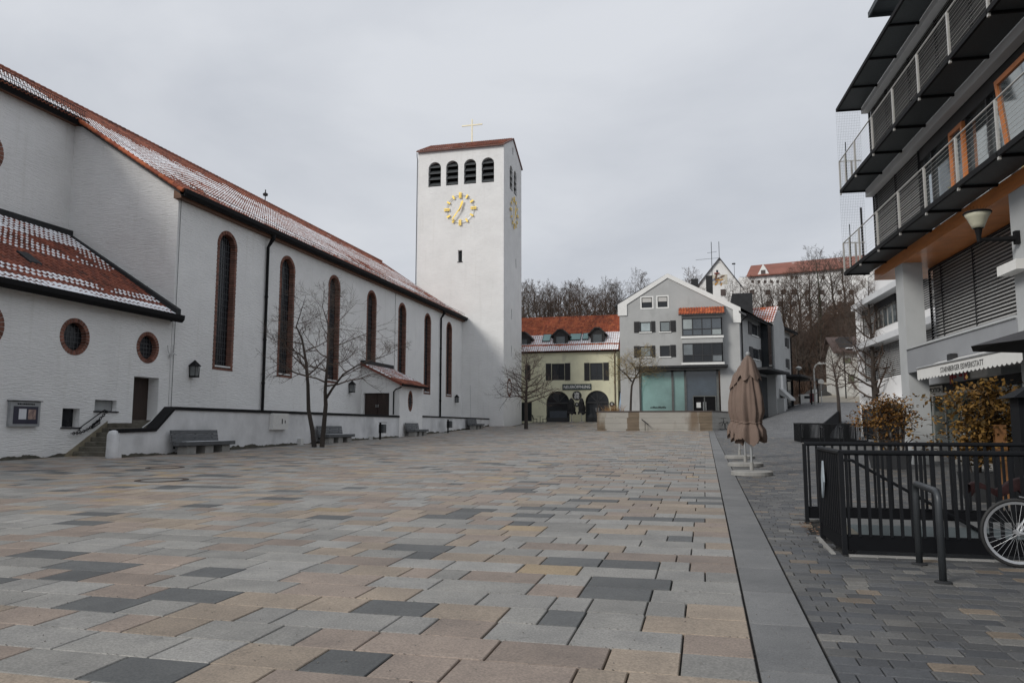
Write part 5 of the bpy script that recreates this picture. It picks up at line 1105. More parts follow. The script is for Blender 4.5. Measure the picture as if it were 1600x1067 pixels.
# grating walkways, roof shade
bay = 2.08
for z0, kind in ((7.08, 'w'), (10.16, 'w'), (13.28, 'r')):
    y = YE
    k = 0
    while y > YN:
        y2 = max(y-bay, YN); MB().box(y2+.03, y-.03, .02, XF-XB-.06, z0, z0+.035, T8).build('grating_panel', grate, mo); MB().box(y2-.03, y2+.03, .0, XF-XB, z0-.06, z0+.03, T8).build('bracket', black_metal, mo); y = y2; k += 1
    ed = MB(); ed.box(YN, YE, XF-XB-.06, XF-XB, z0-.05, z0+.07, T8); ed.box(YE-.05, YE, .0, XF-XB-.06, z0-.05, z0+.07, T8); ed.build('edge_angle', black_metal, mo)
    if kind == 'r': continue
    rl = MB(); rl.tube([T8(YN, XF-XB-.03, z0+1.15), T8(YE-.03, XF-XB-.03, z0+1.15), T8(YE-.03, .1, z0+1.15)], .022, 8); ro = rl.build('handrail', steel, mo)
    wr_ = MB()
    for q in range(9): h_ = z0+.2+q*.105; wr_.tube([T8(YN, XF-XB-.03, h_), T8(YE-.03, XF-XB-.03, h_), T8(YE-.03, .05, h_)], .0045, 4)
    wr_.build('cables', steel, ro, kind='stuff')
    y = YE-.03
    while y > YN:
        MB().box(y-.035, y+.035, XF-XB-.055, XF-XB-.005, z0-.12, z0+1.15, T8).build('post', steel, ro)
        if y > YE-1: MB().box(y-.8-.02, y-.8+.02, XF-XB-.05, XF-XB-.01, z0, z0+1.12, T8).build('post', steel, ro); MB().box(YE-.055, YE-.01, .4, .46, z0, z0+1.12, T8).build('post', steel, ro)
        y -= bay
    # wire net at the end of the walkway
    nn_ = MB(); zt_ = z0+3.05
    for q in range(15): b = .06+q*.058; nn_.tube([T8(YE+.01, b, z0+.05), T8(YE+.01, b, zt_)], .0022, 3)
    q = z0+.1
    while q < zt_: nn_.tube([T8(YE+.01, .03, q), T8(YE+.01, .87, q)], .0022, 3); q += .1
    nn_.build('wire_net', black_metal, mo, kind='stuff'); MB().tube([T8(YE-.4, .7, z0), T8(YE-.45, .72, z0+.6), T8(YE-.4, .7, z0+1.75)], .018, 5).build('thin_rod', black_metal, mo)
MB().box(YN, YE-.3, -5, .0, 13.55, 16.3, FL(9.2)).build('top_storey', concr, mo)
q = onLy(1358, 20, 27.0); ug = MB(); q = onL(1356, 23, XB); ug.box(YN, q[1], .05, XF-XB, q[2], q[2]+.05, T8); ug.box(q[1]-.05, q[1], .05, XF-XB, q[2]-.12, q[2]-.01, T8); ug.box(YN, q[1]-.06, XF-XB-.05, XF-XB, q[2]-.12, q[2]-.01, T8); ug.build('corner_grating', grate, mo)
# orange beam and soffit
MB().box(YN, YE-.65, -.12, 0, 6.7, 7.06, FL(7.98)).build('beam_face', orange, mo)
for k in range(12):
    a1 = YE-.67-k*2.08; MB().box(a1-2.06, a1, -2.6, -.125, 6.7, 6.76, FL(7.98)).build('soffit_board', orange, mo)
MB().box(YN, YE-.8, -2.5, -.14, 6.78, 7.04, FL(7.98)).build('ceiling_void', concr, mo)
# columns
def column(u0, um, u1, v, nm='column'):
    a = onL(u0, v, XF)[1]; b = onL(um, v, XF)[1]; x1 = onLy(u1, v, b)[0]
    MB().box(b, a, -(x1-XF), .0, .0, 6.7, T8).build(nm, colm, mo); return a, b, x1
ca = column(1404, 1416, 1447, 520); cb_ = (onL(1584, 420, XF)[1], 0, 0); MB().box(cb_[0]-.75, cb_[0], -.6, 0, 0, 6.7, T8).build('column', colm, mo)
MB().box(8.0, 5.0, 0, 0, 0, 0) if False else None
for yy in (10.5,): MB().box(yy-.75, yy, -.6, 0, 0, 6.7, T8).build('column', colm, mo)
cl = MB().box(cb_[0]-.8, cb_[0]+.1, .01, .3, onL(1592, 424, XF)[2]-.05, onL(1592, 412, XF)[2], T8).build('column_box', white_trim, mo)
# first-floor band, blinds behind
bz0, bz1 = 3.21, 3.93
MB().box(cb_[0], ca[1]-.01, -.25, .02, bz0, bz1, T8).build('parapet_band', concr, mo); MB().box(YN, cb_[0]-.76, -.25, .02, bz0, bz1, T8).build('parapet_band', concr, mo); MB().box(cb_[0], ca[1]-.01, -.32, .06, bz1, bz1+.06, T8).build('parapet_cap', colm, mo)
bl = blinds(mo, 9.15, cb_[0]+.0, 26.6, 3.98, 6.68, .1, cut=[20.5, 23.2, 25.6], single=True); MB().box(YN, 26.7, -1.3, -.05, bz0+.05, bz1-.1, FL(8.2)).build('first_floor_slab', concr, mo)
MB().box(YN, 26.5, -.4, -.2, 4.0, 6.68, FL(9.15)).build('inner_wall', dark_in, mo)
# ground floor shopfront
Tg = FL(9.5); gz_ = .55
gl_shop = glassy('green_shop_glass', (.045,.075,.075), .03, .5, .6, spec=.9)
ysh = [28.6, 27.95, 26.85, 25.55, 24.6]; f = MB(); sh_o = None
for a in ysh: f.box(a-.03, a+.03, -.05, .03, .95, 2.62, Tg)
f.box(ysh[-1], ysh[0], -.05, .025, .93, 1.0, Tg); f.box(ysh[-1], ysh[0], -.05, .025, 2.58, 2.66, Tg); sh_o = f.build('shopfront', steel, mo)
for k in range(4): MB().box(ysh[k+1]+.03, ysh[k]-.03, -.02, -.005, 1.0, 2.58, Tg).build('pane', gl_shop, sh_o)
MB().box(YN, 28.8, -.3, .05, .2, .93, Tg).build('plinth', concrete, mo); MB().box(YN, 28.7, -.1, .02, 2.66, 2.95, Tg).build('louvre_strip', zinc, mo); MB().box(23.0, 28.8, -.1, .25, 2.95, 3.2, Tg).build('shop_fascia', white_trim, mo)
MB().box(YN, 24.5, -.1, -.02, .93, 2.95, Tg).build('shop_glass', gl_shop, mo); MB().box(YN, 28.8, -3, 0, 3.2, 3.26, Tg).build('shop_ceiling', white_trim, mo)
so_ = thing('expedition_sign', 'small pale sign reading EXPEDITION above the shop glass', 'sign', (*l2w(9.4, 27.5), 2.7)); MB().box(26.9, 28.5, .03, .06, 2.66, 2.9, Tg).build('board', M('sign_cream', (.5,.48,.42), .6, .1, 5), so_); text('lettering', 'EXPEDITION', dark_in, so_, Tg, 28.42, 2.69, .22, .065, .002, 1.45, flip=-1, bold=.006)
rs_ = thing('red_sign', 'red letter blocks on a grey sign under the awning', 'sign', (*l2w(9.2, 25), 3)); redm = M('sign_red', (.36,.02,.035), .5, .15, 4); TR = FL(9.2); b = MB()
yr0, yr1 = onL(1486, 588, 9.2)[1], onL(1513, 585, 9.2)[1]; MB().box(yr1, yr0, 0, .03, 2.9, 3.25, TR).build('board', concr, rs_)
for bx in ((yr0-.22, yr0, 2.86, 3.2), (yr0-.5, yr0-.3, 3.02, 3.1), (yr1+.35, yr1+.55, 3.04, 3.12), (yr1, yr1+.2, 2.92, 3.24)): MB().box(bx[0], bx[1], .03, .05, bx[2], bx[3], TR).build('letter_block', redm, rs_)

# awning with scalloped valance
aw = thing('awning', 'white awning with scalloped valance lettered STARNBERGER EISWERKSTATT', 'awning', (*l2w(7.5, 20), 2.9)); XA = 7.4; TA = FL(XA)
ay0, ay1 = onL(1597, 553, XA)[1], onL(1434, 592, XA)[1]; awm = M('awning_white', (.66,.66,.64), .8, .05, 2, bump=.1)
n = int((ay1-ay0)/.22); top_ = 3.14; poly = [(ay1, top_), (ay0, top_)]
for k in range(n*6+1): a = ay0+(ay1-ay0)*k/(n*6); poly.append((a, 2.88-.05*abs(math.sin(math.pi*k/6))))
MB().prism(poly, -.006, .006, TA).build('valance', awm, aw)
MB().add([TA(ay0, 0, top_), TA(ay1, 0, top_), TA(ay1, -.55, top_+.2), TA(ay0, -.55, top_+.2), TA(ay0, 0, top_-.03), TA(ay1, 0, top_-.03), TA(ay1, -.55, top_+.17), TA(ay0, -.55, top_+.17)], [(0,1,2,3), (4,7,6,5), (0,4,5,1), (1,5,6,2), (2,6,7,3), (3,7,4,0)]).build('fabric', awm, aw); MB().tube([TA(ay0, -.0, top_+.02), TA(ay1, 0, top_+.02)], .035, 8).build('front_bar', silver, aw)
MB().tube([TA(ay1-.2, -.02, top_), TA(ay1-.5, -.3, top_+.05), TA(ay1-.3, -.62, top_+.15)], .025, 6).build('arm', silver, aw); MB().tube([TA(ay0+.6, -.02, top_), TA(ay0+.9, -.3, top_+.05), TA(ay0+.7, -.62, top_+.15)], .025, 6).build('arm', silver, aw)
t0, t1 = onL(1470, 580, XA)[1], onL(1537, 563, XA)[1]; text('lettering', 'STARNBERGER EISWERKSTATT', M('letter_grey', (.07,.07,.07), .7, .1, 5), aw, TA, t0, 2.93, .19, .012, .002, t0-t1, flip=-1)
hb = onL(1495, 556, XF); tag(MB().cham(hb[1]-.12, hb[1]+.12, .02, .2, hb[2]-.16, hb[2]+.06, .02, T8).build('spotlight', zinc, org=(*l2w(XF, hb[1]), hb[2])), 'small grey spotlight fixed under the grey parapet band', 'light')
# street lamp on the near column
lx, ly, lz = 7.2, cb_[0]-.35, onLy(1527, 378, cb_[0]-.35)[2]; W = lambda a, b, z: (*l2w(lx+a*(1 if abs(a) > .6 else .72), ly+b*.72), lz+z*.68)
la = thing('wall_lamp', 'conical frosted wall lamp on a black arm with bird spikes', 'lamp', W(0, 0, 0))
MB().lathe([(.16, .44), (.20, .55), (.29, .78), (.37, .93), (.36, .94), (.05, .95)], 28, T=W).build('shade', M('frosted_lamp', (.50,.49,.38), .35, .12, 3), la, smooth=True); MB().lathe([(.385, .92), (.395, .95), (.36, .985), (.1, 1.0)], 28, T=W).build('cap', black_metal, la)
MB().lathe([(.06, 0), (.07, .2), (.11, .42), (.17, .45)], 14, T=W).build('socket', black_metal, la); MB().tube([W(0, 0, .08), W(.3, 0, .06), W(.72, 0, .06)], [.035, .04, .07], 8).build('arm', black_metal, la); MB().box(.7, .8, -.08, .08, -.12, .3, W).build('wall_plate', black_metal, la)
sp = MB()
for k in range(26):
    a = 2*math.pi*k/26; sp.tube([W(.3*math.cos(a), .3*math.sin(a), .97), W(.40*math.cos(a), .40*math.sin(a), 1.08)], .0022, 3)
sp.build('bird_spikes', zinc, la, kind='stuff')
# open dark parasol and menu case at the right edge
q = onLy(1512, 541, 14.5); ox, oz = q[0]+1.55, q[2]; dpo = thing('open_parasol', 'dark grey open parasol cut by the right picture edge', 'parasol', (*l2w(ox, 14.5), g(6, 14)))
W2 = lambda a, b, z: (*l2w(ox+a, 14.5+b), z); dcl = M('dark_grey_canvas', (.05,.05,.055), .85, .2, 3); r_ = 1.5
b = MB(); b.add([W2(r_*math.cos(math.pi/4*k), r_*math.sin(math.pi/4*k), oz) for k in range(8)]+[W2(.5*math.cos(math.pi/4*k), .5*math.sin(math.pi/4*k), oz+.30) for k in range(8)], [(k, (k+1)%8, (k+1)%8+8, k+8) for k in range(8)]+[tuple(range(8, 16))]); b.build('canopy', dcl, dpo)
b = MB(); b.add([W2(.62*math.cos(math.pi/4*k), .62*math.sin(math.pi/4*k), oz+.32) for k in range(8)]+[W2(0, 0, oz+.52)], [(k, (k+1)%8, 8) for k in range(8)]); b.build('vent_cap', dcl, dpo); gz2 = g(*W2(0, 0, 0)[:2]); MB().tube([W2(0, 0, gz2), W2(0, 0, oz+.4)], .035, 8).build('pole', silver, dpo); MB().lathe([(.4, gz2), (.4, gz2+.1), (.06, gz2+.12)], 24, T=lambda a, b, z: W2(a, b, z)).build('base', concrete, dpo)
q = onLy(1576, 640, 12.5); gz2 = g(*l2w(q[0]+.5, 12.5)); mc = thing('menu_case', 'dark anthracite pavilion-topped menu case at right edge', 'display case', (*l2w(q[0]+.5, 12.5), gz2)); W3 = lambda a, b, z: (*l2w(q[0]+.5+a, 12.5+b), gz2+z)
zt_ = onLy(1580, 622, 12.5)[2]-gz2
MB().box(-.42, .42, -.14, .14, .0, zt_, W3).build('case', black_paint, mc); b = MB(); b.add([W3(-.55,-.3,zt_), W3(.55,-.3,zt_), W3(.55,.3,zt_), W3(-.55,.3,zt_), W3(-.1,0,zt_+.25), W3(.1,0,zt_+.25)], [(0,1,5,4), (1,2,5), (2,3,4,5), (3,0,4), (0,3,2,1)]); b.build('roof', black_paint, mc)
MB().box(-.3, .3, .14, .15, .75, zt_-.2, lambda a, b, z: W3(a, -b, z)).build('poster', M('orange_poster', (.3,.11,.05), .5, .8, 3, col2=(.06,.06,.08)), mc)
# ================================================================= white office building behind
wb = thing('white_office_building', 'white modern office block with ribbon windows behind the street tree', 'building', (*l2w(13, 40), 2)); XW = 12.0; TW = FL(XW); wm = M('white_render', (.72,.72,.72), .8, .05, .8, spec=.2)
ye_ = 46.8; z = lambda u, v: onL(u, v, XW)[2]
zA1, zA0 = 8.1, z(1362, 519.6); zB1, zB0 = 5.8, 4.05; y0_ = 29.5; ySt = onL(1345, 500, XW)[1]
mb = MB(); mb.sheet([(y0_, 1), (ye_, 1), (ye_, 9.25), (y0_, 9.25)], [[(y0_+.2, zA0), (ySt, zA0), (ySt, zA1), (y0_+.2, zA1)], [(y0_+.2, zB0), (ySt, zB0), (ySt, zB1), (y0_+.2, zB1)]], .3, TW)
mb.quad(TW(ye_, 0, 1), TW(ye_, -8, 1), TW(ye_, -8, 9.25), TW(ye_, 0, 9.25)); mb.quad(TW(y0_, 0, 9.25), TW(ye_, 0, 9.25), TW(ye_, -8, 9.25), TW(y0_, -8, 9.25)); mb.build('wall', wm, wb)
for zz in (zA1, zB1): MB().box(y0_, ySt+.2, .0, .45, zz+.02, zz+.32, TW).build('sunshade', fas, wb)
ya, yb2 = onL(1365, 500, XW)[1], onL(1396, 490, XW)[1]
blinds(wb, XW+.1, ya, ySt-.05, zA0, zA1, .1); window(wb, TW, yb2, ya-.05, zA0+.05, zA1-.35, steel, glassy('office_glass', (.09,.11,.12), .05), 4, 1, .06, .25, .06); blinds(wb, XW+.1, y0_+.2, yb2-.1, zA0, zA1, .1); blinds(wb, XW+.1, y0_+.25, ySt-.05, zB0, zB1, .1)
MB().box(yb2-.1, ya, -.1, -.05, zA1-.35, zA1, TW).build('blind_box', zinc, wb)
hr_ = MB()
for q in range(8): a = ye_-2*q; hr_.tube([TW(a, -.8, 9.2), TW(a, -.8, 10.2)], .03, 5)
for zz in (9.7, 10.2): hr_.tube([TW(ye_, -.8, zz), TW(y0_, -.8, zz)], .025, 5)
hr_.build('roof_railing', silver, wb); MB().box(y0_, ye_-6, .0, .9, 2.55, 2.85, TW).build('entrance_canopy', wm, wb); MB().box(y0_, ye_-.5, .005, .04, 1.0, 2.55, TW).build('ground_floor_glass', pane_dark, wb)
# ================================================================= brown closed parasols
brown = M('brown_canvas', (.165,.118,.095), .9, .16, 2.2, bump=.25, bscale=18, dist=.01)
for k, (u, v, lab) in enumerate(((1175, 742, 'closed brown parasol nearest the camera, on a round concrete foot'), (1165, 728, 'middle one of the three closed brown parasols'), (1156, 716, 'farthest of the three closed brown parasols in the row'))):
    x, y, z = onG(u, v); closed_parasol('brown_parasol', lab, (x, y, z), 3.12, .275, brown, .52, 10+k, group='brown parasols in a row', z0=.86, waist=.385)
# ================================================================= stairwell railing (near)
en = thing('stair_railing', 'black steel railing round the underground stairs with closely set bars', 'railing', (1.5, 10.5, .15))
kick = M('kick_plate', (.006,.0065,.008), .8, .2, 4, spec=.12)
zg0 = g(1.5, 9.3)
def rail_run(p0, p1, nb, last=True, h=1.12, kz=.22, top=True):
    P0, P1 = Vector((*p0, 0)), Vector((*p1, 0)); d = (P1-P0).normalized(); n_ = Vector((d.y, -d.x, 0))
    def W(a, b, z): p = P0+d*a+n_*b; return (p.x, p.y, g(p.x, p.y)+z)
    Ln = (P1-P0).length
    MB().box(0, Ln, -.012, .012, .05, kz, W).build('kick_plate', kick, en)
    for k in range(nb):
        a = Ln*(k+.5)/nb; MB().box(a-.014, a+.014, -.022, .022, kz-.02, h-.03, W).build('bar', black_paint, en)
    if top: MB().tube([W(0, 0, h), W(Ln, 0, h)], .031, 8).build('top_rail', black_paint, en)
    for a in ([0, Ln] if last else [0]): MB().box(a-.025, a+.025, -.03, .03, -.0, h, W).build('post', black_paint, en)
A_, B_, Cc, D_ = (1.40, 10.45), (1.47, 9.32), (6.9, 9.32), (1.40, 12.0)
rail_run(A_, (1.47, 9.32), 12, False); rail_run(B_, Cc, 50); rail_run(D_, (6.9, 12.0), 50)
kb = MB()
for (x0, x1, y0, y1) in ((1.5, 6.95, 9.2, 9.28), (1.32, 1.37, 9.3, 10.5)): kb.box(x0, x1, y0, y1, -.02, .012, lambda a, b, z: (a, b, g(a, b)+z))
kb.build('kerb_edge', concrete, en)
tp = MB(); tp.tube([(1.40, 10.45, g(1.4, 10.5)+1.12), (1.4, 11.0, g(1.4, 11)+1.1)], .03, 8); 
q = MB().add([(1.36, 10.1, .55+zg0), (1.36, 9.95, .75+zg0), (1.36, 10.0, 1.0+zg0), (1.36, 10.12, .8+zg0), (1.38, 10.1, .55+zg0), (1.38, 9.95, .75+zg0), (1.38, 10.0, 1.0+zg0), (1.38, 10.12, .8+zg0)], [(0,1,2,3), (4,5,6,7), (0,4,5,1), (1,5,6,2), (2,6,7,3), (3,7,4,0)]).build('paper_notice', M('wet_notice', (.33,.38,.42), .5, .3, 6), en)
# stairwell: walls, steps, inner handrail
sw = thing('stairwell', 'concrete stairs leading down inside the black railing', 'stairs', (2, 10.6, .1)); zt = g(1.6, 10.5)
swm = M('stairwell_wall', (.16,.165,.17), .7, .2, 2)
w_ = MB(); w_.quad((HX0, HY0, zt-3), (HX1, HY0, zt-3), (HX1, HY0, zt+.1), (HX0, HY0, zt+.1)); w_.quad((HX0, HY1, zt-3), (HX1, HY1, zt-3), (HX1, HY1, zt+.1), (HX0, HY1, zt+.1)); w_.quad((HX1, HY0, zt-3), (HX1, HY1, zt-3), (HX1, HY1, zt+.1), (HX1, HY0, zt+.1)); w_.quad((HX0, HY0, zt-3), (HX0, HY1, zt-3), (HX0, HY1, zt), (HX0, HY0, zt)); w_.quad((HX0, HY0, zt-2.9), (HX1, HY0, zt-2.9), (HX1, HY1, zt-2.9), (HX0, HY1, zt-2.9)); w_.build('well_wall', swm, sw)
for k in range(15): MB().box(HX0+.02+k*.3, HX0+.31+k*.3, HY0+.01, HY1-.01, zt-.3-.175*(k+1), zt-.175*(k+1)-.0+.17, ID).build('step', stone_step, sw)
MB().box(1.95, 4.2, HY1-.06, HY1-.02, zt-.12, zt+.02).build('ledge', M('blue_grey_ledge', (.10,.12,.13), .5, .15, 4), sw)
MB().tube([(1.75, HY1-.12, zt+.92), (2.0, HY1-.12, zt+.92), (4.9, HY1-.12, zt-.8)], .022, 7).build('handrail', black_paint, sw)
MB().box(1.9, 3.9, HY0+.02, HY0+.5, zt+.06, zt+.085).build('glass_shelf', M('sheet_glass_ledge', (.09,.11,.12), .25, .15, 4), sw)
# brown leaves at the stair head
lv = MB(); rr = random.Random(12)
for k in range(70):
    x, y = rr.uniform(1.25, 1.65), rr.uniform(10.5, 11.9); z = g(x, y)+.008; a = rr.uniform(0, 6); s_ = rr.uniform(.015, .035); c, s2 = math.cos(a)*s_, math.sin(a)*s_
    lv.add([(x+c, y+s2, z), (x-s2*.5, y+c*.5, z+.012), (x-c, y-s2, z+.004), (x+s2*.5, y-c*.5, z)], [(0,1,2,3)])
tag(lv.build('fallen_leaves', M('dead_leaves', (.13,.075,.045), .9, .4, 20), kind='stuff'), 'small heap of brown leaves at the stair entrance', 'leaves')
# ================================================================= bicycle hoop
hp = thing('bicycle_hoop', 'dark steel bicycle hoop standing in front of the stair railing', 'bike rack', (*onG(1455, 897)[:2], .13))
p0, p1 = onG(1437, 882), onG(1474, 911); hz_ = .83
d = Vector(p1)-Vector(p0); P0, P1 = Vector(p0), Vector(p1); r_ = .1; path = [P0+Vector((0,0,-.02)), P0+Vector((0,0,hz_-r_))]
for k in range(1, 6): a = math.pi/2*k/6; path.append(P0+d.normalized()*(r_-r_*math.cos(a))+Vector((0,0,hz_-r_+r_*math.sin(a))))
for k in range(1, 7): a = math.pi/2*k/6; path.append(P1-d.normalized()*(r_-r_*math.sin(a))+Vector((0,0,hz_-r_+r_*math.cos(a))))
path.append(P1+Vector((0,0,-.02))); MB().tube(path, .033, 12).build('tube', M('hoop_grey', (.045,.05,.055), .45, .2, 6, metal=.3), hp, smooth=True)
for p in (P0, P1): MB().lathe([(.075, 0), (.075, .012), (.045, .02)], 16, tuple(p)).build('foot_plate', zinc, hp)
# ================================================================= bicycle at the right edge
by = 8.92; hub = onY(1590, 832, by); zgr = g(hub[0], by); WR = .345
bc = thing('bicycle', 'silver bicycle leaning beside the railing, cut by the right edge', 'bicycle', (hub[0]+.5, by, zgr)); 
X0 = hub[0]; Z0 = zgr+WR; chrome = M('bike_silver', (.48,.49,.5), .35, .1, 6, metal=.7)
def wheel(xc):
    t = MB(); n = 40; vs = []
    for k in range(n):
        a = 2*math.pi*k/n
        for j in range(8):
            b = 2*math.pi*j/8; r = WR-.018+.018*math.cos(b); vs.append((xc+r*math.cos(a), by+.018*math.sin(b), Z0+r*math.sin(a)))
    t.add(vs, [(k*8+j, k*8+(j+1)%8, ((k+1)%n)*8+(j+1)%8, ((k+1)%n)*8+j) for k in range(n) for j in range(8)]); wo_ = t.build('wheel', rubber, bc, smooth=True)
    r_ = MB(); vs = []
    for k in range(n):
        a = 2*math.pi*k/n
        for (r, b) in ((WR-.034, -.013), (WR-.034, .013), (WR-.06, .009), (WR-.06, -.009)): vs.append((xc+r*math.cos(a), by+b, Z0+r*math.sin(a)))
    r_.add(vs, [(k*4+j, k*4+(j+1)%4, ((k+1)%n)*4+(j+1)%4, ((k+1)%n)*4+j) for k in range(n) for j in range(4)]); r_.build('rim', chrome, wo_)
    s_ = MB()
    for k in range(32):
        a = 2*math.pi*k/32; b = a+(.5 if k % 2 else -.5); s_.tube([(xc+.02*math.cos(b), by+(.025 if k % 4 < 2 else -.025), Z0+.02*math.sin(b)), (xc+(WR-.055)*math.cos(a), by, Z0+(WR-.055)*math.sin(a))], .0012, 3)
    s_.build('spokes', chrome, wo_, kind='stuff'); MB().tube([(xc, by-.05, Z0), (xc, by+.05, Z0)], .028, 10).build('hub', chrome, wo_)
wheel(X0); wheel(X0+1.06)
BB, ST, HT, HB = (X0+.44, by, Z0-.05), (X0+.30, by, Z0+.45), (X0+.86, by, Z0+.52), (X0+.89, by, Z0+.36)
f = MB(); f.tube([BB, ST], .018, 8); f.tube([BB, HB], .019, 8); f.tube([(X0+.31, by, Z0+.4), (X0+.87, by, Z0+.46)], .017, 8); f.tube([HT, HB], .022, 8)
for s_ in (-.06, .06): f.tube([(X0, by+s_, Z0), (X0+.42, by+s_*.6, Z0-.05)], .011, 6); f.tube([(X0, by+s_, Z0), (X0+.28, by+s_*.3, Z0+.40)], .010, 6); f.tube([(X0+.89, by+s_*.5, Z0+.36), (X0+.95, by+s_*.8, Z0+.2), (X0+1.06, by+s_*.8, Z0)], .012, 6)
f.build('frame', chrome, bc)
mg = MB(); n = 16; vs = []
for k in range(n+1):
    a = R(20)+R(150)*k/n
    for (r, b) in ((WR+.012, -.028), (WR+.026, 0), (WR+.012, .028)): vs.append((X0+r*math.cos(a), by+b, Z0+r*math.sin(a)))
mg.add(vs, [(k*3+j, k*3+j+1, k*3+j+4, k*3+j+3) for k in range(n) for j in range(2)]); 
mg = MB(); vs = []
for k in range(n+1):
    a = R(25)+R(60)*k/n
    for (r, b) in ((WR+.012, -.028), (WR+.026, 0), (WR+.012, .028)): vs.append((X0+r*math.cos(a), by+b, Z0+r*math.sin(a)))
mg.add(vs, [(k*3+j, k*3+j+1, k*3+j+4, k*3+j+3) for k in range(n) for j in range(2)]); mg.build('mudguard', chrome, bc, smooth=True)
MB().tube([ST, (X0+.27, by, Z0+.58)], .014, 8).build('seat_post', chrome, bc)
sd = MB(); sd.add([(X0+.13, by-.08, Z0+.6), (X0+.13, by+.08, Z0+.6), (X0+.26, by+.06, Z0+.585), (X0+.41, by+.018, Z0+.6), (X0+.41, by-.018, Z0+.6), (X0+.26, by-.06, Z0+.585), (X0+.12, by-.085, Z0+.55), (X0+.12, by+.085, Z0+.55), (X0+.26, by+.06, Z0+.54), (X0+.41, by+.02, Z0+.57), (X0+.41, by-.02, Z0+.57), (X0+.26, by-.06, Z0+.54)], [(0,1,2,5), (5,2,3,4), (0,6,7,1), (1,7,8,2), (2,8,9,3), (3,9,10,4), (4,10,11,5), (5,11,6,0), (6,11,8,7), (11,10,9,8)]); sd.build('saddle', rubber, bc)
MB().tube([HT, (X0+.85, by, Z0+.66)], .014, 8).build('stem', chrome, bc); MB().tube([(X0+.68, by-.28, Z0+.66), (X0+.82, by-.2, Z0+.69), (X0+.87, by, Z0+.67), (X0+.82, by+.2, Z0+.69), (X0+.68, by+.28, Z0+.66)], .012, 8).build('handlebar', chrome, bc)
MB().tube([(BB[0], by-.055, BB[2]), (BB[0], by-.065, BB[2])], .085, 20).build('chainring', rubber, bc)
MB().tube([(BB[0], by-.06, BB[2]), (BB[0], by-.085, BB[2]), (BB[0]+.12, by-.09, BB[2]-.12)], .01, 6).build('crank', rubber, bc); MB().tube([(BB[0], by+.02, BB[2]), (BB[0], by+.085, BB[2]), (BB[0]-.12, by+.09, BB[2]+.12)], .01, 6).build('crank', rubber, bc)
MB().box(BB[0]+.08, BB[0]+.17, by-.19, by-.09, BB[2]-.13, BB[2]-.11).build('pedal', rubber, bc); MB().box(BB[0]-.17, BB[0]-.08, by+.09, by+.19, BB[2]+.11, BB[2]+.13).build('pedal', rubber, bc)
MB().tube([(X0, by-.055, Z0+.025), (BB[0], by-.06, BB[2]+.075)], .004, 4).tube([(X0, by-.055, Z0-.025), (BB[0], by-.06, BB[2]-.075)], .004, 4).build('chain', rubber, bc)
# dark red cloth over the inner rail
rc = MB(); y0 = 9.62; zc = lambda v: onY(1560, v, y0)[2]; pts = [(1518, 776, 758), (1524, 770, 754.5), (1533, 763, 754), (1541, 765, 758), (1550, 772, 762), (1560, 777, 766), (1570, 775, 762), (1580, 770, 754), (1590, 766, 749), (1602, 776, 747), (1615, 780, 747)]
vs = []
for k, (u, vb_, vt) in enumerate(pts): a = onY(u, vb_, y0)[0]; vs += [(a, y0+.03*math.sin(k*1.3), onY(u, vb_, y0)[2]), (a, y0+.03*math.sin(k*1.3), onY(u, vt, y0)[2]), (a, y0+.1+.03*math.sin(k*1.3), onY(u, vt, y0)[2]+.01), (a, y0+.12, onY(u, vb_, y0)[2]+.02)]
rc.add(vs, [(k*4+j, k*4+j+1, k*4+j+5, k*4+j+4) for k in range(len(pts)-1) for j in range(3)])
tag(rc.build('red_cloth', M('dark_red_cloth', (.028,.006,.006), .85, .3, 6), smooth=True, org=(vs[0][0], y0, vs[0][2])), 'dark red cloth hanging inside the stair railing near the bicycle', 'cloth')
# ================================================================= second stair railing farther off
e2 = thing('far_stair_railing', 'low black mesh railing round the second stairs by the tree', 'railing', (6.3, 43.5, .7)); p0, p1 = onG(1252, 691), onG(1356, 694)
def run2(p0, p1, nb, h=1.05, solid=0, hb=None):
    P0, P1 = Vector(p0), Vector(p1); d = (P1-P0); Ln = d.length; d = d.normalized()
    dh = Vector((d.x, d.y, 0)).normalized(); n_ = Vector((dh.y, -dh.x, 0))
    def W(a, b, z): p = P0+d*a+n_*b; return (p.x, p.y, p.z+z)
    MB().box(0, Ln, -.02, .02, .02, .2, W).build('kick_plate', kick, e2); MB().box(0, Ln, -.03, .03, h-.06, h, W).build('top_rail', black_paint, e2)
    for a in (0, Ln): MB().box(a-.03, a+.03, -.035, .035, 0, h, W).build('post', black_paint, e2)
    b = MB()
    for k in range(nb): a = Ln*(k+.5)/nb; b.box(a-.012, a+.012, -.02, .02, .2, h-.06, W)
    b.build('bars', black_paint, e2, kind='stuff')
q0 = (p0[0]-.05, p0[1]+2.6, g(p0[0], p0[1]+2.6)); run2(p0, p1, 48); run2(p0, q0, 30); run2(q0, (p1[0]-.1, p1[1]+2.6, g(p1[0], p1[1]+2.6)), 48)
MB().box(p0[0]+.1, p1[0]-.1, p0[1]+.1, p0[1]+2.4, p0[2]-.1, p0[2]+.02).build('stair_shade_slab', dark_in, e2)  # flat dark slab; the shade of the open stairs is put into its colour
r0 = onY(1286, 662, 50); r1 = onY(1312, 640, 66); e3 = thing('ramp_balustrade', 'black panelled balustrade climbing beside the street steps', 'railing', (r0[0], 50, g(r0[0], 50)))
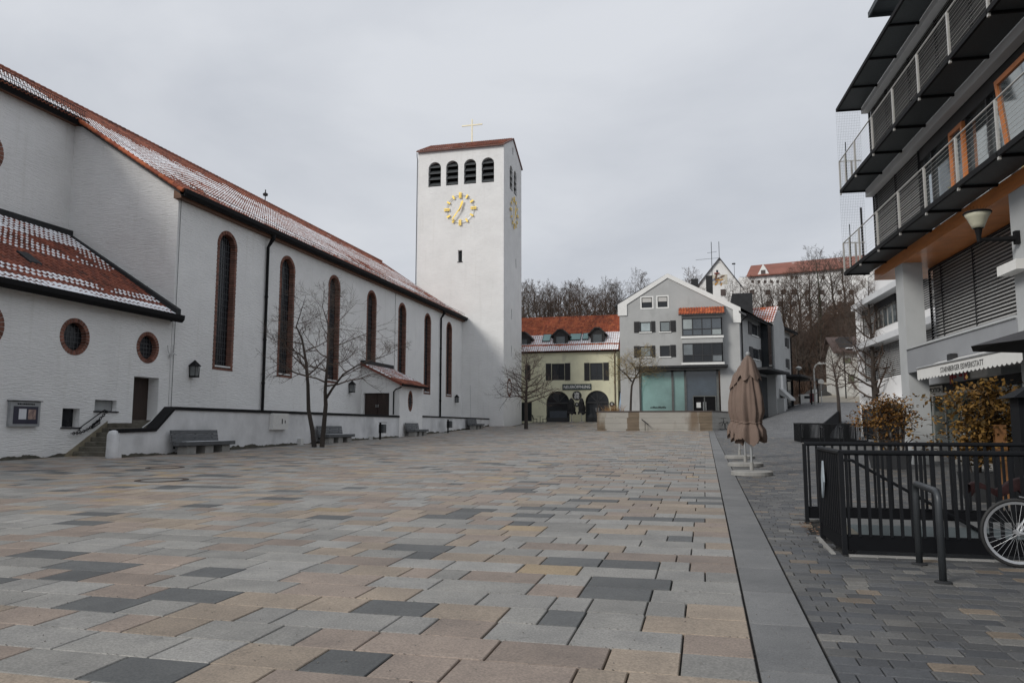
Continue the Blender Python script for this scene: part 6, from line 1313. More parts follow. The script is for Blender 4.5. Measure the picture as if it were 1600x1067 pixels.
P0, P1 = Vector((r0[0], 50, r0[2]-1.0)), Vector((r1[0], 66, r1[2]-1.0)); b = MB(); b.add([P0, P1, P1+Vector((0,0,1)), P0+Vector((0,0,1)), P0+Vector((.05,0,0)), P1+Vector((.05,0,0)), P1+Vector((.05,0,1)), P0+Vector((.05,0,1))], [(0,1,2,3), (4,7,6,5), (0,4,5,1), (1,5,6,2), (2,6,7,3), (3,7,4,0)]); b.build('panel', kick, e3); MB().tube([P0+Vector((.02,0,1.02)), P1+Vector((.02,0,1.02))], .03, 6).build('top_rail', black_paint, e3); MB().tube([P1+Vector((0,0,-.3)), P1+Vector((0,0,1.1))], .04, 6).build('post', black_paint, e3)
for k, (u, v, u2, v2) in enumerate(((1282, 695, 1289, 697), (1312, 695, 1319, 697))):
    a, b_ = onG(u, v), onG(u2, v2); o = tag(MB().tube([a, (a[0], a[1], a[2]+.82), (a[0]+.05, a[1]-.05, a[2]+.9), (b_[0]-.05, b_[1]+.05, b_[2]+.9), (b_[0], b_[1], b_[2]+.82), b_], .03, 7).build('far_bicycle_hoop', black_paint, org=a), ('left' if k == 0 else 'right')+' one of two dark hoops before the far stair railing', 'bike rack', 'far bicycle hoops')
# bicycle by the planter: small, dark
fb = thing('small_bicycle', 'small dark bicycle leaning at the right end of the planter', 'bicycle', onG(1133, 672)); x, y, z = onG(1133, 671.5)
def ring(xc, zc, r, yy): return MB().tube([(xc+r*math.cos(2*math.pi*k/20), yy, zc+r*math.sin(2*math.pi*k/20)) for k in range(21)], .025, 5)
ring(x-.25, z+.33, .31, y).build('wheel', rubber, fb); ring(x+.28, z+.33, .31, y+.5).build('wheel', rubber, fb)
f = MB(); f.tube([(x-.25, y, z+.33), (x-.1, y+.15, z+.75), (x+.2, y+.4, z+.7), (x, y+.25, z+.33), (x-.1, y+.15, z+.75)], .02, 5); f.tube([(x+.2, y+.4, z+.7), (x+.28, y+.5, z+.33)], .02, 5); f.tube([(x-.1, y+.15, z+.7), (x-.12, y+.12, z+.95)], .02, 5); f.tube([(x-.3, y-.05, z+.98), (x+.1, y+.3, z+.98)], .018, 5); f.build('frame', black_paint, fb)
# street lamp up the street, and traffic sign
q = onG(1274, 634); y = 92.0; q = onY(1274, 634, y); zg = g(q[0], y); zt_ = onY(1274, 571, y)[2]
sl_ = thing('street_lamp', 'pale bent street lamp post up the street before the hill', 'street lamp', (q[0], y, zg)); MB().tube([(q[0], y, zg), (q[0], y, zt_-.5), (q[0]+.2, y, zt_), (q[0]+.7, y, zt_+.35)], [.11, .1, .09, .08], 8).build('post', M('pale_post', (.36,.36,.34), .5, .1, 4), sl_); MB().box(q[0]+.45, q[0]+1.3, y-.2, y+.2, zt_+.12, zt_+.32).build('head', M('lamp_head', (.45,.45,.43), .5, .1, 4), sl_)
ts = thing('traffic_sign', 'small round pale traffic sign beside the street lamp', 'sign', (q[0]+.55, y-1, zg)); x = q[0]+.55; MB().tube([(x, y-1, zg), (x, y-1, zg+2.7)], .04, 6).build('post', silver, ts); MB().prism([(x+.32*math.cos(2*math.pi*k/20), zg+2.5+.32*math.sin(2*math.pi*k/20)) for k in range(20)], 0, .05, FY(y-1.1)).build('plate', M('sign_face', (.4,.4,.38), .5, .1, 4), ts)
lm = thing('globe_lamp', 'small globe lamp on a dark post beyond the grey house', 'street lamp', (*onY(1248, 634, 94)[:2], 4)); q = onY(1248, 575, 94); MB().tube([(q[0], 94, 3.8), (q[0], 94, q[2]-.2)], .07, 6).build('post', black_metal, lm); MB().lathe([(.05,-.3), (.3,-.1), (.36,.05), (.1,.2)], 14, (q[0], 94, q[2])).build('globe', M('globe_glass', (.5,.5,.48), .4, .1, 4), lm)
# low white walls with a maroon door at the top of the street
lo = thing('garden_wall', 'low white garden wall and shed with maroon door at street top', 'wall', (*onY(1260, 632, 98)[:2], 4.2)); Tq = FY(98); a = [onY(u, 625, 98)[0] for u in (1240, 1250, 1265, 1272, 1280)]; zb_, zt_ = onY(1260, 634, 98)[2]-.4, onY(1260, 616, 98)[2]
MB().box(a[1], a[2], -1, 0, zb_, zt_, Tq).build('shed_wall', white_trim, lo); MB().box(a[1]+.5, a[1]+1.2, .01, .03, zt_-.5, zt_-.2, Tq).build('sign', zinc, lo); MB().box(a[2], a[3], -1, -.02, zb_, zt_+.1, Tq).build('maroon_door', M('maroon', (.12,.03,.035), .6, .2, 4), lo); MB().box(a[0], a[1]-.05, -1, -.3, zb_, zt_-.2, Tq).build('poster_wall', M('poster_wall', (.4,.36,.3), .7, .6, 2.5, col2=(.2,.1,.07)), lo); MB().box(a[3], a[4], -1, -.2, zb_, zt_+.6, Tq).build('gate_pier', white_trim, lo)
# small white house by the ramp
sh = thing('small_white_house', 'small white house with brown roof partly hidden by street trees', 'house', (*onY(1350, 620, 108)[:2], 6)); Y9 = 104.; x0, x1 = onY(1309, 560, Y9)[0], onY(1350, 560, Y9)[0]; ze_ = onY(1309, 549, Y9)[2]; zr_ = ze_+2.2; Tq = FY(Y9)
m = MB(); ww = [rectpx(onY, Y9, 1317, 559, 1330, 568), rectpx(onY, Y9, 1325, 585, 1335, 597)]; m.sheet([(x0, 3), (x1, 3), (x1, ze_), (x0, ze_)], [rect(q) for q in ww], .15, Tq); m.quad((x0, Y9, 3), (x0, Y9+10, 3), (x0, Y9+10, ze_), (x0, Y9, ze_)); m.add([(x0, Y9, ze_), (x0, Y9+10, ze_), (x0, Y9+5, zr_)], [(0,1,2)]); m.build('wall', M('aged_white_render', (.55,.54,.5), .85, .2, .8, spec=.2), sh)
for q in ww: window(sh, Tq, *q, frame_dark, M('green_pane_%.1f' % q[2], (.14,.16,.09), .2, .3, 3), 2, 1, .08, .1, .05)
MB().prism([(Y9-.7, ze_-.3), (Y9+5, zr_), (Y9+10.7, ze_-.3), (Y9+10.7, ze_-.1), (Y9+5, zr_+.2), (Y9-.7, ze_-.1)], x0-.6, x1+1, lambda a, b, z: (b, a, z)).build('roof', M('old_brown_roof', (.07,.045,.038), .85, .4, 1.5, bump=.3, bscale=6), sh); q = onY(1320, 540, Y9+1.5); MB().box(q[0]-.8, q[0]+.8, Y9+.6, Y9+4, ze_+.2, ze_+1.9).build('dormer', dormm, sh); MB().box(x0+1.0, x0+2.6, -.3, .5, ze_+.3, ze_+.42, Tq).build('snow_patch', snow, sh)
tag(MB().tube([(onY(1322, 620, 102)[0], 102, 5), (onY(1322, 620, 102)[0], 102, onY(1322, 548, 102)[2])], .08, 6).build('utility_pole', black_metal, org=(onY(1322, 620, 102)[0], 102, 5)), 'thin dark pole before the small white house', 'pole')
# ================================================================= trees
bark = M('dark_bark', (.045,.036,.03), .9, .35, 4, bump=.5, bscale=12, st=(1,1,.3)); bark_y = M('yellowish_bark', (.13,.10,.055), .9, .35, 4, bump=.4, bscale=12); bark_h = M('hill_bark', (.048,.038,.03), .9, .45, .6); twig_b = M('twig_brown', (.075,.052,.04), .9, .3, 3)
MINR = .0065
def branch(mb, p, d, Ln, r, lvl, rr, mx, up=.12, kids=(4, 6), spread=.8, gn=(7, 5, 4, 3, 3), wig=.16, shrink=.62, tips=None):
    n = 5 if lvl < 2 else (4 if lvl < 3 else 3); P = [p.copy()]; D = [d.copy()]
    for k in range(n):
        d = (d+Vector((rr.gauss(0, wig), rr.gauss(0, wig), rr.gauss(0, wig)+up*(.6 if lvl > 1 else 1)))).normalized(); p = p+d*(Ln/n); P.append(p.copy()); D.append(d.copy())
    rs = [r*(1-.72*k/n) for k in range(n+1)]
    mb.tube(P, rs, gn[min(lvl, 4)], cap=False)
    if lvl >= mx:
        if tips is not None: tips.append(P[-1])
        return
    kn = rr.randint(*kids) + (1 if lvl == 1 else 0)
    for c in range(kn):
        t = .25+.75*(c+rr.random()*.8)/kn; i = min(n-1, int(t*n)); f = t*n-i; q = P[i].lerp(P[min(i+1, n)], min(1, f)); a = rr.uniform(0, 2*math.pi)
        o = D[i].orthogonal().normalized(); o2 = D[i].cross(o); nd = (D[i]*(1-spread*.45)+(o*math.cos(a)+o2*math.sin(a))*spread).normalized()
        branch(mb, q, nd, Ln*shrink*rr.uniform(.75, 1.15)*(1-.35*t), max(rs[i]*.55, MINR), lvl+1, rr, mx, up, kids, spread, gn, wig, shrink, tips)
def make_tree(name, lab, cat, loc, trunks, limbs, mat, seed, mx=3, up=.1, group=None, kids=(4, 6), spread=.8, tipmat=None, mat2=None, tipn=1, tips_s=.05, shrink=.62):
    """trunks: lists of (point, radius); limbs: (trunk index, t, direction, length)"""
    rr = random.Random(seed); o = thing(name, lab, cat, loc, group=group)
    tb = MB(); cbm = MB(); tips = []
    for tk in trunks: tb.tube([p for p, r in tk], [r for p, r in tk], 9, cap=False)
    tb.build('trunk', mat, o, smooth=True)
    for ti, t, d, Ln in limbs:
        tk = trunks[ti]; s_ = t*(len(tk)-1); i = min(int(s_), len(tk)-2); f = s_-i; p = Vector(tk[i][0]).lerp(Vector(tk[i+1][0]), f); r = tk[i][1]*(1-f)+tk[i+1][1]*f
        branch(cbm, p, Vector(d).normalized(), Ln, max(min(r*.6, .012+Ln*.016), .008), 1, rr, mx, up, kids, spread, tips=tips, shrink=shrink)
    cr = cbm.build('crown', mat2 or mat, o)
    if tipmat:
        lf = MB()
        for p in tips:
            for q in range(tipn):
                c = p+Vector((rr.gauss(0, tips_s*2), rr.gauss(0, tips_s*2), rr.gauss(0, tips_s*2))); a, b = Vector((rr.gauss(0,1), rr.gauss(0,1), rr.gauss(0,1))).normalized()*tips_s, Vector((rr.gauss(0,1), rr.gauss(0,1), rr.gauss(0,1))).normalized()*tips_s*.7
                lf.add([c-a, c+b, c+a, c-b], [(0,1,2,3)])
        lf.build('buds', tipmat, cr, kind='stuff')
    return o
def ring_limbs(ti, n, t0, t1, L0, L1, rr, elev=(.2, .7)):
    out = []
    for k in range(n):
        t = t0+(t1-t0)*k/max(1, n-1); a = k*2.4+rr.uniform(-.4, .4); e = elev[0]+(elev[1]-elev[0])*k/max(1, n-1)+rr.uniform(-.1, .1); out.append((ti, t, (math.cos(a), math.sin(a), e), L0+(L1-L0)*(k/max(1, n-1))))
    return out
# twin-trunk tree before the church
bx, by_, bz = onG(498, 698.5); Pp = lambda u, v, dy=0: onY(u, v, by_+dy)
t1 = [(Pp(491, 698.5), .13), (Pp(488, 672), .115), (Pp(482, 640), .10), (Pp(481, 600), .085), (Pp(478, 565), .07), (Pp(472, 530, .3), .05), (Pp(463, 510, .5), .035), (Pp(470, 488, .6), .02), (Pp(478, 462, .6), .008)]
t2 = [(Pp(503, 698.5), .13), (Pp(506, 665), .115), (Pp(509, 632), .105), (Pp(508, 610, -.2), .085), (Pp(511, 575, -.3), .065), (Pp(515, 540, -.2), .045), (Pp(512, 505), .03), (Pp(504, 480, .2), .018), (Pp(507, 452, .2), .007)]
t3 = [(Pp(508, 625), .07), (Pp(520, 606, -.4), .06), (Pp(536, 585, -.8), .045), (Pp(560, 570, -1), .032), (Pp(585, 562, -1), .022), (Pp(608, 553, -1), .012), (Pp(622, 545, -1), .005)]
rr = random.Random(21)
lim = ring_limbs(0, 13, .42, .95, 2.6, 1.0, rr, (.15, .6))+ring_limbs(1, 15, .40, .95, 2.9, 1.1, rr, (.1, .6))+ring_limbs(2, 9, .3, .95, 1.5, .7, rr, (.2, .5))
lim += [(0, .42, (-.9, -.2, .35), 2.5), (0, .45, (-.8, .3, .5), 2.4), (1, .42, (-.8, -.4, .5), 2.6), (1, .6, (.9, .1, .35), 3.2), (1, .68, (.9, -.2, .5), 3.0)]
make_tree('twin_trunk_tree', 'bare twin-trunk tree on the plaza in front of the tall church windows', 'tree', (bx, by_, bz), [t1, t2, t3], lim, bark, 5, 3, .06, mat2=twig_b, kids=(5, 8))
# tree before the tower's corner
q = onG(822, 670); x, y, z = q[0], q[1], q[2]; y = min(y, 72); x = onY(822, 670, y)[0]; z = g(x, y); zt_ = onY(822, 550, y)[2]; hT = zt_-z
tk = [((x, y, z), .19), ((x+.02, y, z+hT*.2), .16), ((x, y, z+hT*.4), .14), ((x+.05, y, z+hT*.55), .10), ((x+.08, y, z+hT*.8), .05), ((x+.1, y, z+hT*.98), .012)]
rr = random.Random(31); lim = ring_limbs(0, 32, .33, .95, 3.4, 1.2, rr, (.15, .6))
make_tree('tower_tree', 'small round bare tree beside the corner of the bell tower', 'tree', (x, y, z), [tk], lim, bark, 8, 3, .08, mat2=twig_b, kids=(5, 7))
# budding tree in the planter
x, y = onY(985, 640, 69)[0], 69.; z = ztp-.15; Pq = lambda u, v, dy=0: onY(u, v, y+dy)
tk = [((x, y, z), .11), (Pq(986, 620), .10), (Pq(987, 603), .09), (Pq(991, 592), .075), (Pq(998, 582), .055), (Pq(1001, 568), .04), (Pq(1003, 552), .015)]
tk2 = [(Pq(987, 596), .07), (Pq(981, 588, -.5), .06), (Pq(970, 578, -.8), .04), (Pq(960, 566, -1), .015)]
rr = random.Random(41); lim = ring_limbs(0, 20, .5, .98, 2.4, 1.2, rr, (.2, .5))+ring_limbs(1, 10, .2, .95, 1.8, .9, rr, (.2, .5)); buds = M('yellow_buds', (.33,.24,.08), .8, .4, 5)
make_tree('budding_tree', 'slanted young tree with yellow buds growing in the concrete planter', 'tree', (x, y, z), [tk, tk2], lim, bark, 9, 3, .02, mat2=bark_y, tipmat=buds, tipn=2, tips_s=.04, kids=(5, 7))
# dry tuft in the planter
tf = MB(); rr = random.Random(3); cx_, cy_ = onY(958, 640, 67.2)[0], 67.2
for k in range(260): a = rr.uniform(0, 6.28); l_ = rr.uniform(.3, .85); p = (cx_+rr.gauss(0, .4), cy_+rr.gauss(0, .25), ztp-.16); tf.tube([p, (p[0]+.25*l_*math.cos(a), p[1]+.25*l_*math.sin(a), p[2]+l_*.7), (p[0]+.5*l_*math.cos(a), p[1]+.5*l_*math.sin(a), p[2]+l_)], [.014, .01, .004], 3)
tag(tf.build('dry_grass', M('dry_grass', (.24,.14,.06), .9, .4, 4), org=(cx_, cy_, ztp-.15)), 'tuft of dry ochre grass in the planter near the downpipe', 'plant')
# street tree before the white office block
x, y = onY(1370, 660, 44)[0], 44.0; z = g(x, y); zt_ = onY(1370, 440, y)[2]; hT = zt_-z
tk = [((x, y, z), .2), ((x, y, z+hT*.2), .17), ((x-.05, y, z+hT*.4), .13), ((x-.02, y, z+hT*.6), .09), ((x-.1, y, z+hT*.8), .05), ((x-.05, y, z+hT), .012)]
rr = random.Random(51); lim = ring_limbs(0, 32, .25, .96, 3.4, .9, rr, (.15, .9))
make_tree('street_tree', 'larger bare street tree standing before the white office block', 'tree', (x, y, z), [tk], lim, bark, 12, 3, .1, mat2=twig_b, kids=(6, 8))
x, y = onY(1311, 640, 64)[0], 64.0; z = g(x, y); zt_ = onY(1308, 545, y)[2]; hT = zt_-z
tk = [((x, y, z), .15), ((x-.02, y, z+hT*.35), .12), ((x-.1, y, z+hT*.55), .08), ((x-.3, y, z+hT*.8), .04), ((x-.4, y, z+hT), .01)]
rr = random.Random(61); lim = ring_limbs(0, 22, .4, .95, 2.3, .8, rr, (.4, .9))
make_tree('slender_tree', 'slender bare tree at the top of the street balustrade', 'tree', (x, y, z), [tk], lim, bark, 14, 3, .1, mat2=twig_b, kids=(5, 7))
# ================================================================= beech hedges in pots
lf_or = tilemat('beech_leaves', (.19,.085,.025), (.30,.17,.035), (.09,.05,.02)); lf_gr = tilemat('golden_leaves', (.17,.088,.02), (.25,.145,.034), (.06,.045,.018)); pot = M('anthracite_pot', (.028,.03,.033), .6, .2, 4); pot_o = M('orange_brown_post', (.22,.10,.035), .7, .25, 4)
def potplant(lab, u, y, w, vt, vb_, mat, seed, n, dens, post=None, crown0=.35):
    x = onY(u, 690, y)[0]; z = g(x, y); zt_ = onY(u, vt, y)[2]; rr = random.Random(seed); o = thing('potted_hedge', lab, 'plant', (x, y, z), group='potted beech hedges')
    zp_ = z+.5; b = MB(); b.add([(x-w*.36, y-.3, z), (x+w*.36, y-.3, z), (x+w*.36, y+.3, z), (x-w*.36, y+.3, z), (x-w*.42, y-.36, zp_), (x+w*.42, y-.36, zp_), (x+w*.42, y+.36, zp_), (x-w*.42, y+.36, zp_)], [(0,3,2,1), (0,1,5,4), (1,2,6,5), (2,3,7,6), (3,0,4,7), (4,5,6,7)]); b.build('pot', pot, o)
    st = MB(); hp_ = zt_-zp_
    pts = []
    for k in range(n):
        p = Vector((x+rr.uniform(-.3, .3)*w, y+rr.uniform(-.15, .15), zp_-.02)); d = Vector((rr.gauss(0, .22), rr.gauss(0, .15), 1)).normalized(); P = [p]
        for q in range(6): d = (d+Vector((rr.gauss(0, .17), rr.gauss(0, .13), .25))).normalized(); p = p+d*hp_/6*rr.uniform(.7, 1.05); P.append(p); pts.append((p, q))
        st.tube(P, [.016*(1-.12*q) for q in range(7)], 4)
        for q in range(7):
            i = rr.randint(1, 5); s_ = P[i]; e = s_+Vector((rr.gauss(0, .3)*w, rr.gauss(0, .2), rr.uniform(.02, .25))); st.tube([s_, s_.lerp(e, .5)+Vector((0,0,.04)), e], [.008, .006, .003], 3); pts.append((e, i)); pts.append((s_.lerp(e, .6), i))
    st.build('stems', bark, o); lv = MB()
    for k in range(dens):
        p, i = rr.choice(pts); h_ = (p.z-zp_)/hp_
        if h_ < crown0 and rr.random() < .85: continue
        c = p+Vector((rr.gauss(0, .1), rr.gauss(0, .09), rr.gauss(0, .07)))
        if c.z > zt_+.06: continue
        a = Vector((rr.gauss(0,1), rr.gauss(0,1), rr.gauss(0,.7))).normalized(); nn = Vector((rr.gauss(0,.6), rr.gauss(0,.6), 1)); bb = a.cross(nn).normalized(); s_ = rr.uniform(.035, .06)
        lv.add([c-a*s_, c-a*s_*.2+bb*s_*.55, c+a*s_, c-a*s_*.2-bb*s_*.55], [(0,1,2), (0,2,3)])
    lv.build('leaves', mat, o, kind='stuff')
    if post: MB().box(x+post[0]-.09, x+post[0]+.09, y-.42, y-.3, z, z+post[1]).build('wooden_post', pot_o, o)
    tm = M('pale_stake_%d' % seed, (.3,.29,.27), .7, .2, 5)
    for a in (-.22*w, .05*w, .25*w): MB().box(x+a-.02, x+a+.02, y+.02, y+.05, zp_, zp_+hp_*.8).build('stake', tm, o)
potplant('potted beech hedge with rusty brown leaves left of the grey column', 1389, 24.0, 1.25, 611, 700, lf_or, 3, 16, 4200, crown0=.42)
potplant('potted hedge with golden brown leaves under the awning, right of the column', 1556, 15.5, 1.35, 583, 700, lf_gr, 4, 18, 5600, post=(-.05, 1.35), crown0=.12)
# ================================================================= hill, castle and wood
def hz_(x, y):
    y0 = 103+24*sm(x, 10.5, 13)*(1-sm(x, 23, 27)); t = y-y0
    b = 3.5+4.8*sm(x, 10.5, 13)
    h_ = b-1.2+(t*.30-.0003*t*t if t > 0 else 2.5*t)
    if t < 0: return max(h_, -3)
    return min(h_, 24.5+.02*t)+.7*nz(x, y, 0, .06)*min(1, t/10)
hillm = M('leaf_litter_hill', (.06,.038,.027), .95, .6, .4, bump=.8, bscale=2.5, dist=.3, spec=.1, stain=((.22,.21,.2), .8, .66, (1,1,3)))
mb = MB(); nx_, ny_ = 60, 48
for j in range(ny_+1):
    for i in range(nx_+1): x = -110+220*i/nx_; y = 103+140*j/ny_; mb.v.append((x, y, hz_(x, y)))
for j in range(ny_):
    for i in range(nx_): a = j*(nx_+1)+i; mb.f.append([a, a+1, a+nx_+2, a+nx_+1]); mb.m.append(0); mb.c.append(.5)
struct(mb.build('hill', hillm, smooth=True))
YK = 184.0; kw = M('castle_white', (.74,.735,.72), .85, .10, .25, spec=.2, stain=((.5,.49,.47), .3, .58, (1,1,.5))); ka = thing('castle', 'white hilltop castle with red roof, gable painting and many windows', 'castle', (onY(1125, 440, YK)[0], YK, 24)); T = FY(YK)
ap = onY(1124, 403, YK); bl_ = onY(1092, 443, YK); br_ = onY(1156, 443, YK); gm = MB(); gm.prism([(bl_[0], 20), (br_[0], 20), (br_[0], br_[2]), (ap[0], ap[2]), (bl_[0], bl_[2])], -.5, 0, T); gm.build('gable_wall', kw, ka)
rf = MB(); 
for q in (bl_, br_): 
    e_ = .5 if q is br_ else -.5; s_ = (ap[2]-q[2])/(ap[0]-q[0])
    rf.add([(q[0]+e_, YK-.4, q[2]+e_*s_), (ap[0], YK-.4, ap[2]+.12), (ap[0], YK+16, ap[2]+.12), (q[0]+e_, YK+16, q[2]+e_*s_), (q[0]+e_, YK-.4, q[2]+e_*s_-.4), (ap[0], YK-.4, ap[2]-.25), (ap[0], YK+16, ap[2]-.25), (q[0]+e_, YK+16, q[2]+e_*s_-.4)], [(0,1,2,3), (4,7,6,5), (0,4,5,1), (1,5,6,2), (2,6,7,3), (3,7,4,0)])
rf.build('gable_roof', M('castle_slate', (.07,.07,.075), .7, .3, 1), ka)
em = rectpx(onY, YK, 1113, 429.5, 1136.5, 444.5); MB().box(*em[:2], .0, .05, *em[2:], T).build('painting_ground', M('painting_cream', (.50,.46,.38), .8, .2, 1), ka)
rr = random.Random(6); cx_, cz_ = (em[0]+em[1])/2, (em[2]+em[3])/2
cols = [M('paint_ochre', (.42,.22,.05), .8, .2, 1), M('paint_blue_grey', (.16,.18,.24), .8, .2, 1), M('paint_white', (.62,.6,.58), .8, .1, 1), M('paint_brown', (.14,.08,.05), .8, .2, 1)]
for k in range(13):
    a = rr.uniform(0, 6.28); rx = (em[1]-em[0])*.4*math.sqrt(rr.random()); ct = (cx_+rx*math.cos(a), cz_+rx*.62*math.sin(a)); l_, w_, t_ = rr.uniform(.5, 1.0), rr.uniform(.18, .3), .6+rr.gauss(0, .5)
    MB().prism([(ct[0]+l_*math.cos(b)*math.cos(t_)-w_*math.sin(b)*math.sin(t_), ct[1]+l_*math.cos(b)*math.sin(t_)+w_*math.sin(b)*math.cos(t_)) for b in [2*math.pi*j/12 for j in range(12)]], .05, .06+.003*k, T).build('painted_patch', cols[k % 4], ka)
q = rectpx(onY, YK, 1119, 422, 1122, 426); MB().box(*q[:2], .0, .08, *q[2:], T).build('attic_window', pane_dark, ka); q = rectpx(onY, YK, 1116, 426.5, 1124, 428); MB().box(*q[:2], .0, .3, *q[2:], T).build('window_box', M('red_box', (.25,.06,.04), .7, .2, 3), ka); q = rectpx(onY, YK, 1126, 452, 1134, 462); MB().box(*q[:2], .0, .08, *q[2:], T).build('castle_window', M('castle_shutter', (.075,.055,.05), .7, .3, 2), ka)
o_ = onY(1149, 470, YK); KD = -13.; TK = FD(br_[0]-.3, YK+.3, KD); nK = (math.sin(R(KD)), -math.cos(R(KD))); uK = (math.cos(R(KD)), math.sin(R(KD)))
def onK(u, v, _=0):
    d = ray(u, v); ox, oy = br_[0]-.3, YK+.3; t = (ox*nK[0]+oy*nK[1])/(d[0]*nK[0]+d[1]*nK[1]); return ((d[0]*t-ox)*uK[0]+(d[1]*t-oy)*uK[1], 0, H+d[2]*t)
zeK = onK(1200, 430)[2]; LK = onK(1420, 430)[0]
wm_ = MB(); wins_ = []
for v, us_, sz in ((440.5, (1176, 1186, 1195.5, 1205.5, 1215), 4.4), (434, (1237, 1244, 1287), 5), (457, (1175, 1200, 1224, 1241, 1262, 1284, 1312, 1330), 7.5), (475, (1162, 1201, 1220, 1241, 1262, 1285, 1312, 1335), 8), (498, (1235, 1262, 1311, 1335), 8)):
    for u in us_: p, q = onK(u-sz/2, v), onK(u+sz/2, v); h_ = (q[0]-p[0])*1.12; wins_.append((p[0], q[0], p[2]-h_/2, p[2]+h_/2))
wm_.sheet([(0, 14), (LK, 14), (LK, zeK), (0, zeK)], [rect(q) for q in wins_], .3, TK); wm_.build('wing_wall', kw, ka); ksh = MT['castle_shutter']
for q in wins_: MB().box(q[0], q[1], -.28, -.2, q[2], q[3], TK).build('castle_window', ksh, ka)
zK2 = zeK+3.6; b = MB(); b.prism([(.8, zeK-.15), (-6, zK2), (-12.8, zeK-.15), (-12.8, zeK+.1), (-6, zK2+.25), (.8, zeK+.1)], 2.0, LK, lambda a, bb, z: TK(bb, a, z)); b.build('wing_roof', M('castle_red_tile', (.22,.085,.06), .8, .22, .4, bump=.3, bscale=6, stain=((.62,.62,.62), .22, .66, (1,1,1))), ka)
dz_ = onK(1193, 424); MB().prism([(dz_[0]-1.3, zeK+.2), (dz_[0]+1.3, zeK+.2), (dz_[0], zeK+2.6)], -2.5, .5, TK).build('roof_dormer', white_trim, ka); MB().box(dz_[0]-.5, dz_[0]+.5, .5, .55, zeK+.3, zeK+1.2, TK).build('dormer_window', ksh, ka)
an_ = MB(); an_.tube([(ap[0], YK+1, ap[2]), (ap[0], YK+1, onY(1124, 376, YK)[2])], .07, 5); an_.build('lightning_rod', zinc, ka); wv = onY(1147, 412, YK+4); MB().tube([(wv[0], YK+4, wv[2]-4), (wv[0], YK+4, wv[2]+.3)], .05, 5).box(wv[0]-.5, wv[0]+.3, YK+3.9, YK+4.1, wv[2]-.2, wv[2]+.1).build('weather_vane', zinc, ka)
ant = thing('roof_antenna', 'tall television antenna mast on the grey house roof', 'antenna', (onY(1113, 440, YG+8)[0], YG+8, 15)); x = onY(1113, 440, YG+8)[0]; zt_ = onY(1113, 378, YG+8)[2]; MB().tube([(x, YG+8, 13.5), (x, YG+8, zt_)], .035, 5).build('mast', zinc, ant)
for v, u0, u1 in ((405, 1087, 1124), (395, 1105, 1120), (413, 1114, 1126)): z = onY(1113, v, YG+8)[2]; MB().tube([(onY(u0, v, YG+8)[0], YG+8, z), (onY(u1, v, YG+8)[0], YG+8, z+.1)], .02, 4).build('crossbar', zinc, ant)
# hillside trees: four kinds, copied
def hill_tree(seed, hT, mat, mat2, wide):
    rr = random.Random(seed); tk = [((0,0,-1), .32)]; x = y = 0
    for k in range(1, 7): x += rr.gauss(0, .2); y += rr.gauss(0, .2); tk.append(((x, y, hT*k/6.2), .32*(1-k/6.4)))
    lim = ring_limbs(0, 22, .25, .97, hT*.42*wide, hT*.16, rr, (.45, 1.2))
    o = make_tree('hill_tree', 'bare tree', 'tree', (0,0,0), [tk], lim, mat, seed, 4, .13, group='bare trees on the wooded hill', kids=(3, 5), spread=.75, mat2=mat2, shrink=.6); return o
MINR = .014
hb2 = M('hill_twigs', (.07,.053,.042), .9, .3, .5); hb3 = M('hill_twigs_brown', (.075,.045,.03), .9, .3, .5); ivy = M('ivy_trunk', (.035,.042,.02), .9, .4, 2)
protos = [hill_tree(101, 13, bark_h, hb2, 1.0), hill_tree(102, 15, bark_h, hb2, .8), hill_tree(103, 12, bark_h, hb3, 1.15), hill_tree(104, 17, ivy, hb2, .95)]
used = [False]*4
def place(k, u, y, vt, lab, sx_=1.):
    x = onY(u, 500, y)[0]; z = hz_(x, y); top = onY(u, vt, y)[2]; hp_ = [13, 15, 12, 17][k]*1.03; s_ = max(.35, (top-z)/hp_)
    if used[k]: o = dup(protos[k], (x, y, z))
    else: o = protos[k]; used[k] = True; o.location = (x, y, z)
    o.rotation_euler.z = random.uniform(0, 6.28); o.scale = (s_*sx_, s_*sx_, s_); o['label'] = lab; o['group'] = 'bare trees on the wooded hill'
rr = random.Random(77)
for k in range(14): place(k % 3, 812+k*12+rr.uniform(-4, 4), rr.uniform(118, 150), 446+rr.uniform(-3, 14)+(6 if 5 < k < 8 else 0), 'bare tree in the wood rising behind the yellow house')
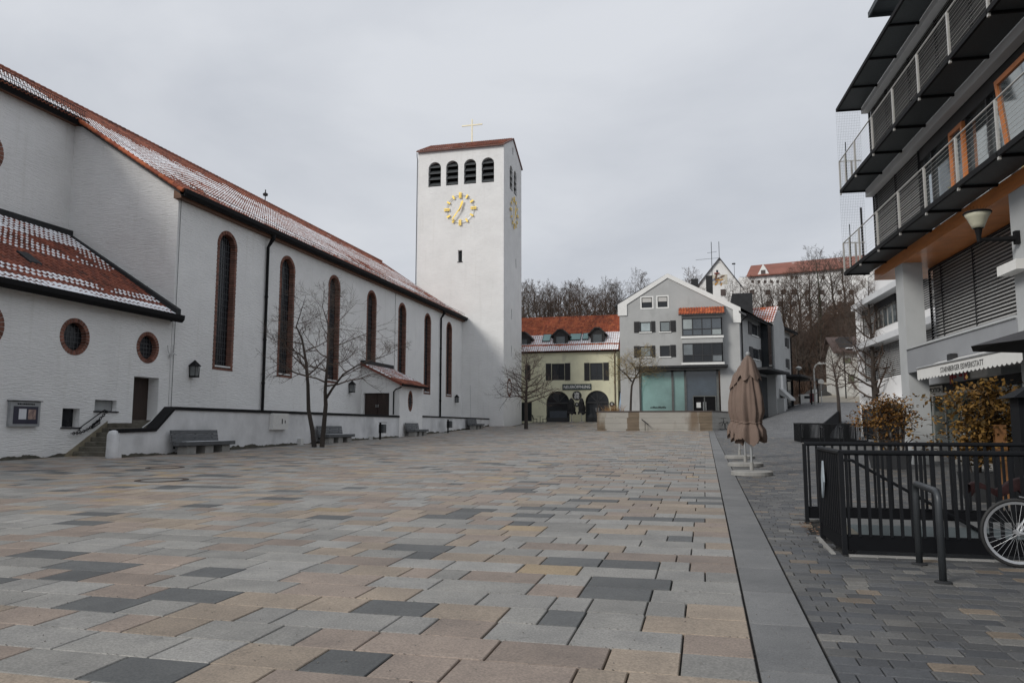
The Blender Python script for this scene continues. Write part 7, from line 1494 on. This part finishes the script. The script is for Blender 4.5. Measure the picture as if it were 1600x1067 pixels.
for k in range(10): place((k+1) % 3, 806+k*17+rr.uniform(-4, 4), rr.uniform(150, 172), 448+rr.uniform(-2, 10), 'bare tree in the wood rising behind the yellow house')
for u, y, vt, k, lab in ((1001, 160, 428, 0, 'rounded bare tree showing above the left slope of the grey gable'), (1078, 165, 424, 2, 'bare treetop just right of the grey gable peak'), (1285, 148, 394, 3, 'tallest ivy-clad bare tree before the castle wing'), (1318, 156, 398, 1, 'tall bare tree at the right end of the castle wing'), (1250, 150, 425, 2, 'broad bare tree left of the tallest ivy-clad tree'), (1222, 155, 436, 1, 'thin bare tree before the castle dormer'), (1192, 152, 440, 0, 'bare tree rising behind the grey house side roof'), (1168, 158, 437, 2, 'bare tree in front of the castle gable corner'), (1145, 160, 440, 1, 'bare tree partly hidden by the grey house roof box'), (1335, 140, 430, 2, 'bare tree directly left of the modern building balconies'), (1268, 158, 405, 1, 'tall thin bare tree just left of the ivy-clad one'), (1302, 160, 405, 0, 'bare tree squeezed between the ivy-clad tree and the castle end'), (1207, 150, 445, 2, 'low brown bare tree before the castle windows'), (1236, 158, 430, 0, 'bare tree between the castle dormer and the ivy-clad tree')):
    place(k, u, y, vt, lab)
for k in range(16): place((k % 2)*2, 1225+k*8+rr.uniform(-3, 3), rr.uniform(128, 146), 505+rr.uniform(-28, 18), 'small bare tree among brush on the castle slope')
# brush covering the slope
br = MB(); rr = random.Random(19)
for k in range(20000):
    x = rr.uniform(-14, 46); y = rr.uniform(106, 176); z = hz_(x, y)-.1
    if z < g(x, y)-1.5: continue
    l_ = rr.uniform(.8, 2.6); a = Vector((x, y, z)); m_ = a+Vector((rr.gauss(0, .3), rr.gauss(0, .3), l_*.6)); e = m_+Vector((rr.gauss(0, .5), rr.gauss(0, .5), l_*.5)); br.tube([a, m_, e], [.04, .03, .01], 3, cap=False)
    for q in range(3): f = m_+Vector((rr.gauss(0, .6), rr.gauss(0, .6), rr.uniform(0, l_*.7))); br.tube([a.lerp(m_, rr.uniform(.3, 1)), f], [.02, .008], 3, cap=False)
tag(br.build('hill_brush', hb3, kind='stuff'), 'tangled brown undergrowth covering the castle slope', 'brush')
